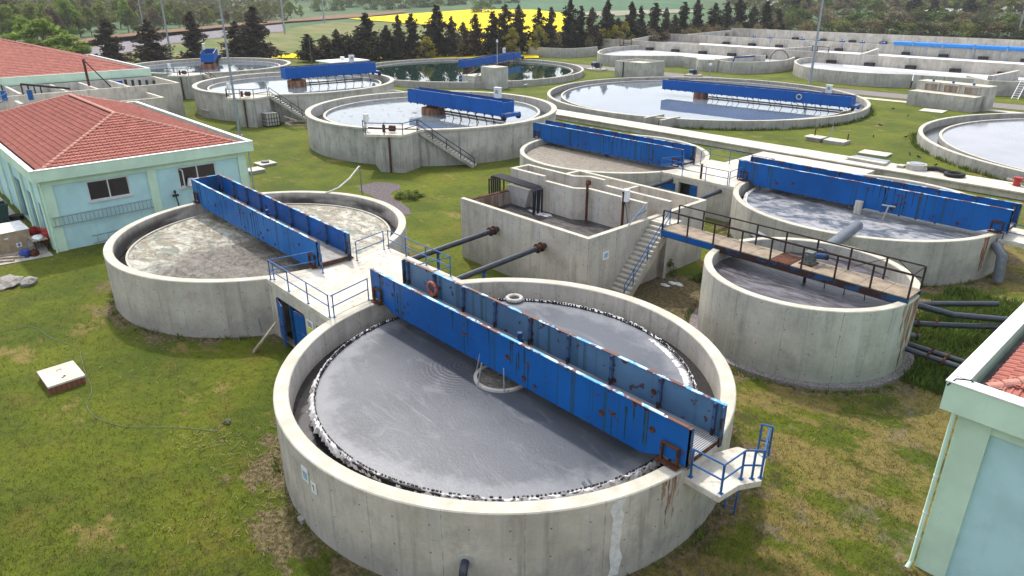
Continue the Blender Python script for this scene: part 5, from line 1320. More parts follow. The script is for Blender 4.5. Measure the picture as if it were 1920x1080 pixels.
flat('slanting top left wall of the rearmost ditch', (-144.31, 231.01, 4.10)[0], YC, (-139.80, 206.66, 3.60)[0], YB_ + .5, 3.6)
flat('sloping inner divider wall of the middle ditch, left of the light pole', (-93.12, 173.28, 3.20)[0], (-93.12, 173.28, 3.20)[1], (-89.53, 193.29, 3.20)[0], (-89.53, 193.29, 3.20)[1], 3.1, 0.8)
flat('sloping inner divider wall right of the light pole', (-71.32, 178.05, 3.20)[0], (-71.32, 178.05, 3.20)[1], (-75.45, 197.67, 3.20)[0], (-75.45, 197.67, 3.20)[1], 3.1, 0.8)
# blue header pipe
bp_ = thing('blue_pipe', 'long bright blue pipe carried above the far basin wall', 'pipe', (-64, 205, 3.8))
mb = MB(); mb.tube([((-74.77, 207.23, 4.10)[0], YB_ - .4, 4.15), (-8, YB_ - .4, 4.15)], 0.52, 12); part('pipe_run', mb, M['bluepipe'], bp_, smooth=True)
for k in range(9):
    x = -70 + 7.0 * k; mb = MB(); mb.box(x - 0.12, x + 0.12, YB_ - .95, YB_ - .85, 1.2, 4.2); mb.box(x - 0.12, x + 0.12, YB_ - .95, YB_ + .1, 4.68, 4.75); part('support_bracket', mb, M['galv'], bp_)
# small blue valves on the rear wall
for k, xx in enumerate([-150, -143, -130, -124, -115, -108, -101]):
    T = thing('blue_valve', ['first', 'second', 'third', 'fourth', 'fifth', 'sixth', 'seventh'][k] + ' small blue valve from the left along the rear ditch walkway', 'valve', (xx * .86, 229, 1.3), group='blue valves on the rear ditch')
    xx *= .86; mb = MB(); mb.tube([(xx - 0.7, 229, 2.1), (xx + 0.7, 229, 2.3)], 0.45, 10); part('body', mb, M['blue'], T, smooth=True)
    mb = MB(); mb.cyl((xx, 229), 0.2, 1.3, 2.9, 8); part('stem', mb, M['motor_blue'], T, smooth=True)
# square block, three-bay box, tower block, other chambers
def chamber(name, label, x0, x1, y0, y1, h, mat=None, th=0.3, inner=0.4, cat='chamber'):
    T = thing(name, label, cat, ((x0 + x1) / 2, (y0 + y1) / 2, 0))
    for nm, b in (('near_wall', (x0, x1, y0, y0 + th)), ('far_wall', (x0, x1, y1 - th, y1)), ('side_wall', (x0, x0 + th, y0 + th + .002, y1 - th - .002)), ('side_wall', (x1 - th, x1, y0 + th + .002, y1 - th - .002))):
        mb = MB(); mb.box(b[0], b[1], b[2], b[3], 0, h); part(nm, mb, mat or M['concrete'], T)
    mb = MB(); mb.box(x0 + th, x1 - th, y0 + th, y1 - th, 0, h - inner); part('lid', mb, M['concrete_old'], T)
    return T
sq = chamber('concrete_block', 'square grey concrete block with a dark drain pipe down its face', -99.3, -92.0, 121.0, 128.5, 3.15, M['concrete_old'])
mb = MB(); mb.tube([(-97.0, 120.9, 3.1), (-97.0, 120.88, 0)], 0.11, 8); part('drain', mb, M['black'], sq)
b3 = thing('sluice_box', 'three-bay concrete sluice box with blue gate handles on the lawn', 'sluice box', (-36.5, 126, 0))
mb = MB(); mb.prism([(-41.8, 124.4), (-32.0, 122.8), (-31.6, 125.6), (-41.4, 127.2)], 0, 2.2); part('lower_box', mb, M['concrete_old'], b3)
mb = MB(); mb.prism([(-41.75, 127.21), (-31.2, 125.5), (-30.8, 128.4), (-41.3, 130.1)], 0, 3.55); part('upper_box', mb, M['concrete_old'], b3)
for k in range(3):
    x = -40.6 + 3.0 * k; rz = math.atan2(-1.71, 10.55); yb = 127.21 - 0.162 * (x + 41.75) - 0.02
    def bp2(dx0, dx1, dy0, dy1, z0, z1):
        mb = MB(); mb.box(dx0, dx1, dy0, dy1, z0, z1, Matrix.Translation((x, yb, 0)) @ Matrix.Rotation(rz, 4, 'Z')); return mb
    fr = part('bay_frame', bp2(0, 2.4, -.14, .05, 3.25, 3.4), M['concrete'], b3)
    part('jamb', bp2(0, .2, -.14, .05, 2.25, 3.249), M['concrete'], fr); part('jamb', bp2(2.2, 2.4, -.14, .05, 2.25, 3.249), M['concrete'], fr)
    part('gate_panel', bp2(.22, 1.17, -.03, .01, 2.3, 3.24), M['rusty_wall'], fr); part('gate_panel', bp2(1.23, 2.18, -.03, .01, 2.3, 3.24), M['rusty_wall'], fr)
    mb = MB(); mb.tube([(x + 1.1, yb + .5, 3.55), (x + 1.1, yb + .5, 3.9)], 0.18, 8); part('gate_handle', mb, M['blue'], b3)
chamber('square_chamber', 'plain grey chamber touching the right side of the second raised tank', -93.5, -89.2, 57.0, 61.5, 2.9, M['concrete_old'])
tw = thing('stair_tower', 'concrete stair tower with a slanting pale stair between the round tanks', 'tower', (-102, 88.5, 0))
mb = MB(); mb.box(-103.6, -99.8, 87.4, 90.8, 0, 3.9); part('tall_block', mb, M['concrete_white'], tw)
mb = MB(); mb.box(-107.4, -103.602, 85.9, 90.8, 0, 2.2); part('low_block', mb, M['concrete_white'], tw)
mb = MB(); mb.bar((-107.2, 84.9, 0.2), (-103.8, 87.2, 2.6), 0.9, 0.25); part('stair_flight', mb, M['deck'], tw)
mb = MB(); mb.tube([(-107.2, 84.5, 1.2), (-103.8, 86.8, 3.6)], 0.05, 6); mb.tube([(-107.2, 84.5, 0.2), (-107.2, 84.5, 1.2)], 0.05, 6); mb.tube([(-105.5, 85.6, 1.4), (-105.5, 85.6, 2.4)], 0.05, 6); part('stair_rail', mb, M['galv'], tw)
lp_ = thing('lamp_post', 'short post with a round white lamp on the stair tower', 'lamp', (-101.9, 90, 3.9))
mb = MB(); mb.tube([(-101.9, 90, 3.9), (-101.9, 90, 8.1)], 0.08, 8); part('post', mb, M['galv'], lp_)
mb = MB(); mb.cyl((-101.9, 90), 0.22, 8.1, 8.55, 12, 0.16); part('lamp_head', mb, M['white'], lp_, smooth=True)
# basin outlet notch in the wall of G
nt_ = thing('outlet_box', 'rusty outlet opening between two wing walls in the rim of the wide blue basin', 'outlet', (-47.5, 84, 0))
gx = (-56.35, 78.55, 0.50)
for dx in (-1.3, 1.3):
    mb = MB(); mb.box(gx[0] + dx - 0.18, gx[0] + dx + 0.18, gx[1] - 1.6, gx[1] + 2.6, 0, 1.35); part('wing_wall', mb, M['concrete_old'], nt_)
mb = MB(); mb.box(gx[0] - 1.1, gx[0] + 1.1, gx[1] + 0.6, gx[1] + 0.8, 0.0, 0.8); part('rusty_gate', mb, M['rust'], nt_)
# pump sets
def pump_set(label, x, y, s=1.0):
    T = thing('pump_set', label, 'pump', (x, y, 0))
    mb = MB(); mb.box(x - 1.6 * s, x + 1.6 * s, y - 1.1 * s, y + 1.1 * s, 0, 0.35); part('plinth', mb, M['concrete'], T)
    mb = MB(); mb.tube([(x - 0.9 * s, y, 1.0 * s), (x + 0.3 * s, y, 1.0 * s)], 0.42 * s, 12); part('motor_body', mb, M['motor_blue'], T, smooth=True)
    mb = MB(); mb.tube([(x + 0.4 * s, y - 0.5 * s, 0.9 * s), (x + 0.4 * s, y + 0.5 * s, 0.9 * s)], 0.5 * s, 12); part('volute', mb, M['black'], T, smooth=True)
    mb = MB(); mb.tube([(x + 0.9 * s, y, 0.3), (x + 0.9 * s, y, 2.0 * s)], 0.14 * s, 8); mb.tube([(x - 1.2 * s, y + 0.5, 0.3), (x - 1.2 * s, y + 0.5, 1.4 * s)], 0.1, 8); part('riser', mb, M['galv'], T)
    return T
q_ = (-109.61, 126.96, 0.00); pump_set('dark pump set on a plinth beside the dark green basin', q_[0], q_[1], 1.3)
q_ = (-87.84, 133.27, 0.00); pump_set('small dark pump set behind the wide mirrored basin', q_[0], q_[1], 1.0)
q_ = (-85.53, 135.78, 0.00)
T = thing('vent_post', 'slim white post beside the small pump set behind the mirrored basin', 'post', (q_[0], q_[1], 0))
mb = MB(); mb.tube([(q_[0], q_[1], 0), (q_[0], q_[1], 2.2)], 0.12, 8); part('post', mb, M['galv'], T)
mb = MB(); mb.cyl((q_[0], q_[1]), 0.3, 2.2, 2.6, 10); part('cap', mb, M['white'], T)
q_ = (-88.37, 148.38, 0.00)
T = thing('level_pipe', 'dark leaning pipe fixed to a rounded ditch wall', 'pipe', (q_[0], q_[1], 0))
mb = MB(); mb.tube([(q_[0], q_[1], 0.2), (q_[0] + .3, q_[1] + 1.0, 2.9), (q_[0] + 3, q_[1] + 5, 3.1)], 0.22, 8); part('pipe_run', mb, M['motor_blue'], T)
for (a, b, tx) in ((1160, 78, 'left'), (1172, 76, 'right')):
    pass
for px_, lab in (((-133.69, 166.97, 1.30), 'dark steel gate frame at the left end of the nearest ditch'), ((-83.44, 181.21, 1.30), 'dark steel gate frame with a pale handrail behind the light pole')):
    T = thing('sluice_gate', lab, 'gate', (px_[0], px_[1], 1.3))
    mb = MB()
    for dx in (-2, -0.7, 2.2): mb.tube([(px_[0] + dx, px_[1], 1.2), (px_[0] + dx, px_[1], 4.0)], 0.1, 6)
    mb.tube([(px_[0] - 2, px_[1], 3.9), (px_[0] + 2.2, px_[1], 3.9)], 0.08, 6); mb.tube([(px_[0] - 2, px_[1], 2.9), (px_[0] + 2.2, px_[1], 2.9)], 0.07, 6)
    part('frame', mb, M['rail_rust'], T)
    mb = MB(); mb.box(px_[0] - 1.6, px_[0] + 1.6, px_[1] - 0.3, px_[1] + 0.3, 1.2, 2.4); part('gate', mb, M['black'], T)
q_ = (-85.59, 165.28, 1.60)
mb = MB(); mb.tube([(q_[0] + 2.4 * math.cos(a), q_[1], 1.2 + 2.6 * math.sin(a)) for a in [k * math.pi / 12 for k in range(13)]], 0.09, 6)
single('hoop_pipe', mb, M['black'], 'thin black hoop arching over a box in the ditch', 'hoop', loc=(q_[0], q_[1], 1.2))
T = thing('ladder', 'pale ladder leaning on the ditch wall at the far right', 'ladder', (-31.84, 145.00, 0.00))
a, b = Vector((-31.72, 144.20, 0.00)), Vector((-32.04, 148.99, 2.90)); sd = Vector((0.5, -0.1, 0))
mb = MB(); mb.tube([a - sd, b - sd], 0.07, 6); mb.tube([a + sd, b + sd], 0.07, 6); part('side_rail', mb, M['white'], T)
rm_ = MB(); rm_.tube([(-0.5, 0.1, 0), (0.5, -0.1, 0)], 0.05, 6); rme = rm_.mesh('rung', M['white'])
for k in range(9): piece('rung', rme, T, tuple(a.lerp(b, (k + 0.5) / 9)))

# ------------------------------------------------------------------ light poles
def light_pole(label, x, y, h=17.0, r=0.14, lean=(0, 0), head=True, mat='galv'):
    T = thing('light_pole', label, 'light pole', (x, y, 0), group='tall light poles')
    mb = MB(); mb.tube([(x, y, 0), (x + lean[0], y + lean[1], h)], [r, r * 0.6], 10); part('mast', mb, M[mat], T, smooth=True)
    mb = MB(); mb.box(x - 0.3, x + 0.3, y - 0.3, y + 0.3, 0, 0.12); part('base_plate', mb, M['concrete_white'], T)
    if head:
        mb = MB(); mb.box(x + lean[0] - 0.9, x + lean[0] + 0.9, y + lean[1] - 0.2, y + lean[1] + 0.2, h, h + 0.2); part('lamp_head', mb, M['galv'], T)
    return T
LP = [((-88.56, 34.80, 0.00), 'tall grey light pole in front of the raised round tanks', 18, 0.17), ((-202.74, 64.72, 0.00), 'tall grey light pole beyond the red roofs, among the dark conifers', 17, 0.3),
      ((-65.01, 139.11, 0.00), 'tall grey light pole in front of the aeration ditches', 17, 0.26), ((-297.72, 142.71, 0.00), 'distant grey light pole at the end of the gravel track', 16, 0.42),
      ((-381.07, 206.97, 0.00), 'farthest grey light pole beyond the meadow', 15, 0.5), ((-74.68, 319.71, 0.00), 'pale light pole at the upper right corner behind the rear wall', 15, 0.3),
      ((-321.84, 94.18, 0.00), 'thin pale pole at the foot of the wood on the left', 14, 0.3)]
for p_, lab, h, r in LP: light_pole(lab, p_[0], p_[1], h, r)
for p_, lab, h, r in [((-164.81, 85.07, 0.00), 'short dark wooden post between the raised tanks and the conifers', 6.2, 0.14), ((-301.78, 86.21, 0.00), 'slim brown utility post at the wood edge, right of its pale neighbour', 10, 0.3), ((-369.11, 89.67, 0.00), 'brown utility post at the foot of the wood behind the green tree', 9, 0.35), ((-358.08, 54.78, 0.00), 'leaning brown utility post at the upper left corner', 13, 0.3), ((-174.89, 300.89, 0.00), 'thin brown post behind the rearmost ditch wall', 10, 0.22)]:
    T = thing('utility_post', lab, 'post', (p_[0], p_[1], 0))
    mb = MB(); mb.tube([(p_[0], p_[1], 0), (p_[0], p_[1], h)], [r, r * .7], 8); part('mast', mb, M['bark'], T)
    mb = MB(); mb.box(p_[0] - r * 1.6, p_[0] + r * 1.6, p_[1] - r * 1.6, p_[1] + r * 1.6, h, h + r * 2); part('cap', mb, M['black'], T)

# white roofed hut beyond the second raised tank
hx, hy = -150, 84
q_ = (-153.24, 86.48, 0.00)
hut = thing('hut', 'small hut with a flat white roof behind the second raised tank', 'hut', (q_[0], q_[1], 0))
X, Y = q_[0], q_[1]
mb = MB(); mb.box(X - 3, X + 3, Y - 4, Y + 5, 0, 1.6); part('walls', mb, M['wall_green'], hut)
mb = MB(); mb.prism([(X - 3.6, Y - 4.6), (X + 3.6, Y - 4.6), (X + 3.6, Y + 5.6), (X - 3.6, Y + 5.6)], 1.6, 1.8); part('roof', mb, M['cap'], hut)
mb = MB(); mb.cyl((X, Y + 0.5), 0.5, 1.8, 2.6, 12); part('roof_vent', mb, M['white'], hut, smooth=True)
# wire fence behind the round basins: posts one can count, mesh too fine to see
fp = thing('wire_fence', 'low dark fence on thin posts under the conifer row', 'fence', (-170, 120, 0))
a = Vector((-175.99, 87.22, 0.00)); b = Vector((-159.26, 152.96, 0.00))
pm_ = MB(); pm_.tube([(0, 0, 0), (0, 0, 1.9)], 0.07, 6); pme_ = pm_.mesh('fence_post', M['concrete_old'])
for k in range(22):
    p_ = a.lerp(b, k / 21); piece('fence_post', pme_, fp, tuple(p_))
mb = MB()
for z in (0.5, 1.0, 1.5, 1.85): mb.tube([(a.x, a.y, z), (b.x, b.y, z)], 0.02, 4)
part('wire', mb, M['black'], fp)

# ------------------------------------------------------------------ tiled buildings
def tile_mesh(w, l):
    """one interlocking tile lying in x (across) / y (up the slope), ~30 faces"""
    mb = MB(); prof = [(-0.5, 0.035), (-0.42, 0.075), (-0.30, 0.075), (-0.22, 0.03), (-0.02, 0.02), (0.06, 0.05), (0.16, 0.05), (0.24, 0.02), (0.5, 0.02)]
    n = len(prof); vs = []
    for y, dz in ((0, 0.075), (l * 1.06, 0.0)):
        for x, z in prof: vs.append((x * w, y, z + dz))
    for x, z in prof: vs.append((x * w, 0.015, z - 0.02))
    fs = [(i, i + 1, n + i + 1, n + i) for i in range(n - 1)] + [(2 * n + i, 2 * n + i + 1, i + 1, i) for i in range(n - 1)]
    mb.add(vs, fs); return mb
def cap_mesh(l):
    mb = MB(); n = 7; vs = []
    for y, r in ((0, 0.17), (l * 1.08, 0.135)):
        for k in range(n):
            a = math.pi * k / (n - 1); vs.append((r * math.cos(a), y, r * 0.75 * math.sin(a) + (0.02 if y == 0 else 0)))
    vs2 = [(x * 0.8, y, z * 0.75) for x, y, z in vs[:n]]
    mb.add(vs + vs2, [(i + 1, i, n + i, n + i + 1) for i in range(n - 1)] + [(2 * n + i + 1, 2 * n + i, i, i + 1) for i in range(n - 1)])
    return mb
def slope_tiles(T, P0, U, Vv, wid, L, inside, tw, tl, eye, budget, rn, lab):
    """P0 origin at the eave, U along the eave, Vv up the slope; the largest-looking tiles are parts, the others one mesh"""
    Nn = U.cross(Vv).normalized()
    cells = []
    nx = int(wid / tw); ny = int(L / tl)
    for i in range(nx):
        for j in range(ny):
            cx, cy = (i + 0.5) * wid / nx, (j + 0.5) * tl
            if inside(cx, cy):
                p = P0 + U * cx + Vv * (j * tl) + Nn * 0.02
                cells.append(((p - eye).length, p))
    cells.sort(key=lambda c: c[0])
    tm = tile_mesh(wid / nx * 1.02, tl); me = tm.mesh('tile', M['tile'])
    basis = Matrix((U, Vv, Nn)).transposed().to_4x4()
    one, many = cells[:budget], cells[budget:]
    for d, p in one:
        m = Matrix.Translation(p) @ basis @ Matrix.Rotation(rn.uniform(-.012, .012), 4, 'Z')
        piece('tile', me, T, mtx=m)
    if many:
        mb = MB()
        for d, p in many:
            m = Matrix.Translation(p) @ basis
            mb.add([m @ Vector(v) for v in tm.v], tm.f)
        o = part('tiles', mb, M['tile'], T); o['kind'] = 'stuff'
    return len(one)
EYE = Vector((0, 0, 17))
def hip_roof(T, x0, x1, y0, y1, ze, pitch, order, tw=0.42, tl=0.42, budget=300, seed=3):
    """hip roof with tiles; order: slopes sorted by how well they show"""
    rn = random.Random(seed)
    W_, D_ = x1 - x0, y1 - y0; half = min(W_, D_) / 2; hgt = half * math.tan(pitch)
    if W_ >= D_: r0, r1 = Vector((x0 + half, (y0 + y1) / 2, ze + hgt)), Vector((x1 - half, (y0 + y1) / 2, ze + hgt))
    else: r0, r1 = Vector(((x0 + x1) / 2, y0 + half, ze + hgt)), Vector(((x0 + x1) / 2, y1 - half, ze + hgt))
    c = [Vector((x0, y0, ze)), Vector((x1, y0, ze)), Vector((x1, y1, ze)), Vector((x0, y1, ze))]
    mb = MB()
    dn = Vector((0, 0, -0.03)); vs = [v + dn for v in c] + [r0 + dn, r1 + dn]
    if W_ >= D_: fs = [(0, 1, 5, 4), (1, 2, 5), (2, 3, 4, 5), (3, 0, 4)]
    else: fs = [(0, 1, 4), (1, 2, 5, 4), (2, 3, 5), (3, 0, 4, 5)]
    mb.add(vs, fs); roof = part('roof', mb, M['underlay'], T)
    sl = half / math.cos(pitch); cp, sp = math.cos(pitch), math.sin(pitch)
    sides = {'y0': (c[0], Vector((1, 0, 0)), Vector((0, cp, sp)), W_), 'x1': (c[1], Vector((0, 1, 0)), Vector((-cp, 0, sp)), D_),
             'y1': (c[2], Vector((-1, 0, 0)), Vector((0, -cp, sp)), W_), 'x0': (c[3], Vector((0, -1, 0)), Vector((cp, 0, sp)), D_)}
    left = budget
    for k in order:
        P0, U, Vv, wd = sides[k]; cut = half
        def inside(cx, cy, wd=wd): 
            h = cy * cp
            return h < min(cx, wd - cx) + 0.05 and h < half - 0.05
        b = {0: int(budget * 0.6), 1: int(budget * 0.4)}.get(order.index(k), 0)
        slope_tiles(roof, P0, U, Vv, wd, sl, inside, tw, tl, EYE, b, rn, k)
    cm = cap_mesh(0.42); cme = cm.mesh('ridge_tile', M['tile_cap'])
    def caps(a, b):
        d = (b - a); n = max(1, int(d.length / 0.42)); dd = d.normalized()
        x = dd.cross(Vector((0, 0, 1))).normalized(); z = x.cross(dd)
        bs = Matrix((x, dd, z)).transposed().to_4x4()
        for k in range(n): piece('ridge_tile', cme, roof, mtx=Matrix.Translation(a + d * (k / n) + Vector((0, 0, 0.05))) @ bs)
    if W_ >= D_: pairs = [(c[0], r0), (c[3], r0), (c[1], r1), (c[2], r1), (r0, r1)]
    else: pairs = [(c[0], r0), (c[1], r0), (c[3], r1), (c[2], r1), (r0, r1)]
    for a, b in pairs:
        if (b - a).length > 0.3: caps(a, b)
    return roof
def tiled_building(label, x0, x1, y0, y1, zt, fascia, over, pil_near=(), pil_left=(), pitch=R_(20), order=('x1', 'y0', 'y1', 'x0'), windows=(), budget=300, cap_w=0.28, gap=0.35, pil_w=0.62, seed=1, tw=0.42, tl=0.42, wall_green_band=True):
    """walls x0..x1, y0..y1; parapet fascia overhangs by `over`"""
    T = thing('tiled_building', label, 'building', ((x0 + x1) / 2, (y0 + y1) / 2, 0))
    zb = zt - fascia; w = 0.3
    # near (x1) wall with window openings
    def wall(nm, axis, c0, a, b, z0, z1, holes, sgn):
        mb = MB(); aa = a
        def bx(p, q, za, zb_):
            if axis == 'x': mb.box(min(c0, c0 - sgn * w), max(c0, c0 - sgn * w), p, q, za, zb_)
            else: mb.box(p, q, min(c0, c0 - sgn * w), max(c0, c0 - sgn * w), za, zb_)
        for (p, q, za, zb_) in sorted(holes):
            bx(aa, p, z0, z1); bx(p, q, z0, za) if za > z0 else None; bx(p, q, zb_, z1); aa = q
        bx(aa, b, z0, z1)
        return part(nm, mb, M['wall_blue'], T)
    hx1 = [h[1:] for h in windows if h[0] == 'x1']; hy0 = [h[1:] for h in windows if h[0] == 'y0']
    wall('wall', 'x', x1, y0, y1, 0, zb + 0.2, hx1, 1)
    wall('wall', 'x', x0, y0, y1, 0, zb + 0.2, [], -1)
    wall('wall', 'y', y0, x0 + w + .002, x1 - w - .002, 0, zb + 0.2, hy0, -1)
    wall('wall', 'y', y1, x0 + w + .002, x1 - w - .002, 0, zb + 0.2, [], 1)
    for (p, q, za, zb_) in hx1:
        fm = MB(); xx = x1 - 0.10; t = 0.07
        fm.box(xx - 0.05, xx + 0.05, p, q, za, za + t); fm.box(xx - 0.05, xx + 0.05, p, q, zb_ - t, zb_)
        fm.box(xx - 0.05, xx + 0.05, p, p + t, za + t, zb_ - t); fm.box(xx - 0.05, xx + 0.05, q - t, q, za + t, zb_ - t); fm.box(xx - 0.05, xx + 0.06, (p + q) / 2 - t * .6, (p + q) / 2 + t * .6, za + t, zb_ - t)
        win = part('window', fm, M['frame'], T)
        for a_, b_ in ((p + t, (p + q) / 2 - t * .6), ((p + q) / 2 + t * .6, q - t)):
            gm = MB(); gm.box(xx - 0.012, xx + 0.012, a_, b_, za + t, zb_ - t); part('pane', gm, M['glass'], win)
        sm_ = MB(); sm_.box(x1 - 0.15, x1 + 0.12, p - 0.12, q + 0.12, za - 0.09, za - 0.002); part('sill', sm_, M['frame'], win)
    for (p, q, za, zb_) in hy0:
        dm = MB(); dm.box(p, q, y0 + 0.16, y0 + 0.2, za, zb_); part('dark_doorway', dm, M['glass'], T)
    # pilasters
    for yy in pil_near:
        mb = MB(); mb.box(x1 + 0.001, x1 + 0.14, yy, yy + pil_w, 0, zb - 0.001); part('pilaster', mb, M['wall_green'], T, bevel=0.012)
    for xx in pil_left:
        mb = MB(); mb.box(xx, xx + pil_w, y0 - 0.14, y0 - 0.001, 0, zb - 0.001); part('pilaster', mb, M['wall_green'], T, bevel=0.012)
    mb = MB(); mb.box(x1 + 0.002, x1 + 0.10, y0 + 0.05, y1 - 0.05, zb - 0.42, zb - 0.003); part('beam_band', mb, M['wall_green'], T)
    mb = MB(); mb.box(x0, x1, y0 - 0.10, y0 - 0.002, zb - 0.42, zb - 0.003); part('beam_band', mb, M['wall_green'], T)
    # fascia/parapet ring with white cap and gutter bed
    X0, X1_, Y0_, Y1_ = x0 - over, x1 + over, y0 - over, y1 + over; th = cap_w
    for b in ((X0, X1_, Y0_, Y0_ + th), (X0, X1_, Y1_ - th, Y1_), (X0, X0 + th, Y0_ + th + .001, Y1_ - th - .001), (X1_ - th, X1_, Y0_ + th + .001, Y1_ - th - .001)):
        mb = MB(); mb.box(b[0], b[1], b[2], b[3], zb, zt - 0.045); fz = part('fascia', mb, M['wall_green'], T)
        e = 0.03; mb = MB(); mb.box(b[0] - e, b[1] + e, b[2] - e, b[3] + e, zt - 0.044 + (0.002 if b[1] - b[0] < th + .01 else 0), zt); part('cap', mb, M['cap'], fz, bevel=0.01)
    mb = MB(); mb.box(X0 + th, X1_ - th, Y0_ + th, Y1_ - th, zb - 0.0, zb + 0.24); part('gutter_bed', mb, M['gutter'], T)
    hip_roof(T, X0 + th + gap, X1_ - th - gap, Y0_ + th + gap, Y1_ - th - gap, zt - 0.30, pitch, list(order), budget=budget, seed=seed, tw=tw, tl=tl)
    return T
tb = tiled_building('pale blue building with mint pilasters, red hip roof and a ladder hung on its wall', -84.2, -55.75, 7.85, 22.15, 5.9, 0.80, 0.5,
    pil_near=(7.85, 14.55, 21.4), pil_left=(-57.0, -60.0, -63.6, -68.0, -72.4, -77, -81.5), pitch=R_(18.5), windows=(('x1', 10.55, 13.25, 3.15, 4.55), ('x1', 16.75, 19.6, 3.0, 4.55), ('y0', -62.6, -60.9, 0.1, 3.2), ('y0', -67.2, -65.0, 0.1, 3.4), ('y0', -58.9, -57.9, 0.1, 3.0)), seed=3)
# open casement with white bag, ladders, wall standpipe, downpipes
mb = MB(); mb.box(-55.62, -55.1, 16.85, 16.92, 3.15, 3.2); mb.box(-55.62, -55.1, 16.85, 16.92, 4.42, 4.47); mb.box(-55.12, -55.07, 16.85, 16.92, 3.2, 4.42); part('open_casement', mb, M['frame'], tb)
mb = MB(); mb.cyl((-55.62, 17.55), 0.32, 3.1, 3.65, 14, 0.2); part('white_bag', mb, M['paper'], tb, smooth=True)
for (x, y) in ((-55.55, 7.75), (-55.55, 22.3)):
    mb = MB(); mb.tube([(x + .05, y, 5.1), (x + .05, y, 0.0)], 0.06, 8); part('downpipe', mb, M['wall_green'] if y < 10 else M['galv'], tb, smooth=True)
def wall_ladder(label, y0, y1, z, n, w, mat, x=-55.5, tilt=0.0):
    T = thing('ladder', label, 'ladder', (x, y0, z))
    for dz in (0, w):
        mb = MB(); mb.bar((x, y0, z + dz), (x, y1, z + dz + tilt), 0.05, 0.07); part('side_rail', mb, mat, T)
    rg = MB(); rg.bar((0, 0, 0), (0, 0.0001, w), 0.03, 0.03) if False else rg.tube([(0, 0, 0), (0, 0, w)], 0.022, 6)
    rme = rg.mesh('rung', mat)
    for k in range(n):
        f = (k + 0.5) / n; piece('rung', rme, T, (x, y0 + (y1 - y0) * f, z + tilt * f))
    return T
wall_ladder('long grey ladder hung sideways on the pale blue wall', 7.95, 14.5, 1.85, 24, 0.62, M['galv'], x=-55.5, tilt=0.12)
wall_ladder('small grey ladder leaning low at the foot of the pale blue wall', 10.0, 14.2, 0.25, 6, 0.55, M['galv'], x=-55.2, tilt=0.1)
sp = thing('standpipe', 'thin dark standpipe with a valve on the pale blue wall', 'pipe', (-55.5, 16.3, 0))
mb = MB(); mb.tube([(-55.5, 16.4, 0.9), (-55.5, 16.2, 2.75)], 0.05, 8); part('pipe_run', mb, M['black'], sp); mb = MB(); mb.box(-55.62, -55.4, 16.0, 16.42, 2.5, 2.62); mb.cyl((-55.5, 16.2), 0.09, 2.75, 2.95, 8); part('valve', mb, M['black'], sp)

tiled_building('large red roofed building with a mint parapet at the upper left', -152, -119.7, 2.0, 34.2, 6.0, 1.1, 0.5, pil_near=(33.3, 26, 18, 10), pitch=R_(16), windows=(('x1', 24, 31, 3.3, 4.4),), budget=0, seed=5, tw=0.6, tl=0.6)
rbld = tiled_building('pale blue building corner with mint pilaster and white parapet at the lower right', -3.89, 13.0, 21.25, 38.0, 6.8, 0.95, 0.45, pil_near=(), pil_left=(-3.89, 3.0, 9.0), pitch=R_(20), order=('x0', 'y0', 'x1', 'y1'), budget=300, cap_w=0.42, gap=0.40, pil_w=0.85, seed=9, tw=0.34, tl=0.36)
mb = MB(); mb.tube([(-3.97, 20.9, 5.85), (-3.97, 20.9, 0.3), (-4.0, 20.7, 0.12)], 0.065, 10); part('downpipe', mb, M['wall_green'], rbld, smooth=True)
for z in (1.2, 2.2, 3.6): 
    mb = MB(); mb.cyl((-3.97, 20.9), 0.075, z, z + 0.05, 12); part('pipe_clip', mb, M['white'], rbld)
mb = MB(); mb.tube([(-4.3, 20.75, 6.65), (-4.15, 20.9, 6.87), (-3.85, 21.15, 6.85), (-3.55, 21.3, 6.6)], 0.022, 6); part('cable', mb, M['black'], rbld, smooth=True)

# ------------------------------------------------------------------ long concrete channel block between the roofs
cbk = thing('channel_block', 'long grey concrete channel block with open cells between the two red roofs', 'basin', (-110, 20, 0))
def cb(nm, *b, mat='concrete_white'):
    mb = MB(); mb.box(*b); return part(nm, mb, M[mat], cbk)
cb('front_wall', -108.4, -108.0, 5.0, 35.0, 0, 4.8, mat='concrete')
cb('side_wall', -118.6, -108.4, 34.6, 35.0, 0, 4.8, mat='concrete')
cb('rear_wall', -118.9, -118.5, 5.0, 35.0, 0, 4.8)
for y in (5.4, 10.5, 13.2, 15.6, 20.8, 24.4, 28.3):
    cb('cross_wall', -118.5, -108.402, y, y + 0.35, 0, 4.95 if y < 17 else 4.78)
cb('cell_floor', -118.5, -108.4, 5.4, 34.6, 0, 3.5, mat='concrete_old')
cb('lower_wall', -101.4, -101.0, 4.0, 30.5, 0, 3.9, mat='concrete')
cb('lower_side_wall', -107.998, -101.4, 30.1, 30.5, 0, 3.9, mat='concrete')
cb('lower_floor', -107.998, -101.4, 4.0, 30.1, 0, 3.0, mat='concrete_old')
cb('stub_wall', -104.9, -101.4, 14.4, 14.8, 0, 4.6); cb('stub_wall', -107.9, -101.4, 9.0, 9.4, 0, 4.5)
ds = thing('davit', 'rusty triangular davit on the long channel block', 'davit', (-113, 24.4, 4.8))
mb = MB(); mb.tube([(-113, 24.6, 4.6), (-113, 24.6, 8.3)], 0.16, 8); part('mast', mb, M['rust'], ds); mb = MB(); mb.tube([(-113, 24.6, 8.2), (-110.2, 26.6, 4.7)], 0.08, 6); part('strut', mb, M['rail_rust'], ds)
sc2 = thing('screen_frame', 'black screen frame lying across the channel block cells', 'frame', (-112, 18, 4.8))
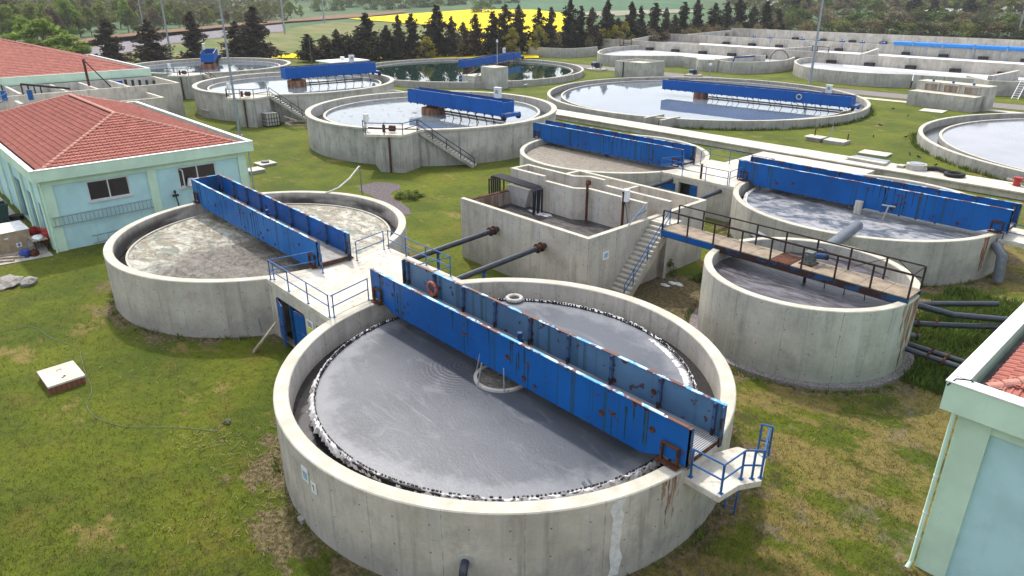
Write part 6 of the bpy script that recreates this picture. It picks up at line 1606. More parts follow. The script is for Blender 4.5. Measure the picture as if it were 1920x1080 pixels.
mb = MB(); mb.bar((-113.5, 16.8, 5.6), (-109.5, 21.5, 5.0), 0.25, 0.25)
for k in range(4): mb.bar((-113.5 + 0.6 * k, 16.8 + .6 * k, 5.6 - .1 * k), (-113.5 + 0.6 * k, 16.8 + .6 * k, 4.0), 0.15, 0.15)
part('frame', mb, M['black'], sc2)
for k, y in enumerate((12.0, 13.9, 16.4)):
    T = thing('gate_actuator', ['leftmost', 'middle', 'rightmost'][k] + ' of the three small blue gate actuators along the channel block', 'valve', (-107.5, y, 4.6))
    mb = MB(); mb.cyl((-107.6 + 1.5 * (k - 1), y), 0.3, 4.4, 5.6, 10); part('body', mb, M['blue'], T, smooth=True); mb = MB(); mb.cyl((-107.6 + 1.5 * (k - 1), y), 0.08, 5.6, 6.3, 6); part('stem', mb, M['black'], T)
hr3 = thing('stair_rail', 'thin blue handrail slanting beside the channel block', 'handrail', (-104, 12, 3))
mb = MB(); mb.tube([(-101.2, 9.5, 4.0), (-104.5, 13.8, 5.6), (-105.5, 13.8, 5.6)], 0.06, 6); mb.tube([(-101.2, 9.5, 3.4), (-104.5, 13.8, 5.0)], 0.06, 6); part('rail', mb, M['rail_blue'], hr3)
bw = thing('dark_louvre', 'dark barred grille in the corner of the channel block', 'grille', (-117, 32, 4.0))
for k in range(5):
    mb = MB(); mb.box(-116.5 + 0.9 * k, -116.2 + 0.9 * k, 30.0 + .7 * k, 30.3 + .7 * k, 3.6, 4.9); part('bar', mb, M['black'], bw)
mb = MB(); mb.box(-117.5, -116.7, 29.0, 29.8, 3.5, 4.8); part('blue_box', mb, M['blue'], bw)

M['hose'] = plain('dirty_grey_hose', (0.16, 0.17, 0.14), 0.7, 0.3, 5)
# ------------------------------------------------------------------ loose things on the ground
def slab_cover(label, c, L, W_, h, ang_, brick=False, name='access_cover', stain=False):
    T = thing(name, label, 'manhole', c, ang_)
    mb = MB(); mb.box(-L / 2, L / 2, -W_ / 2, W_ / 2, h - 0.10, h); part('lid', mb, M['deck'], T, local=True, bevel=0.015)
    if brick:
        bm_ = MB(); bm_.box(0, 0.2, 0, 0.09, 0, 0.07); bme = bm_.mesh('brick', M['brick'])
        for r in range(4):
            for k in range(int(L / 0.21)): piece('brick', bme, T, (-L / 2 + 0.04 + k * 0.21 + (0.1 if r % 2 else 0) * (k < int(L / .21) - 1), -W_ / 2 + 0.03, r * 0.075), world=False)
            for k in range(int(W_ / 0.21)): piece('brick', bme, T, (L / 2 - 0.03, -W_ / 2 + 0.05 + k * 0.21, r * 0.075), (0, 0, math.pi / 2), world=False)
        mb = MB(); mb.box(-L / 2 + 0.13, L / 2 - 0.13, -W_ / 2 + 0.13, W_ / 2 - 0.13, 0, h - 0.11); part('core', mb, M['brick'], T, local=True)
    else:
        mb = MB(); mb.box(-L / 2 + 0.05, L / 2 - 0.05, -W_ / 2 + 0.05, W_ / 2 - 0.05, 0, h - 0.102); part('plinth', mb, M['concrete_old'], T, local=True)
    if stain:
        mb = MB(); mb.cyl((0.42, 0.05), 0.05, h, h + 0.03, 8); mb.cyl((0.52, -0.05), 0.04, h, h + 0.025, 8); part('rusty_stub', mb, M['rust'], T, local=True)
        mb = MB(); mb.tube([(-0.35, 0.1, h), (-0.35, 0.1, h + 0.06), (-0.32, -0.08, h + 0.06), (-0.32, -0.08, h)], 0.012, 6); part('lifting_eye', mb, M['black'], T, local=True)
    return T
slab_cover('pale cracked slab on a low brick chamber on the front lawn', (-35.45, 3.8, 0), 2.0, 1.55, 0.42, R_(2), True, stain=True)
q_ = (-68.90, 28.03, 0.00); slab_cover('square pale cover slab on the grass behind the crusted tank', q_, 1.6, 1.6, 0.35, R_(3))
q_ = (-71.30, 30.26, 0.00); T = slab_cover('pale slab with a round black manhole lid, farther of the two on the grass', q_, 1.8, 1.8, 0.25, R_(3))
mb = MB(); mb.cyl((0, 0), 0.42, 0.25, 0.42, 18); part('round_lid', mb, M['motor'], T, local=True, smooth=True)
q_ = (-29.86, 82.60, 0.00); slab_cover('flat pale square cover on the lawn behind the path', q_, 3.0, 2.2, 0.22, R_(4))
q_ = (-36.37, 120.10, 0.00); slab_cover('flat grey cover on the lawn near the three-bay box', q_, 3.2, 3.0, 0.15, R_(4))
q_ = (-36.67, 85.76, 0.00)
T = thing('open_pit', 'small open pit with a broken pale lid and short posts on the right lawn', 'pit', q_)
mb = MB(); mb.box(q_[0] - 2.3, q_[0] - 0.6, q_[1] - 1.0, q_[1] + 0.8, 0, 0.4); part('curb', mb, M['concrete_old'], T)
mb = MB(); mb.box(q_[0] - 2.5, q_[0] - 0.4, q_[1] - 1.2, q_[1] + 0.6, 0.402, 0.5); part('lid', mb, M['deck'], T)
mb = MB(); mb.box(q_[0] - 0.3, q_[0] + 2.2, q_[1] - 0.8, q_[1] + 1.2, 0, 0.35); part('pit_rim', mb, M['concrete_old'], T)
for dx, dy, h, mt in ((-1.8, 0.2, 1.5, 'rust'), (-0.3, 1.4, 1.7, 'galv'), (1.9, 1.0, 1.1, 'rust')):
    mb = MB(); mb.tube([(q_[0] + dx, q_[1] + dy, 0), (q_[0] + dx, q_[1] + dy, h)], 0.07, 6); part('post', mb, M[mt], T)
q_ = (-89.31, 43.34, 0.00)
T = thing('wooden_pit_frame', 'octagonal wooden frame with short posts below the stair of the second raised tank', 'pit', q_)
for k in range(6):
    a0, a1 = k * math.pi / 3, (k + 1) * math.pi / 3
    mb = MB(); mb.bar((q_[0] + 1.8 * math.cos(a0), q_[1] + 1.8 * math.sin(a0), 0.5), (q_[0] + 1.8 * math.cos(a1), q_[1] + 1.8 * math.sin(a1), 0.5), 0.12, 0.22); part('board', mb, M['wood'], T)
    mb = MB(); mb.tube([(q_[0] + 1.8 * math.cos(a0), q_[1] + 1.8 * math.sin(a0), 0), (q_[0] + 1.8 * math.cos(a0), q_[1] + 1.8 * math.sin(a0), 1.3)], 0.07, 6); part('post', mb, M['wood'], T)
mb = MB(); mb.tube([(q_[0] - 1.8, q_[1] - 1.2, 1.3), (q_[0] + 1.8, q_[1] - 1.2, 1.2)], 0.06, 6); part('top_rail', mb, M['wood'], T)
q_ = (-92.70, 40.84, 0.00)
T = thing('caged_water_tank', 'white plastic water tank in a wire cage below the second raised tank', 'water tank', q_)
mb = MB(); mb.box(q_[0] - 0.9, q_[0] + 0.9, q_[1] - 0.9, q_[1] + 0.9, 0.15, 1.75); part('bottle', mb, M['ring_white'], T, bevel=0.08)
cg = MB()
for k in range(6):
    x = -0.95 + 0.38 * k
    for y in (-0.95, 0.95): cg.bar((q_[0] + x, q_[1] + y, 0.1), (q_[0] + x, q_[1] + y, 1.8), 0.05, 0.05); cg.bar((q_[0] + y, q_[1] + x, 0.1), (q_[0] + y, q_[1] + x, 1.8), 0.05, 0.05)
for z in (0.15, 0.6, 1.1, 1.75):
    for y in (-0.95, 0.95): cg.bar((q_[0] - 0.95, q_[1] + y, z), (q_[0] + 0.95, q_[1] + y, z), 0.05, 0.05); cg.bar((q_[0] + y, q_[1] - 0.95, z), (q_[0] + y, q_[1] + 0.95, z), 0.05, 0.05)
part('cage', cg, M['black'], T)
q_ = (-105.61, 37.66, 0.00)
mb = MB(); mb.box(q_[0] - 1.2, q_[0] + 1.2, q_[1] - 0.7, q_[1] + 0.7, 0, 0.95); mb.box(q_[0] - 1.35, q_[0] + 1.35, q_[1] - 0.85, q_[1] + 0.85, 0.951, 1.1)
single('small_box', mb, M['concrete_old'], 'small concrete box at the left foot of the second raised tank', 'box', loc=q_)
# plank against the pump room door, garden hose, stones, straw
mb = MB(); mb.bar((-32.09, 11.62, 0.03), (-31.53, 12.83, 1.55), 0.26, 0.07)
single('plank', mb, M['wood'], 'grey plank leaning against the open blue doors', 'plank', loc=(-32.09, 11.62, 0.03))
mb = MB(); mb.bar((-33.67, 12.81, 0.00), (-33.39, 12.63, 1.20), 0.05, 0.04)
single('metal_rod', mb, M['galv'], 'thin metal rod leaning on the crusted tank beside the doors', 'rod', loc=(-33.67, 12.81, 0.00))
def smooth_path(pts, n=8):
    out = []; P_ = [Vector(p) for p in pts]
    for i in range(len(P_) - 1):
        a, b, c, d = P_[max(i - 1, 0)], P_[i], P_[i + 1], P_[min(i + 2, len(P_) - 1)]
        for k in range(n):
            t = k / n; out.append(0.5 * ((2 * b) + (c - a) * t + (2 * a - 5 * b + 4 * c - d) * t * t + (3 * b - a - 3 * c + d) * t ** 3))
    out.append(P_[-1]); return out
hp_ = smooth_path([(-43.67, 1.84, 0.03), (-43.55, 2.54, 0.03), (-43.06, 3.94, 0.03), (-40.91, 4.39, 0.03), (-38.67, 5.14, 0.03), (-37.39, 5.02, 0.03), (-35.47, 4.76, 0.03), (-33.64, 4.59, 0.03), (-32.28, 4.06, 0.03), (-30.77, 4.16, 0.03), (-29.28, 4.90, 0.03), (-27.86, 6.38, 0.03), (-26.83, 7.22, 0.03), (-26.44, 7.53, 0.03), (-26.78, 7.81, 0.05)])
mb = MB(); mb.tube(hp_, 0.011, 6); single('garden_hose', mb, M['hose'], 'thin grey hose winding over the front lawn past the brick chamber', 'hose', loc=hp_[0], smooth=True)
q_ = (-26.85, 7.97, 0.02)
mb = MB(); mb.tube([(q_[0], q_[1], 0.03), (q_[0] + 0.15, q_[1] + 0.1, 0.16), (q_[0] + 0.3, q_[1] + 0.15, 0.05)], 0.04, 8); torus(mb, (q_[0] + .1, q_[1] + .2, 0.1), 0.08, 0.03)
single('sprinkler', mb, M['motor'], 'small dark sprinkler head at the end of the grey hose', 'sprinkler', loc=q_)
q_ = (-19.02, 7.60, 0.05)
mb = MB(); mb.box(q_[0] - .16, q_[0] + .14, q_[1] - .1, q_[1] + .1, 0, .2); single('stone_block', mb, M['stone'], 'small broken grey block at the foot of the front tank', 'stone', loc=q_, bevel=0.03)
def rock(label, c, s, seed, mat='stone', group=None, nm='rock', cat='rock'):
    rn = random.Random(seed); mb = MB(); n = 7; vs = [(c[0], c[1], c[2] + s[2])]
    for (z, f) in ((0.85, .6), (0.45, 1.0), (0.0, .95)):
        for k in range(n):
            a = 2 * math.pi * k / n; r = f * rn.uniform(.75, 1.15); vs.append((c[0] + s[0] * r * math.cos(a), c[1] + s[1] * r * math.sin(a), c[2] + s[2] * z * rn.uniform(.85, 1.1)))
    fs = [(0, 1 + k, 1 + (k + 1) % n) for k in range(n)]
    for j in range(2): fs += [(1 + j * n + k, 1 + (j + 1) * n + k, 1 + (j + 1) * n + (k + 1) % n, 1 + j * n + (k + 1) % n) for k in range(n)]
    mb.add(vs, fs); return single(nm, mb, M[mat], label, cat, group=group, loc=tuple(c))
rr_ = random.Random(8)
base = (-51.20, 4.21, 0.00)
rub = [('largest pale broken slab of the rubble heap on the left lawn', (0, 0, 0), (1.1, .8, .45)), ('flat broken slab tilted at the right end of the rubble heap', (.9, .9, .0), (.6, .5, .5)), ('low grey stone at the near side of the rubble heap', (.5, -.5, 0), (.6, .5, .25))]
for k, (lb, d, s) in enumerate(rub): rock(lb, (base[0] + d[0], base[1] + d[1], 0), s, 20 + k)
for k, (px_, lb) in enumerate([((-23.13, 34.23, 0.00), 'white scrap curl lying left in the debris below the footbridge'), ((-23.04, 34.84, 0.00), 'crumpled white scrap in the middle of the debris below the footbridge'), ((-22.66, 34.99, 0.00), 'white scrap lying right in the debris below the footbridge')]):
    rock(lb, px_, (.35, .18, .14), 40 + k, 'paper', nm='scrap', cat='litter')
# things beside the blue building: crate, bins, table, planks, red pot, blue bag
def bx(name, label, cat, c, sx, sy, sz, mat, rot=0.0, parts=()):
    T = thing(name, label, cat, c, rot or 1e-9)
    mb = MB(); mb.box(-sx / 2, sx / 2, -sy / 2, sy / 2, 0.0, sz); part('body', mb, M[mat], T, local=True, bevel=0.015)
    for nm, m2, b in parts:
        mb = MB(); mb.box(*b); part(nm, mb, M[m2], T, local=True)
    return T
cr = bx('plywood_crate', 'big plywood crate with a white top sheet beside the blue building', 'crate', (-58.9, 5.6, 0.04), 2.6, 2.1, 1.45, 'plywood', R_(3), (('top_sheet', 'cap', (-1.35, 1.35, -1.1, 1.1, 1.452, 1.49)), ('label', 'paper', (1.301, 1.31, 0.1, 0.42, .3, .62)), ('label', 'paper', (1.301, 1.31, -0.5, -0.25, 1.0, 1.1)), ('print', 'bluebag', (1.311, 1.315, 0.23, 0.29, .34, .58)), ('print', 'bluebag', (1.311, 1.315, 0.16, 0.36, .43, .49)), ('batten', 'wood', (1.301, 1.34, -1.04, -0.92, 0, 1.44))))
for k, (c, lb) in enumerate([((-66.5, 6.1, 0.04), 'open green plastic bin nearer the crate'), ((-70.5, 5.2, 0.04), 'green plastic bin farther down the yard')]):
    T = thing('bin', lb, 'bin', c, 1e-9)
    mb = MB()
    v = [(-.5, -.5, 0), (.5, -.5, 0), (.5, .5, 0), (-.5, .5, 0), (-.7, -.7, 1.5), (.7, -.7, 1.5), (.7, .7, 1.5), (-.7, .7, 1.5), (-.6, -.6, 1.5), (.6, -.6, 1.5), (.6, .6, 1.5), (-.6, .6, 1.5), (-.45, -.45, .1), (.45, -.45, .1), (.45, .45, .1), (-.45, .45, .1)]
    mb.add(v, [(3, 2, 1, 0), (0, 1, 5, 4), (1, 2, 6, 5), (2, 3, 7, 6), (3, 0, 4, 7), (4, 5, 9, 8), (5, 6, 10, 9), (6, 7, 11, 10), (7, 4, 8, 11), (8, 9, 13, 12), (9, 10, 14, 13), (10, 11, 15, 14), (11, 8, 12, 15), (12, 13, 14, 15)])
    part('body', mb, M['bin'], T, local=True); mb = MB(); mb.box(-.72, .72, -.72, -.6, 1.42, 1.52); mb.box(-.72, .72, .6, .72, 1.42, 1.52); part('rim', mb, M['bin'], T, local=True)
T = thing('work_table', 'low table with white sheets at the corner of the blue building', 'table', (-57.0, 7.0, 0.04), R_(5))
for k in range(4):
    mb = MB(); mb.box(-.75 + 1.4 * (k % 2), -.69 + 1.4 * (k % 2), -.4 + .7 * (k // 2), -.34 + .7 * (k // 2), 0, .85); part('leg', mb, M['rust'], T, local=True)
mb = MB(); mb.box(-.8, .8, -.45, .45, .851, .9); part('table_top', mb, M['wood'], T, local=True)
rock('crumpled white plastic sheet lying on the low table', (-56.8, 7.0, 0.94), (.6, .35, .22), 61, 'paper', nm='plastic_sheet', cat='sheet')
rock('blue plastic bag on the ground in front of the crate', (-56.2, 6.0, 0.04), (.5, .4, .55), 62, 'bluebag', nm='plastic_bag', cat='bag')
rock('rusty brown sack beside the blue bag', (-55.9, 6.45, 0.04), (.3, .3, .5), 63, 'rust', nm='sack', cat='bag')
rock('grey and red bundle of rags under the low table', (-57.6, 6.7, 0.04), (.5, .4, .7), 64, 'stone', nm='rag_bundle', cat='bundle')
T = thing('wheelbarrow', 'red wheelbarrow standing against the blue building', 'wheelbarrow', (-59.2, 7.2, 0.04), R_(15))
mb = MB(); mb.add([(-.7, -.4, .5), (.6, -.4, .5), (.6, .4, .5), (-.7, .4, .5), (-.9, -.5, .9), (.8, -.5, .9), (.8, .5, .9), (-.9, .5, .9)], [(3, 2, 1, 0), (0, 1, 5, 4), (1, 2, 6, 5), (2, 3, 7, 6), (3, 0, 4, 7)]); part('tray', mb, M['red'], T, local=True)
mb = MB(); mb.tube([(.8, .4, 1.0), (-1.3, .35, .4)], .03, 6); mb.tube([(.8, -.4, 1.0), (-1.3, -.35, .4)], .03, 6); part('handle', mb, M['red'], T, local=True)
mb = MB(); mb.tube([(-1.25, -.06, .22), (-1.25, .06, .22)], .22, 14); part('wheel', mb, M['tyre'], T, local=True, smooth=True)
T = thing('red_hose_reel', 'upright red fire hose reel against the building corner', 'hose reel', (-57.4, 7.55, 0.04))
mb = MB(); mb.tube([(-57.4, 7.4, .9), (-57.4, 7.75, .9)], .5, 16); part('reel', mb, M['red'], T, smooth=True); mb = MB(); mb.box(-57.5, -57.3, 7.5, 7.6, 0, .9); part('stand', mb, M['black'], T)
for k, (a, b, lb) in enumerate([((-57.6, 3.0, .1), (-55.9, 5.9, .12), 'longest pale board on the ground beside the crate'), ((-57.1, 2.6, .1), (-55.6, 5.2, .1), 'nearer pale board lying along the yard edge'), ((-58.2, 2.9, .12), (-56.6, 5.5, .14), 'board half hidden behind the other boards by the crate')]):
    mb = MB(); mb.bar(a, b, 0.25, 0.08); single('board', mb, M['wood'], lb, 'board', loc=a)
mb = MB(); mb.tube([(-66.5, 7.2, .1), (-66.5, 7.2, .4)], .5, 16); single('tyre', mb, M['tyre'], 'black tyre lying against the building behind the green bin', 'tyre', loc=(-66.5, 7.2, .04))
rock('brown heap of sacks farther down the yard', (-78, 4.5, .04), (1.6, 1.3, 1.3), 66, 'plywood', nm='sack_heap', cat='sacks')
# things lying on the duct path
T = thing('board_stack', 'stack of pale grey boards lying on the duct path', 'boards', (-27.7, 74.8, .74), R_(-3))
for k in range(6):
    mb = MB(); z = 0.09 * (k // 2); y = -.5 + (k % 2) * .95; mb.box(-2.0 + .15 * (k % 3), 2.0 - .2 * (k % 2), y, y + .85, z + 0.001, z + .08); part('board', mb, M['galv'] if k % 2 else M['concrete_white'], T, local=True)
T = thing('manhole_ring', 'pale octagonal manhole ring with its lid on the duct path', 'manhole', (-23.1, 75.2, .74), 1e-9)
mb = MB(); mb.cyl((0, 0), 0.95, 0, .55, 8); part('ring', mb, M['concrete_white'], T, local=True); mb = MB(); mb.cyl((0, 0), .7, .551, .62, 12); part('lid', mb, M['galv'], T, local=True); mb = MB(); mb.box(-1.6, -1.0, -.6, .3, 0, .22); part('loose_block', mb, M['concrete_old'], T, local=True)
mb = MB(); mb.tube(smooth_path([(-22.2, 75.5, .9), (-21.4, 75.7, 1.0), (-20.6, 75.5, .95), (-20.2, 75.6, .9)]), [.22] * 25, 8); single('rubber_hose', mb, M['tyre'], 'short thick black hose lying on the duct path', 'hose', loc=(-22.2, 75.5, .74), smooth=True)
mb = MB(); torus(mb, (-19.6, 74.9, .92), .75, .18); single('tyre', mb, M['tyre'], 'black tyre lying on the duct path next to the hose', 'tyre', loc=(-19.6, 74.9, .74), smooth=True)
T = thing('red_pump', 'small red pump with hose ends at the right end of the duct path', 'pump', (-14.6, 75.2, .74))
mb = MB(); mb.cyl((-14.6, 75.2), .32, .74, 1.4, 12); part('body', mb, M['red'], T, smooth=True); mb = MB(); mb.tube([(-15.5, 75.7, 1.1), (-14.6, 75.2, 1.1), (-13.9, 74.9, .95)], .12, 8); part('pipe_run', mb, M['wood'], T, smooth=True); mb = MB(); mb.box(-14.95, -14.25, 74.9, 75.5, 1.4, 1.5); part('flange', mb, M['red'], T)
# crows on the lawn
def crow(label, c, a):
    T = thing('crow', label, 'bird', c, a, group='crows on the right lawn')
    mb = MB(); mb.tube([(-.28, 0, .10), (-.12, 0, .17), (.02, 0, .20), (.14, 0, .25), (.20, 0, .32), (.25, 0, .33)], [.02, .07, .095, .075, .05, .015], 8); mb.tube([(.24, 0, .32), (.34, 0, .30)], [.022, .004], 6)
    part('body', mb, M['bird'], T, local=True, smooth=True)
    mb = MB(); mb.add([(-.42, -.05, .07), (-.42, .05, .07), (-.15, .06, .17), (-.15, -.06, .17)], [(0, 1, 2, 3)]); part('tail', mb, M['bird'], T, local=True)
    for y in (-.03, .03):
        mb = MB(); mb.tube([(.02, y, .14), (.02, y, 0)], .009, 5); part('leg', mb, M['bird'], T, local=True)
crows = [((1674, 205), 'crow nearest the three-bay sluice box'), ((1702, 218), 'crow on the lawn just left of the pinkish basin rim'), ((1650, 236), 'crow in the middle of the right lawn'), ((1637, 257), 'crow farther left toward the small open pit'), ((1698, 258), 'small crow close to the rim of the pinkish basin'), ((1705, 290), 'upper of the two crows feeding close together'), ((1722, 296), 'lower of the two crows feeding close together'), ((1754, 310), 'crow nearest the manhole ring on the path')]
crow_pos = [(-41.08, 117.23, 0.00), (-37.08, 112.18, 0.00), (-36.64, 101.21, 0.00), (-34.05, 92.54, 0.00), (-31.17, 95.17, 0.00), (-27.13, 85.17, 0.00), (-25.84, 84.19, 0.00), (-23.23, 81.47, 0.00)]
for k, (pz, lb) in enumerate(zip(crow_pos, crows)): crow(lb[1], pz, k * 1.7)
T = thing('gull', 'grey bird standing on the lawn between the round basins', 'bird', (-98.64, 94.12, 0.00), 0.7)
mb = MB(); mb.tube([(-.5, 0, .3), (-.1, 0, .4), (.25, 0, .5), (.4, 0, .65), (.5, 0, .66)], [.04, .16, .15, .08, .03], 8); part('body', mb, M['galv'], T, local=True, smooth=True)
for y in (-.05, .05):
    mb = MB(); mb.tube([(0, y, .35), (0, y, 0)], .02, 5); part('leg', mb, M['bird'], T, local=True)

# ------------------------------------------------------------------ trees (crowns of many small leaf faces)
def leaf_quad(vs, fs, p, s, rn):
    a = Vector((rn.gauss(0, 1), rn.gauss(0, 1), rn.gauss(0, .6))).normalized(); b = a.cross(Vector((rn.gauss(0, 1), rn.gauss(0, 1), rn.gauss(0, 1)))).normalized()
    o = len(vs); a = a * s; b = b * s * 0.7
    vs += [p - a, p + b * .6 - a * .1, p + a, p - b * .6 + a * .1]; fs.append((o, o + 1, o + 2, o + 3))
def mesh_from(vs, fs, name, mat):
    me = bpy.data.meshes.new(name); me.from_pydata([tuple(v) for v in vs], [], fs); me.materials.append(mat); me.update(); return me
def conifer_meshes(seed, H=10.0, Rb=2.6, mat='conifer', low=0.07, n_wh=19, ragged=0.35):
    rn = random.Random(seed); vs, fs = [], []
    mb = MB(); mb.tube([(0, 0, 0), (0.05, 0, H * .5), (0, 0.05, H * .97)], [0.17, 0.10, 0.02], 7)
    lean = rn.uniform(-.03, .03)
    for w in range(n_wh):
        t = w / (n_wh - 1); z = H * (low + (0.97 - low) * t); R0 = Rb * (1 - t) ** 0.62 * (1 + rn.uniform(-ragged, ragged) * 1.1) + 0.12
        nb_ = max(4, int(9 * (1 - t) + 4))
        for k in range(nb_):
            a = rn.uniform(0, 6.283); rr = R0 * rn.uniform(.55, 1.15)
            if rn.random() < .12: continue
            if w < n_wh - 2: mb.tube([(0, 0, z), (rr * .8 * math.cos(a), rr * .8 * math.sin(a), z + rr * .12)], [0.035, 0.012], 4, False)
            m = int(9 + rr * 9)
            for q in range(m):
                f = rn.random() ** .6; p = Vector((rr * f * math.cos(a), rr * f * math.sin(a), z + rr * f * .18 + rn.gauss(0, .12)))
                p += Vector((rn.gauss(0, .20), rn.gauss(0, .20), rn.gauss(0, .14)))
                leaf_quad(vs, fs, p, rn.uniform(.22, .46), rn)
    return mb.mesh('trunk', M['bark']), mesh_from(vs, fs, 'crown', M[mat])
def broad_meshes(seed, H=8.0, Rc=2.8, mat='leafy', nleaf=2600, dens=.5, trunk_h=.3, lsize=.34, nb_=7):
    rn = random.Random(seed); vs, fs = [], []; mb = MB()
    mb.tube([(0, 0, 0), (.1, .05, H * trunk_h), (.0, .1, H * .65)], [.16, .12, .05], 7)
    cl = []
    for k in range(nb_ * 3):
        a = rn.uniform(0, 6.283); t = rn.random(); r = Rc * (math.sin(math.pi * min(1, t * .9 + .12))) * rn.uniform(.35, 1.0)
        c = Vector((r * math.cos(a), r * math.sin(a), H * (trunk_h + (1 - trunk_h) * t * .93))); cl.append((c, rn.uniform(.45, 1.0) * Rc * .36))
        if k % 2 == 0: mb.tube([(0, 0, min(H * .6, c.z * .55)), (c.x * .5, c.y * .5, c.z * .82), tuple(c)], [.06, .035, .012], 5, False)
    for q in range(nleaf):
        c, r = rn.choice(cl); d = Vector((rn.gauss(0, 1), rn.gauss(0, 1), rn.gauss(0, .8))).normalized() * r * rn.random() ** .45
        leaf_quad(vs, fs, c + d, rn.uniform(.6, 1.25) * lsize, rn)
    return mb.mesh('trunk', M['bark']), mesh_from(vs, fs, 'crown', M[mat])
M['dark_scrub'] = leaf('dark_scrub_leaves', (0.045, 0.045, 0.022), (0.06, 0.045, 0.03), (0.025, 0.022, 0.016))
CON = [conifer_meshes(s, 10, r, mt) for s, r, mt in ((1, 2.7, 'conifer'), (2, 2.3, 'conifer_brown'), (3, 3.0, 'conifer'), (4, 2.1, 'conifer'), (5, 2.6, 'conifer_brown'))]
CYP = [conifer_meshes(7, 10, 1.15, low=.04, n_wh=20)]
BRD = {k: [broad_meshes(s, 8, r, k, n, trunk_h=th) for s, r, n, th in ((11, 3.0, 2600, .25), (12, 3.4, 2800, .2))] for k in ('leafy', 'leafy_bright', 'leafy_brown')}
SHR = {k: [broad_meshes(s, 3.2, 2.6, k, 1500, trunk_h=.02, lsize=.2, nb_=6) for s in (21, 22)] for k in ('shrub', 'leafy', 'leafy_brown', 'weed', 'dark_scrub')}
BRM = [broad_meshes(31, 4.5, 2.0, 'yellow_leaf', 1400, trunk_h=.12, lsize=.2)]
def tree(name, label, ms, x, y, sh, sr, rot, group=None, cat='tree', z=0.0):
    T = thing(name, label, cat, (x, y, z), 0.0, group)
    T.rotation_euler = (0, 0, rot); T.scale = (sr, sr, sh); ORG[T.name] = (0, 0, 0)
    for nm, me in zip(('trunk', 'crown'), ms):
        o = bpy.data.objects.new(nm, me); col.objects.link(o); o.parent = T
    return T
rt = random.Random(77)
ORD = ['first', 'second', 'third', 'fourth', 'fifth', 'sixth', 'seventh', 'eighth', 'ninth', 'tenth', 'eleventh', 'twelfth', 'thirteenth', 'fourteenth', 'fifteenth', 'sixteenth', 'seventeenth', 'eighteenth', 'nineteenth', 'twentieth', 'twenty-first', 'twenty-second', 'twenty-third', 'twenty-fourth', 'twenty-fifth', 'twenty-sixth', 'twenty-seventh', 'twenty-eighth', 'twenty-ninth', 'thirtieth', 'thirty-first', 'thirty-second', 'thirty-third', 'thirty-fourth', 'thirty-fifth', 'thirty-sixth', 'thirty-seventh', 'thirty-eighth', 'thirty-ninth', 'fortieth', 'forty-first', 'forty-second', 'forty-third', 'forty-fourth']
# isolated dark conifers left: ground point, height m, half width m
LEFTC = [((-197.76, 49.24, 0.00), 10.5, 4.6), ((-188.14, 55.87, 0.00), 10.5, 4.8), ((-189.21, 66.53, 0.00), 12.0, 4.0), ((-190.67, 77.85, 0.00), 9.5, 4.6), ((-184.27, 80.38, 0.00), 13.0, 5.6)]
LL = ['leftmost dark conifer beside the bright green tree', 'wide dark conifer left of the first tall pole', 'upright dark conifer just left of the end-on blue bridge', 'dark conifer directly right of the tall light pole', 'tallest broad dark conifer above the farthest raised tank']
for k, (p, h, w_) in enumerate(LEFTC): tree('conifer', LL[k], CON[[1, 4, 1, 4, 1][k]], p[0], p[1], h / 10, w_ / 2.7, rt.uniform(0, 6), 'dark conifers on the left meadow')
ROW = [(-172.80, 88.55, 0.00), (-172.47, 93.20, 0.00), (-171.64, 96.30, 0.00), (-169.10, 99.07, 0.00), (-166.36, 102.05, 0.00), (-165.45, 107.54, 0.00), (-163.44, 109.73, 0.00), (-160.95, 112.44, 0.00), (-161.56, 121.19, 0.00), (-158.99, 123.99, 0.00), (-158.10, 127.39, 0.00), (-155.81, 129.89, 0.00), (-155.18, 135.59, 0.00), (-152.96, 138.01, 0.00), (-151.70, 141.95, 0.00), (-150.36, 148.67, 0.00), (-148.08, 151.15, 0.00), (-148.27, 159.18, 0.00), (-147.44, 162.92, 0.00), (-146.60, 166.73, 0.00), (-146.08, 173.22, 0.00), (-146.55, 178.85, 0.00), (-146.58, 185.18, 0.00), (-147.31, 190.99, 0.00), (-148.58, 199.99, 0.00), (-149.02, 206.77, 0.00), (-151.53, 215.46, 0.00), (-151.10, 219.90, 0.00), (-151.10, 228.08, 0.00), (-151.70, 240.34, 0.00), (-152.12, 248.96, 0.00), (-152.29, 258.27, 0.00), (-150.40, 265.23, 0.00), (-150.53, 275.24, 0.00), (-150.81, 285.56, 0.00)]
RTOP = [66, 68, 57, 74, 28, 50, 32, 30, 14, 34, 44, 30, 26, 13, 14, 20, 18, 4, 16, 18, 5, 36, 8, 16, 10, 18, 30, 8, 3, 10, 8, 0, 14, 6, 20]
RW = [23, 22, 15, 22, 24, 16, 16, 19, 21, 14, 14, 17, 18, 20, 20, 16, 15, 18, 14, 16, 18, 15, 17, 12, 18, 12, 14, 16, 17, 17, 14, 19, 14, 17, 14]
RBY = [116, 114, 113, 113, 113, 111, 111, 111, 107, 107, 106, 106, 104, 104, 103, 101, 101, 98, 97, 96, 94, 92, 90, 88, 85, 83, 80, 79, 77, 74, 72, 70, 69, 67, 65]
def px_per_m(p):
    v = cam_inv @ Vector((p[0], p[1], 3)); return 1312.0 / max(1.0, -v.z)
cam_inv = (Matrix.Translation(cam.location) @ cam.rotation_euler.to_matrix().to_4x4()).inverted()
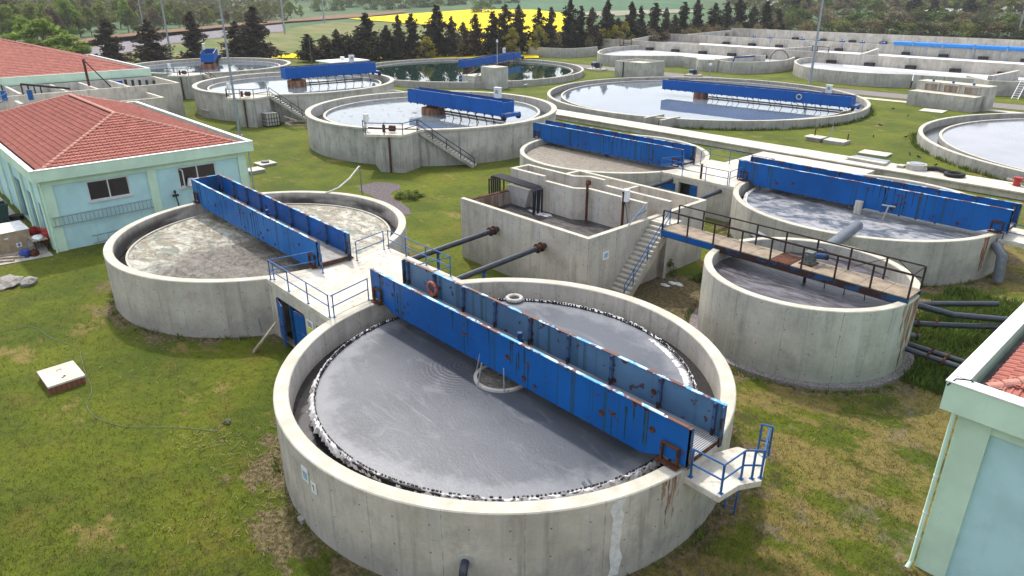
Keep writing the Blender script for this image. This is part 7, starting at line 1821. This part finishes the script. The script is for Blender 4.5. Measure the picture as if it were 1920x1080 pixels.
for k, p in enumerate(ROW):
    s = px_per_m(p); h = (RBY[k] - RTOP[k]) / s / 1.02; w_ = RW[k] / s * 1.15
    ms = CON[rt.randrange(5)]; r0 = 2.5
    tree('conifer', ORD[k] + ' dark conifer from the left in the long row behind the round basins', ms, p[0], p[1], h / 10, w_ / r0, rt.uniform(0, 6), 'dark conifers in the row behind the basins')
CB2 = [tuple(p) for p in ROW]
for k in range(0, 34):
    p = Vector(ROW[k]).lerp(Vector(ROW[k + 1]), .5); kd = 'dark_scrub' if k % 3 else 'leafy_brown'
    tree('row_shrub', ORD[k] + ' low dark shrub from the left filling the gaps under the conifer row', SHR[kd][k % 2], p.x + rt.uniform(-1, 1), p.y + 1.5, rt.uniform(1.3, 2.3), rt.uniform(1.5, 2.1), rt.uniform(0, 6), 'shrubs filling the conifer row', 'shrub')
BR = [((-157.21, 114.23, 0.00), 'first'), ((-149.14, 137.14, 0.00), 'second'), ((-144.11, 169.43, 0.00), 'third'), ((-141.94, 171.79, 0.00), 'fourth'), ((-143.65, 178.91, 0.00), 'fifth'), ((-146.58, 144.94, 0.00), 'sixth')]
for p, o_ in BR: tree('broom_bush', o_ + ' yellow flowering bush from the left among the dark conifers' if o_ != 'sixth' else 'yellow flowering bush below the middle of the conifer row', BRM[0], p[0], p[1], rt.uniform(1.2, 1.9), rt.uniform(1.2, 1.8), rt.uniform(0, 6), 'yellow bushes in the conifer row', 'bush')
for k, p in enumerate([(-141.59, 175.11, 0.00), (-145.34, 193.14, 0.00), (-145.00, 214.87, 0.00), (-147.32, 228.06, 0.00), (-147.24, 236.49, 0.00), (-145.82, 246.73, 0.00), (-143.66, 258.17, 0.00)]):
    tree('bare_shrub', ORD[k] + ' reddish brown shrub from the left at the foot of the conifer row', SHR['leafy_brown'][k % 2], p[0], p[1], 1.7, 1.9, rt.uniform(0, 6), 'brown shrubs under the conifers', 'shrub')
# bright tree behind the big red roof
for k, (p, sh, sr, lb) in enumerate([((-214.58, 38.95, 0.00), 1.25, 2.3, 'bright green leafy tree rising behind the big red roof'), ((-208.02, 42.02, 0.00), .85, 1.7, 'lower bright green tree to the right behind the big red roof'), ((-227.64, 37.64, 0.00), 1.25, 1.7, 'bright green tree left behind the red roof ridge'), ((-219.09, 46.94, 0.00), .5, 1.5, 'low bright bush at the right end of the red roof ridge')]):
    tree('leafy_tree', lb, BRD['leafy_bright'][k % 2], p[0], p[1], sh, sr, rt.uniform(0, 6), 'bright trees behind the roof')
# wood at the upper left beyond the track
wood = []
def Gpx(px, py):
    """meet the ground plane along a sight line (used once, to spread the wood over the ground behind the track)"""
    x = (px - 960) / 1312.0; y = -(py - 540) / 1312.0
    th = R_(23.1); d = Vector((x, math.cos(th) + y * math.sin(th), -math.sin(th) + y * math.cos(th))); t = -17 / d.z
    X, Y = d.x * t, d.y * t; c, s = math.cos(R_(47.4)), math.sin(R_(47.4)); return (X * c - Y * s, X * s + Y * c)
cnt = 0
for row, (off, nn_) in enumerate([(3, 22), (12, 22), (22, 22), (32, 22), (41, 20)]):
    for k in range(nn_):
        px = -30 + (610 + 40 * row) * (k + rt.uniform(.1, .9)) / nn_
        base = 86 - 0.088 * px - off
        base = max(base, 5)
        X, Y = Gpx(px, base)
        d = math.hypot(X, Y); kind = rt.choice(['leafy', 'leafy', 'leafy_bright', 'leafy_brown', 'leafy']) if px < 330 else rt.choice(['leafy', 'leafy_brown', 'leafy', 'leafy_bright'])
        hh = rt.uniform(9, 14) if px < 330 else rt.uniform(7, 11)
        if px > 560: hh *= .6
        T = tree('wood_tree', 'yellow-green and budding trees massed in the wood beyond the gravel track at the upper left', BRD[kind][rt.randrange(2)], X, Y, hh / 8, hh / 8 * rt.uniform(.9, 1.25), rt.uniform(0, 6), 'trees of the wood beyond the track', z=gz(X, Y))
        cnt += 1
# shrubs and trees on the bank at the upper right
RS = [(-154.25, 298.74, 0.00), (-142.41, 289.32, 0.00), (-138.03, 294.08, 0.00), (-136.97, 306.12, 0.00), (-129.26, 303.62, 0.00), (-123.37, 304.77, 0.00), (-117.62, 305.89, 0.00), (-113.34, 310.55, 0.00), (-106.50, 308.06, 0.00), (-102.31, 312.62, 0.00), (-95.87, 310.14, 0.00), (-90.72, 311.15, 0.00), (-85.69, 312.13, 0.00), (-80.76, 313.09, 0.00), (-75.93, 314.03, 0.00), (-70.56, 315.66, 0.00)]
for k, p in enumerate(RS):
    kd = ['shrub', 'leafy_brown', 'shrub', 'leafy'][k % 4]
    tree('hedge_shrub', ORD[k] + ' shrub from the left along the rear wall at the upper right', SHR[kd][k % 2], p[0], p[1] + 6, 1.5 + rt.random() * .5, 2.6, rt.uniform(0, 6), 'shrubs along the rear ditch wall', 'shrub')
RS2 = [(-180.03, 337.34, 0.00), (-178.17, 354.98, 0.00), (-170.08, 363.78, 0.00), (-161.99, 372.57, 0.00), (-149.46, 370.58, 0.00), (-141.95, 378.75, 0.00), (-132.34, 381.71, 0.00), (-123.16, 384.40, 0.00), (-113.89, 387.39, 0.00), (-104.87, 390.30, 0.00), (-96.09, 393.13, 0.00), (-88.33, 395.01, 0.00)]
for k, p in enumerate(RS2):
    tree('hedge_shrub', ORD[k] + ' taller shrub from the left in the second line at the upper right', SHR[['shrub', 'weed', 'leafy_brown'][k % 3]][k % 2], p[0], p[1], 2.2 + rt.random(), 4.2, rt.uniform(0, 6), 'taller shrubs behind the rear wall', 'shrub')
RT = [(-216.1, 415.0, 0.40), (-212.1, 434.6, 0.60), (-209.5, 453.4, 0.83), (-201.2, 460.7, 0.86), (-199.3, 479.0, 1.11), (-187.4, 473.9, 0.91), (-180.1, 481.0, 0.93), (-170.3, 490.5, 0.95), (-156.1, 488.1, 0.79), (-153.6, 507.8, 0.98), (-141.0, 504.2, 0.80), (-136.7, 508.9, 0.80), (-125.7, 503.5, 0.65), (-119.4, 510.3, 0.64)]
for k, p in enumerate(RT):
    kd = ['leafy', 'leafy_brown', 'leafy', 'leafy_brown', 'leafy_bright'][k % 5]
    tree('garden_tree', ORD[k] + ' spring tree from the left among the houses at the upper right', BRD[kd][k % 2], p[0], p[1], 1.3 + .6 * rt.random(), 2.2, rt.uniform(0, 6), 'trees in the gardens at the upper right', z=gz(p[0], p[1]))
CY = [((-189.92, 376.30, 0.00), 15, 1.5, 'dark narrow cypress at the right end of the conifer row'), ((-152.80, 435.33, 0.00), 12, 2.8, 'broad dark conifer among the shrubs at the upper right'), ((-150.22, 458.02, 0.00), 15, 1.5, 'slim leaning dark cypress right of the broad conifer'), ((-132.54, 457.36, 0.00), 11, 3.0, 'dark rounded conifer near the pale ruin at the upper right'), ((-179.42, 687.12, 0.00), 12, 2.2, 'distant dark cypress at the upper right corner')]
for p, h, w_, lb in CY: tree('cypress', lb, (CYP[0] if w_ < 2.4 else CON[1]), p[0], p[1], h * 1.5 / 10, w_ * 1.7 / (1.15 if w_ < 2.4 else 2.2), rt.uniform(0, 6), 'dark cypresses')
# dark clump inside the rapeseed and dots of bushes on the far slope
q_ = (-428.8, 362.9, 1.03); tree('field_clump', 'dark green clump of bushes standing in the yellow field', SHR['weed'][0], q_[0], q_[1], 3.0, 4.0, 0, cat='bush')
FB = [(-538.1, 335.8, 1.73), (-526.8, 345.1, 1.78), (-530.0, 360.5, 2.30), (-528.9, 378.9, 2.88), (-527.3, 388.5, 3.19), (-581.1, 377.0, 3.85), (-576.6, 341.2, 2.68), (-545.9, 309.0, 1.23), (-531.2, 411.3, 4.13), (-625.4, 382.0, 5.05), (-542.1, 291.6, 0.83), (-588.0, 411.1, 5.17), (-534.7, 426.2, 4.79), (-503.1, 443.3, 4.97), (-528.2, 446.0, 5.52), (-565.7, 425.6, 5.31), (-500.9, 460.6, 5.70), (-616.8, 412.5, 5.78), (-621.5, 397.3, 5.41), (-628.6, 366.6, 4.72)]
for k, p in enumerate(FB):
    d = math.hypot(p[0], p[1]); 
    if d > 1100: f = 1100 / d; p = (p[0] * f, p[1] * f, 0); d = 1100
    tree('slope_bush', ORD[k] + ' dark bush dotting the far green slope beyond the yellow field', SHR['weed'][k % 2], p[0], p[1], d / 200 , d / 190, rt.uniform(0, 6), 'bushes on the far slope', 'bush', z=gz(p[0], p[1]) - .5)
# far woods on the hills: one mass
rn = random.Random(5); vs, fs = [], []
for k in range(5200):
    px = rn.uniform(-80, 1990); d = rn.uniform(560, 1500) if px > 560 else rn.uniform(420, 1200)
    x, y = Gpx(px, 300); l = math.hypot(x, y); x, y = x / l * d, y / l * d
    if 900 < px < 1330 and d < 1050: continue
    if 560 < px < 900 and d < 760: continue
    s = rn.uniform(5, 10); z = gz(x, y)
    for q in range(9):
        leaf_quad(vs, fs, Vector((x + rn.gauss(0, s * .5), y + rn.gauss(0, s * .5), z + rn.uniform(.1, 1) * s)), s * rn.uniform(.25, .5), rn)
me = mesh_from(vs, fs, 'far_woods', M['shrub']); o = bpy.data.objects.new('far_woods', me); col.objects.link(o); o['kind'] = 'stuff'
# houses half hidden in the gardens
for k, (p, w_, d_, h, mt, rf, lb) in enumerate([((-179.9, 585.9, 2.65), 16, 12, 5.5, 'cap', 'tile', 'small red roofed house among the garden trees'), ((-167.6, 527.7, 1.42), 20, 8, 2.6, 'white', 'cap', 'low white shed behind the slim cypress'), ((-139.5, 455.8, 0.38), 7, 6, 3.2, 'sandy', 'sandy', 'pale stone ruin beside the dark rounded conifer'), ((-129.5, 534.4, 0.96), 14, 10, 4.5, 'sandy', 'cap', 'pale house at the far upper right'), ((-286.9, 545.6, 4.32), 24, 10, 6, 'cap', 'cap', 'white house above the conifer row'), ((-233.1, 600.6, 4.36), 18, 8, 4, 'white', 'cap', 'white shed roofs high among the garden trees')]):
    X, Y = p[0], p[1]; z = gz(X, Y)
    T = thing('house', lb, 'house', (X, Y, z), R_(20 * k))
    mb = MB(); mb.box(-w_ / 2, w_ / 2, -d_ / 2, d_ / 2, -1, h); wl_ = part('walls', mb, M[mt], T, local=True)
    mb = MB(); mb.add([(-w_ / 2 - .4, -d_ / 2 - .4, h), (w_ / 2 + .4, -d_ / 2 - .4, h), (w_ / 2 + .4, d_ / 2 + .4, h), (-w_ / 2 - .4, d_ / 2 + .4, h), (-w_ / 2 - .4, 0, h + d_ * .22), (w_ / 2 + .4, 0, h + d_ * .22)], [(3, 2, 1, 0), (0, 1, 5, 4), (2, 3, 4, 5), (1, 2, 5), (3, 0, 4)])
    part('roof', mb, M[rf], T, local=True)
    for q in range(3):
        mb = MB(); mb.box(-w_ / 3 + q * w_ / 3 - .5, -w_ / 3 + q * w_ / 3 + .5, -d_ / 2 - .03, -d_ / 2 - .01, h * .35, h * .7); part('window', mb, M['glass'], wl_, local=True)

# ------------------------------------------------------------------ grass tufts, weeds along the walls
def tufts(name, spots, mat, hmin, hmax, seed, blades=7, spread=.16):
    rn = random.Random(seed); vs, fs = [], []
    for x, y, s in spots:
        for b in range(blades):
            a = rn.uniform(0, 6.28); r = rn.uniform(0, spread * s); h = rn.uniform(hmin, hmax) * s
            p = Vector((x + r * math.cos(a), y + r * math.sin(a), 0)); l = Vector((math.cos(a), math.sin(a), 0)) * h * rn.uniform(.2, .8); w_ = Vector((-math.sin(a), math.cos(a), 0)) * h * .16
            o = len(vs); vs += [p - w_, p + w_, p + l + Vector((0, 0, h))]; fs.append((o, o + 1, o + 2))
    me = mesh_from(vs, fs, name, M[mat]); o = bpy.data.objects.new(name, me); col.objects.link(o); o['kind'] = 'stuff'; return o
def clear(x, y):
    for c, r in ((CA, 9.0), (CB, 8.95), (CC, 5.6), (CD, 9.1), (CE, 9)):
        if (x - c[0]) ** 2 + (y - c[1]) ** 2 < r * r: return False
    if -33 < x < -26.8 and 13.3 < y < 20.8: return False
    if -36.2 < x < -22.8 and 28 < y < 40: return False
    if x > -4.6 and y > 21: return False
    if x < -55.3 and y > 3.5: return False
    if abs(x + 35.45) < 1.1 and abs(y - 3.8) < .9: return False
    return True
M['grass_blade'] = leaf('grass_blades', (0.085, 0.115, 0.014), (0.12, 0.135, 0.020), (0.14, 0.125, 0.035))
M['straw'] = leaf('dry_straw_blades', (0.36, 0.29, 0.15), (0.30, 0.25, 0.12), (0.22, 0.18, 0.08))
rn = random.Random(41); sp_, st_ = [], []
while len(sp_) < 26000:
    px = rn.uniform(-60, 1980); py = rn.uniform(470, 1130) ** 1.0
    X, Y = Gpx(px, py)
    if clear(X, Y): sp_.append((X, Y, rn.uniform(.5, 1.1)))
tufts('grass_tufts', sp_, 'grass_blade', .03, .09, 1, 5)
while len(st_) < 7000:
    px = rn.uniform(-60, 1980) if rn.random() < .35 else rn.uniform(1300, 1800); py = rn.uniform(560, 1130); X, Y = Gpx(px, py)
    if clear(X, Y): st_.append((X, Y, rn.uniform(.4, 1.0)))
tufts('straw_tufts', st_, 'straw', .03, .08, 2, 4)
ws = []
for c, R0 in ((CA, 9.02), (CB, 8.98), (CC, 5.65), (CD, 9.1), (CE, 9.0), (CF, 15.1), (CJ, 15.1), (CG, 25.3), (CI, 25.3), (CH, 25.3)):
    n = int(R0 * 34)
    for k in range(n):
        a = rn.uniform(0, 6.283); r = R0 + abs(rn.gauss(0, .16)); x, y = c[0] + r * math.cos(a), c[1] + r * math.sin(a)
        if clear(x, y): ws.append((x, y, rn.uniform(.5, 1.5) * (2.2 if R0 > 14 else 1)))
tufts('wall_foot_weeds', ws, 'weed', .08, .22, 3, 6, .2)
# dry stalks and pale litter scattered on the lawn
rn = random.Random(91); lv, lf = [], []
def stalk(x, y):
    a = rn.uniform(0, 3.14); l = rn.uniform(.08, .3); w_ = .008; z = .05
    d = Vector((math.cos(a), math.sin(a), 0)); n_ = Vector((-d.y, d.x, 0)) * w_; p = Vector((x, y, z)); q = p + d * l + Vector((0, 0, .02)); r = q + Vector((rn.uniform(-.08, .08), rn.uniform(-.08, .08), 0))
    o = len(lv); lv.extend([p - n_, p + n_, q + n_, q - n_, r + n_ * .5, r - n_ * .5]); lf.extend([(o, o + 1, o + 2, o + 3), (o + 3, o + 2, o + 4, o + 5)])
for k in range(420):
    c_ = rn.choice([(430, 850, 90, 50), (500, 870, 40, 60), (380, 830, 60, 20), (400, 980, 120, 60), (1500, 900, 150, 150), (1650, 780, 80, 60), (260, 700, 200, 30), (520, 900, 25, 80)])
    x, y = Gpx(c_[0] + rn.gauss(0, c_[2] * .6), c_[1] + rn.gauss(0, c_[3] * .6))
    if clear(x, y): stalk(x, y)
me = mesh_from(lv, lf, 'dry_stalks', M['straw']); o = bpy.data.objects.new('dry_stalks', me); col.objects.link(o); o['kind'] = 'stuff'
wd = []
for k in range(5200):
    x = rn.uniform(-10.8, -3.5); y = rn.uniform(33, 47)
    if clear(x, y): wd.append((x, y, rn.uniform(.8, 2.2)))
for k in range(500):
    x = rn.uniform(-22.7, -20.2); y = rn.uniform(36.2, 38.6); wd.append((x, y, rn.uniform(.6, 1.4)))
tufts('tall_weeds', wd, 'weed', .08, .22, 4, 7, .25)
q_ = (-24.22, 36.21, 0.00)
tree('weed_bush', 'small dark green bush at the basin wall below the footbridge', SHR['weed'][0], q_[0] - .3, q_[1], .32, .38, 1.0, cat='bush')
q_ = (-50.35, 33.99, 0.00)
tree('weed_bush', 'low dark green juniper-like bush beside the grey gravel patch', SHR['weed'][1], q_[0], q_[1], .22, .55, 2.0, cat='bush')

# ------------------------------------------------------------------ thin spring haze
hz = bpy.data.materials.new('haze_air'); hz.use_nodes = True
hn = hz.node_tree.nodes; hl = hz.node_tree.links
hn.remove(hn['Principled BSDF'])
pv = hn.new('ShaderNodeVolumePrincipled'); pv.inputs['Density'].default_value = 0.00016; pv.inputs['Color'].default_value = (0.86, 0.90, 0.95, 1); pv.inputs['Anisotropy'].default_value = 0.3
hl.new(pv.outputs[0], hn['Material Output'].inputs['Volume'])
mb = MB(); mb.box(-3600, 3600, -3600, 3600, -12.0, 420.0)
o = struct('haze', mb, hz, kind='stuff')
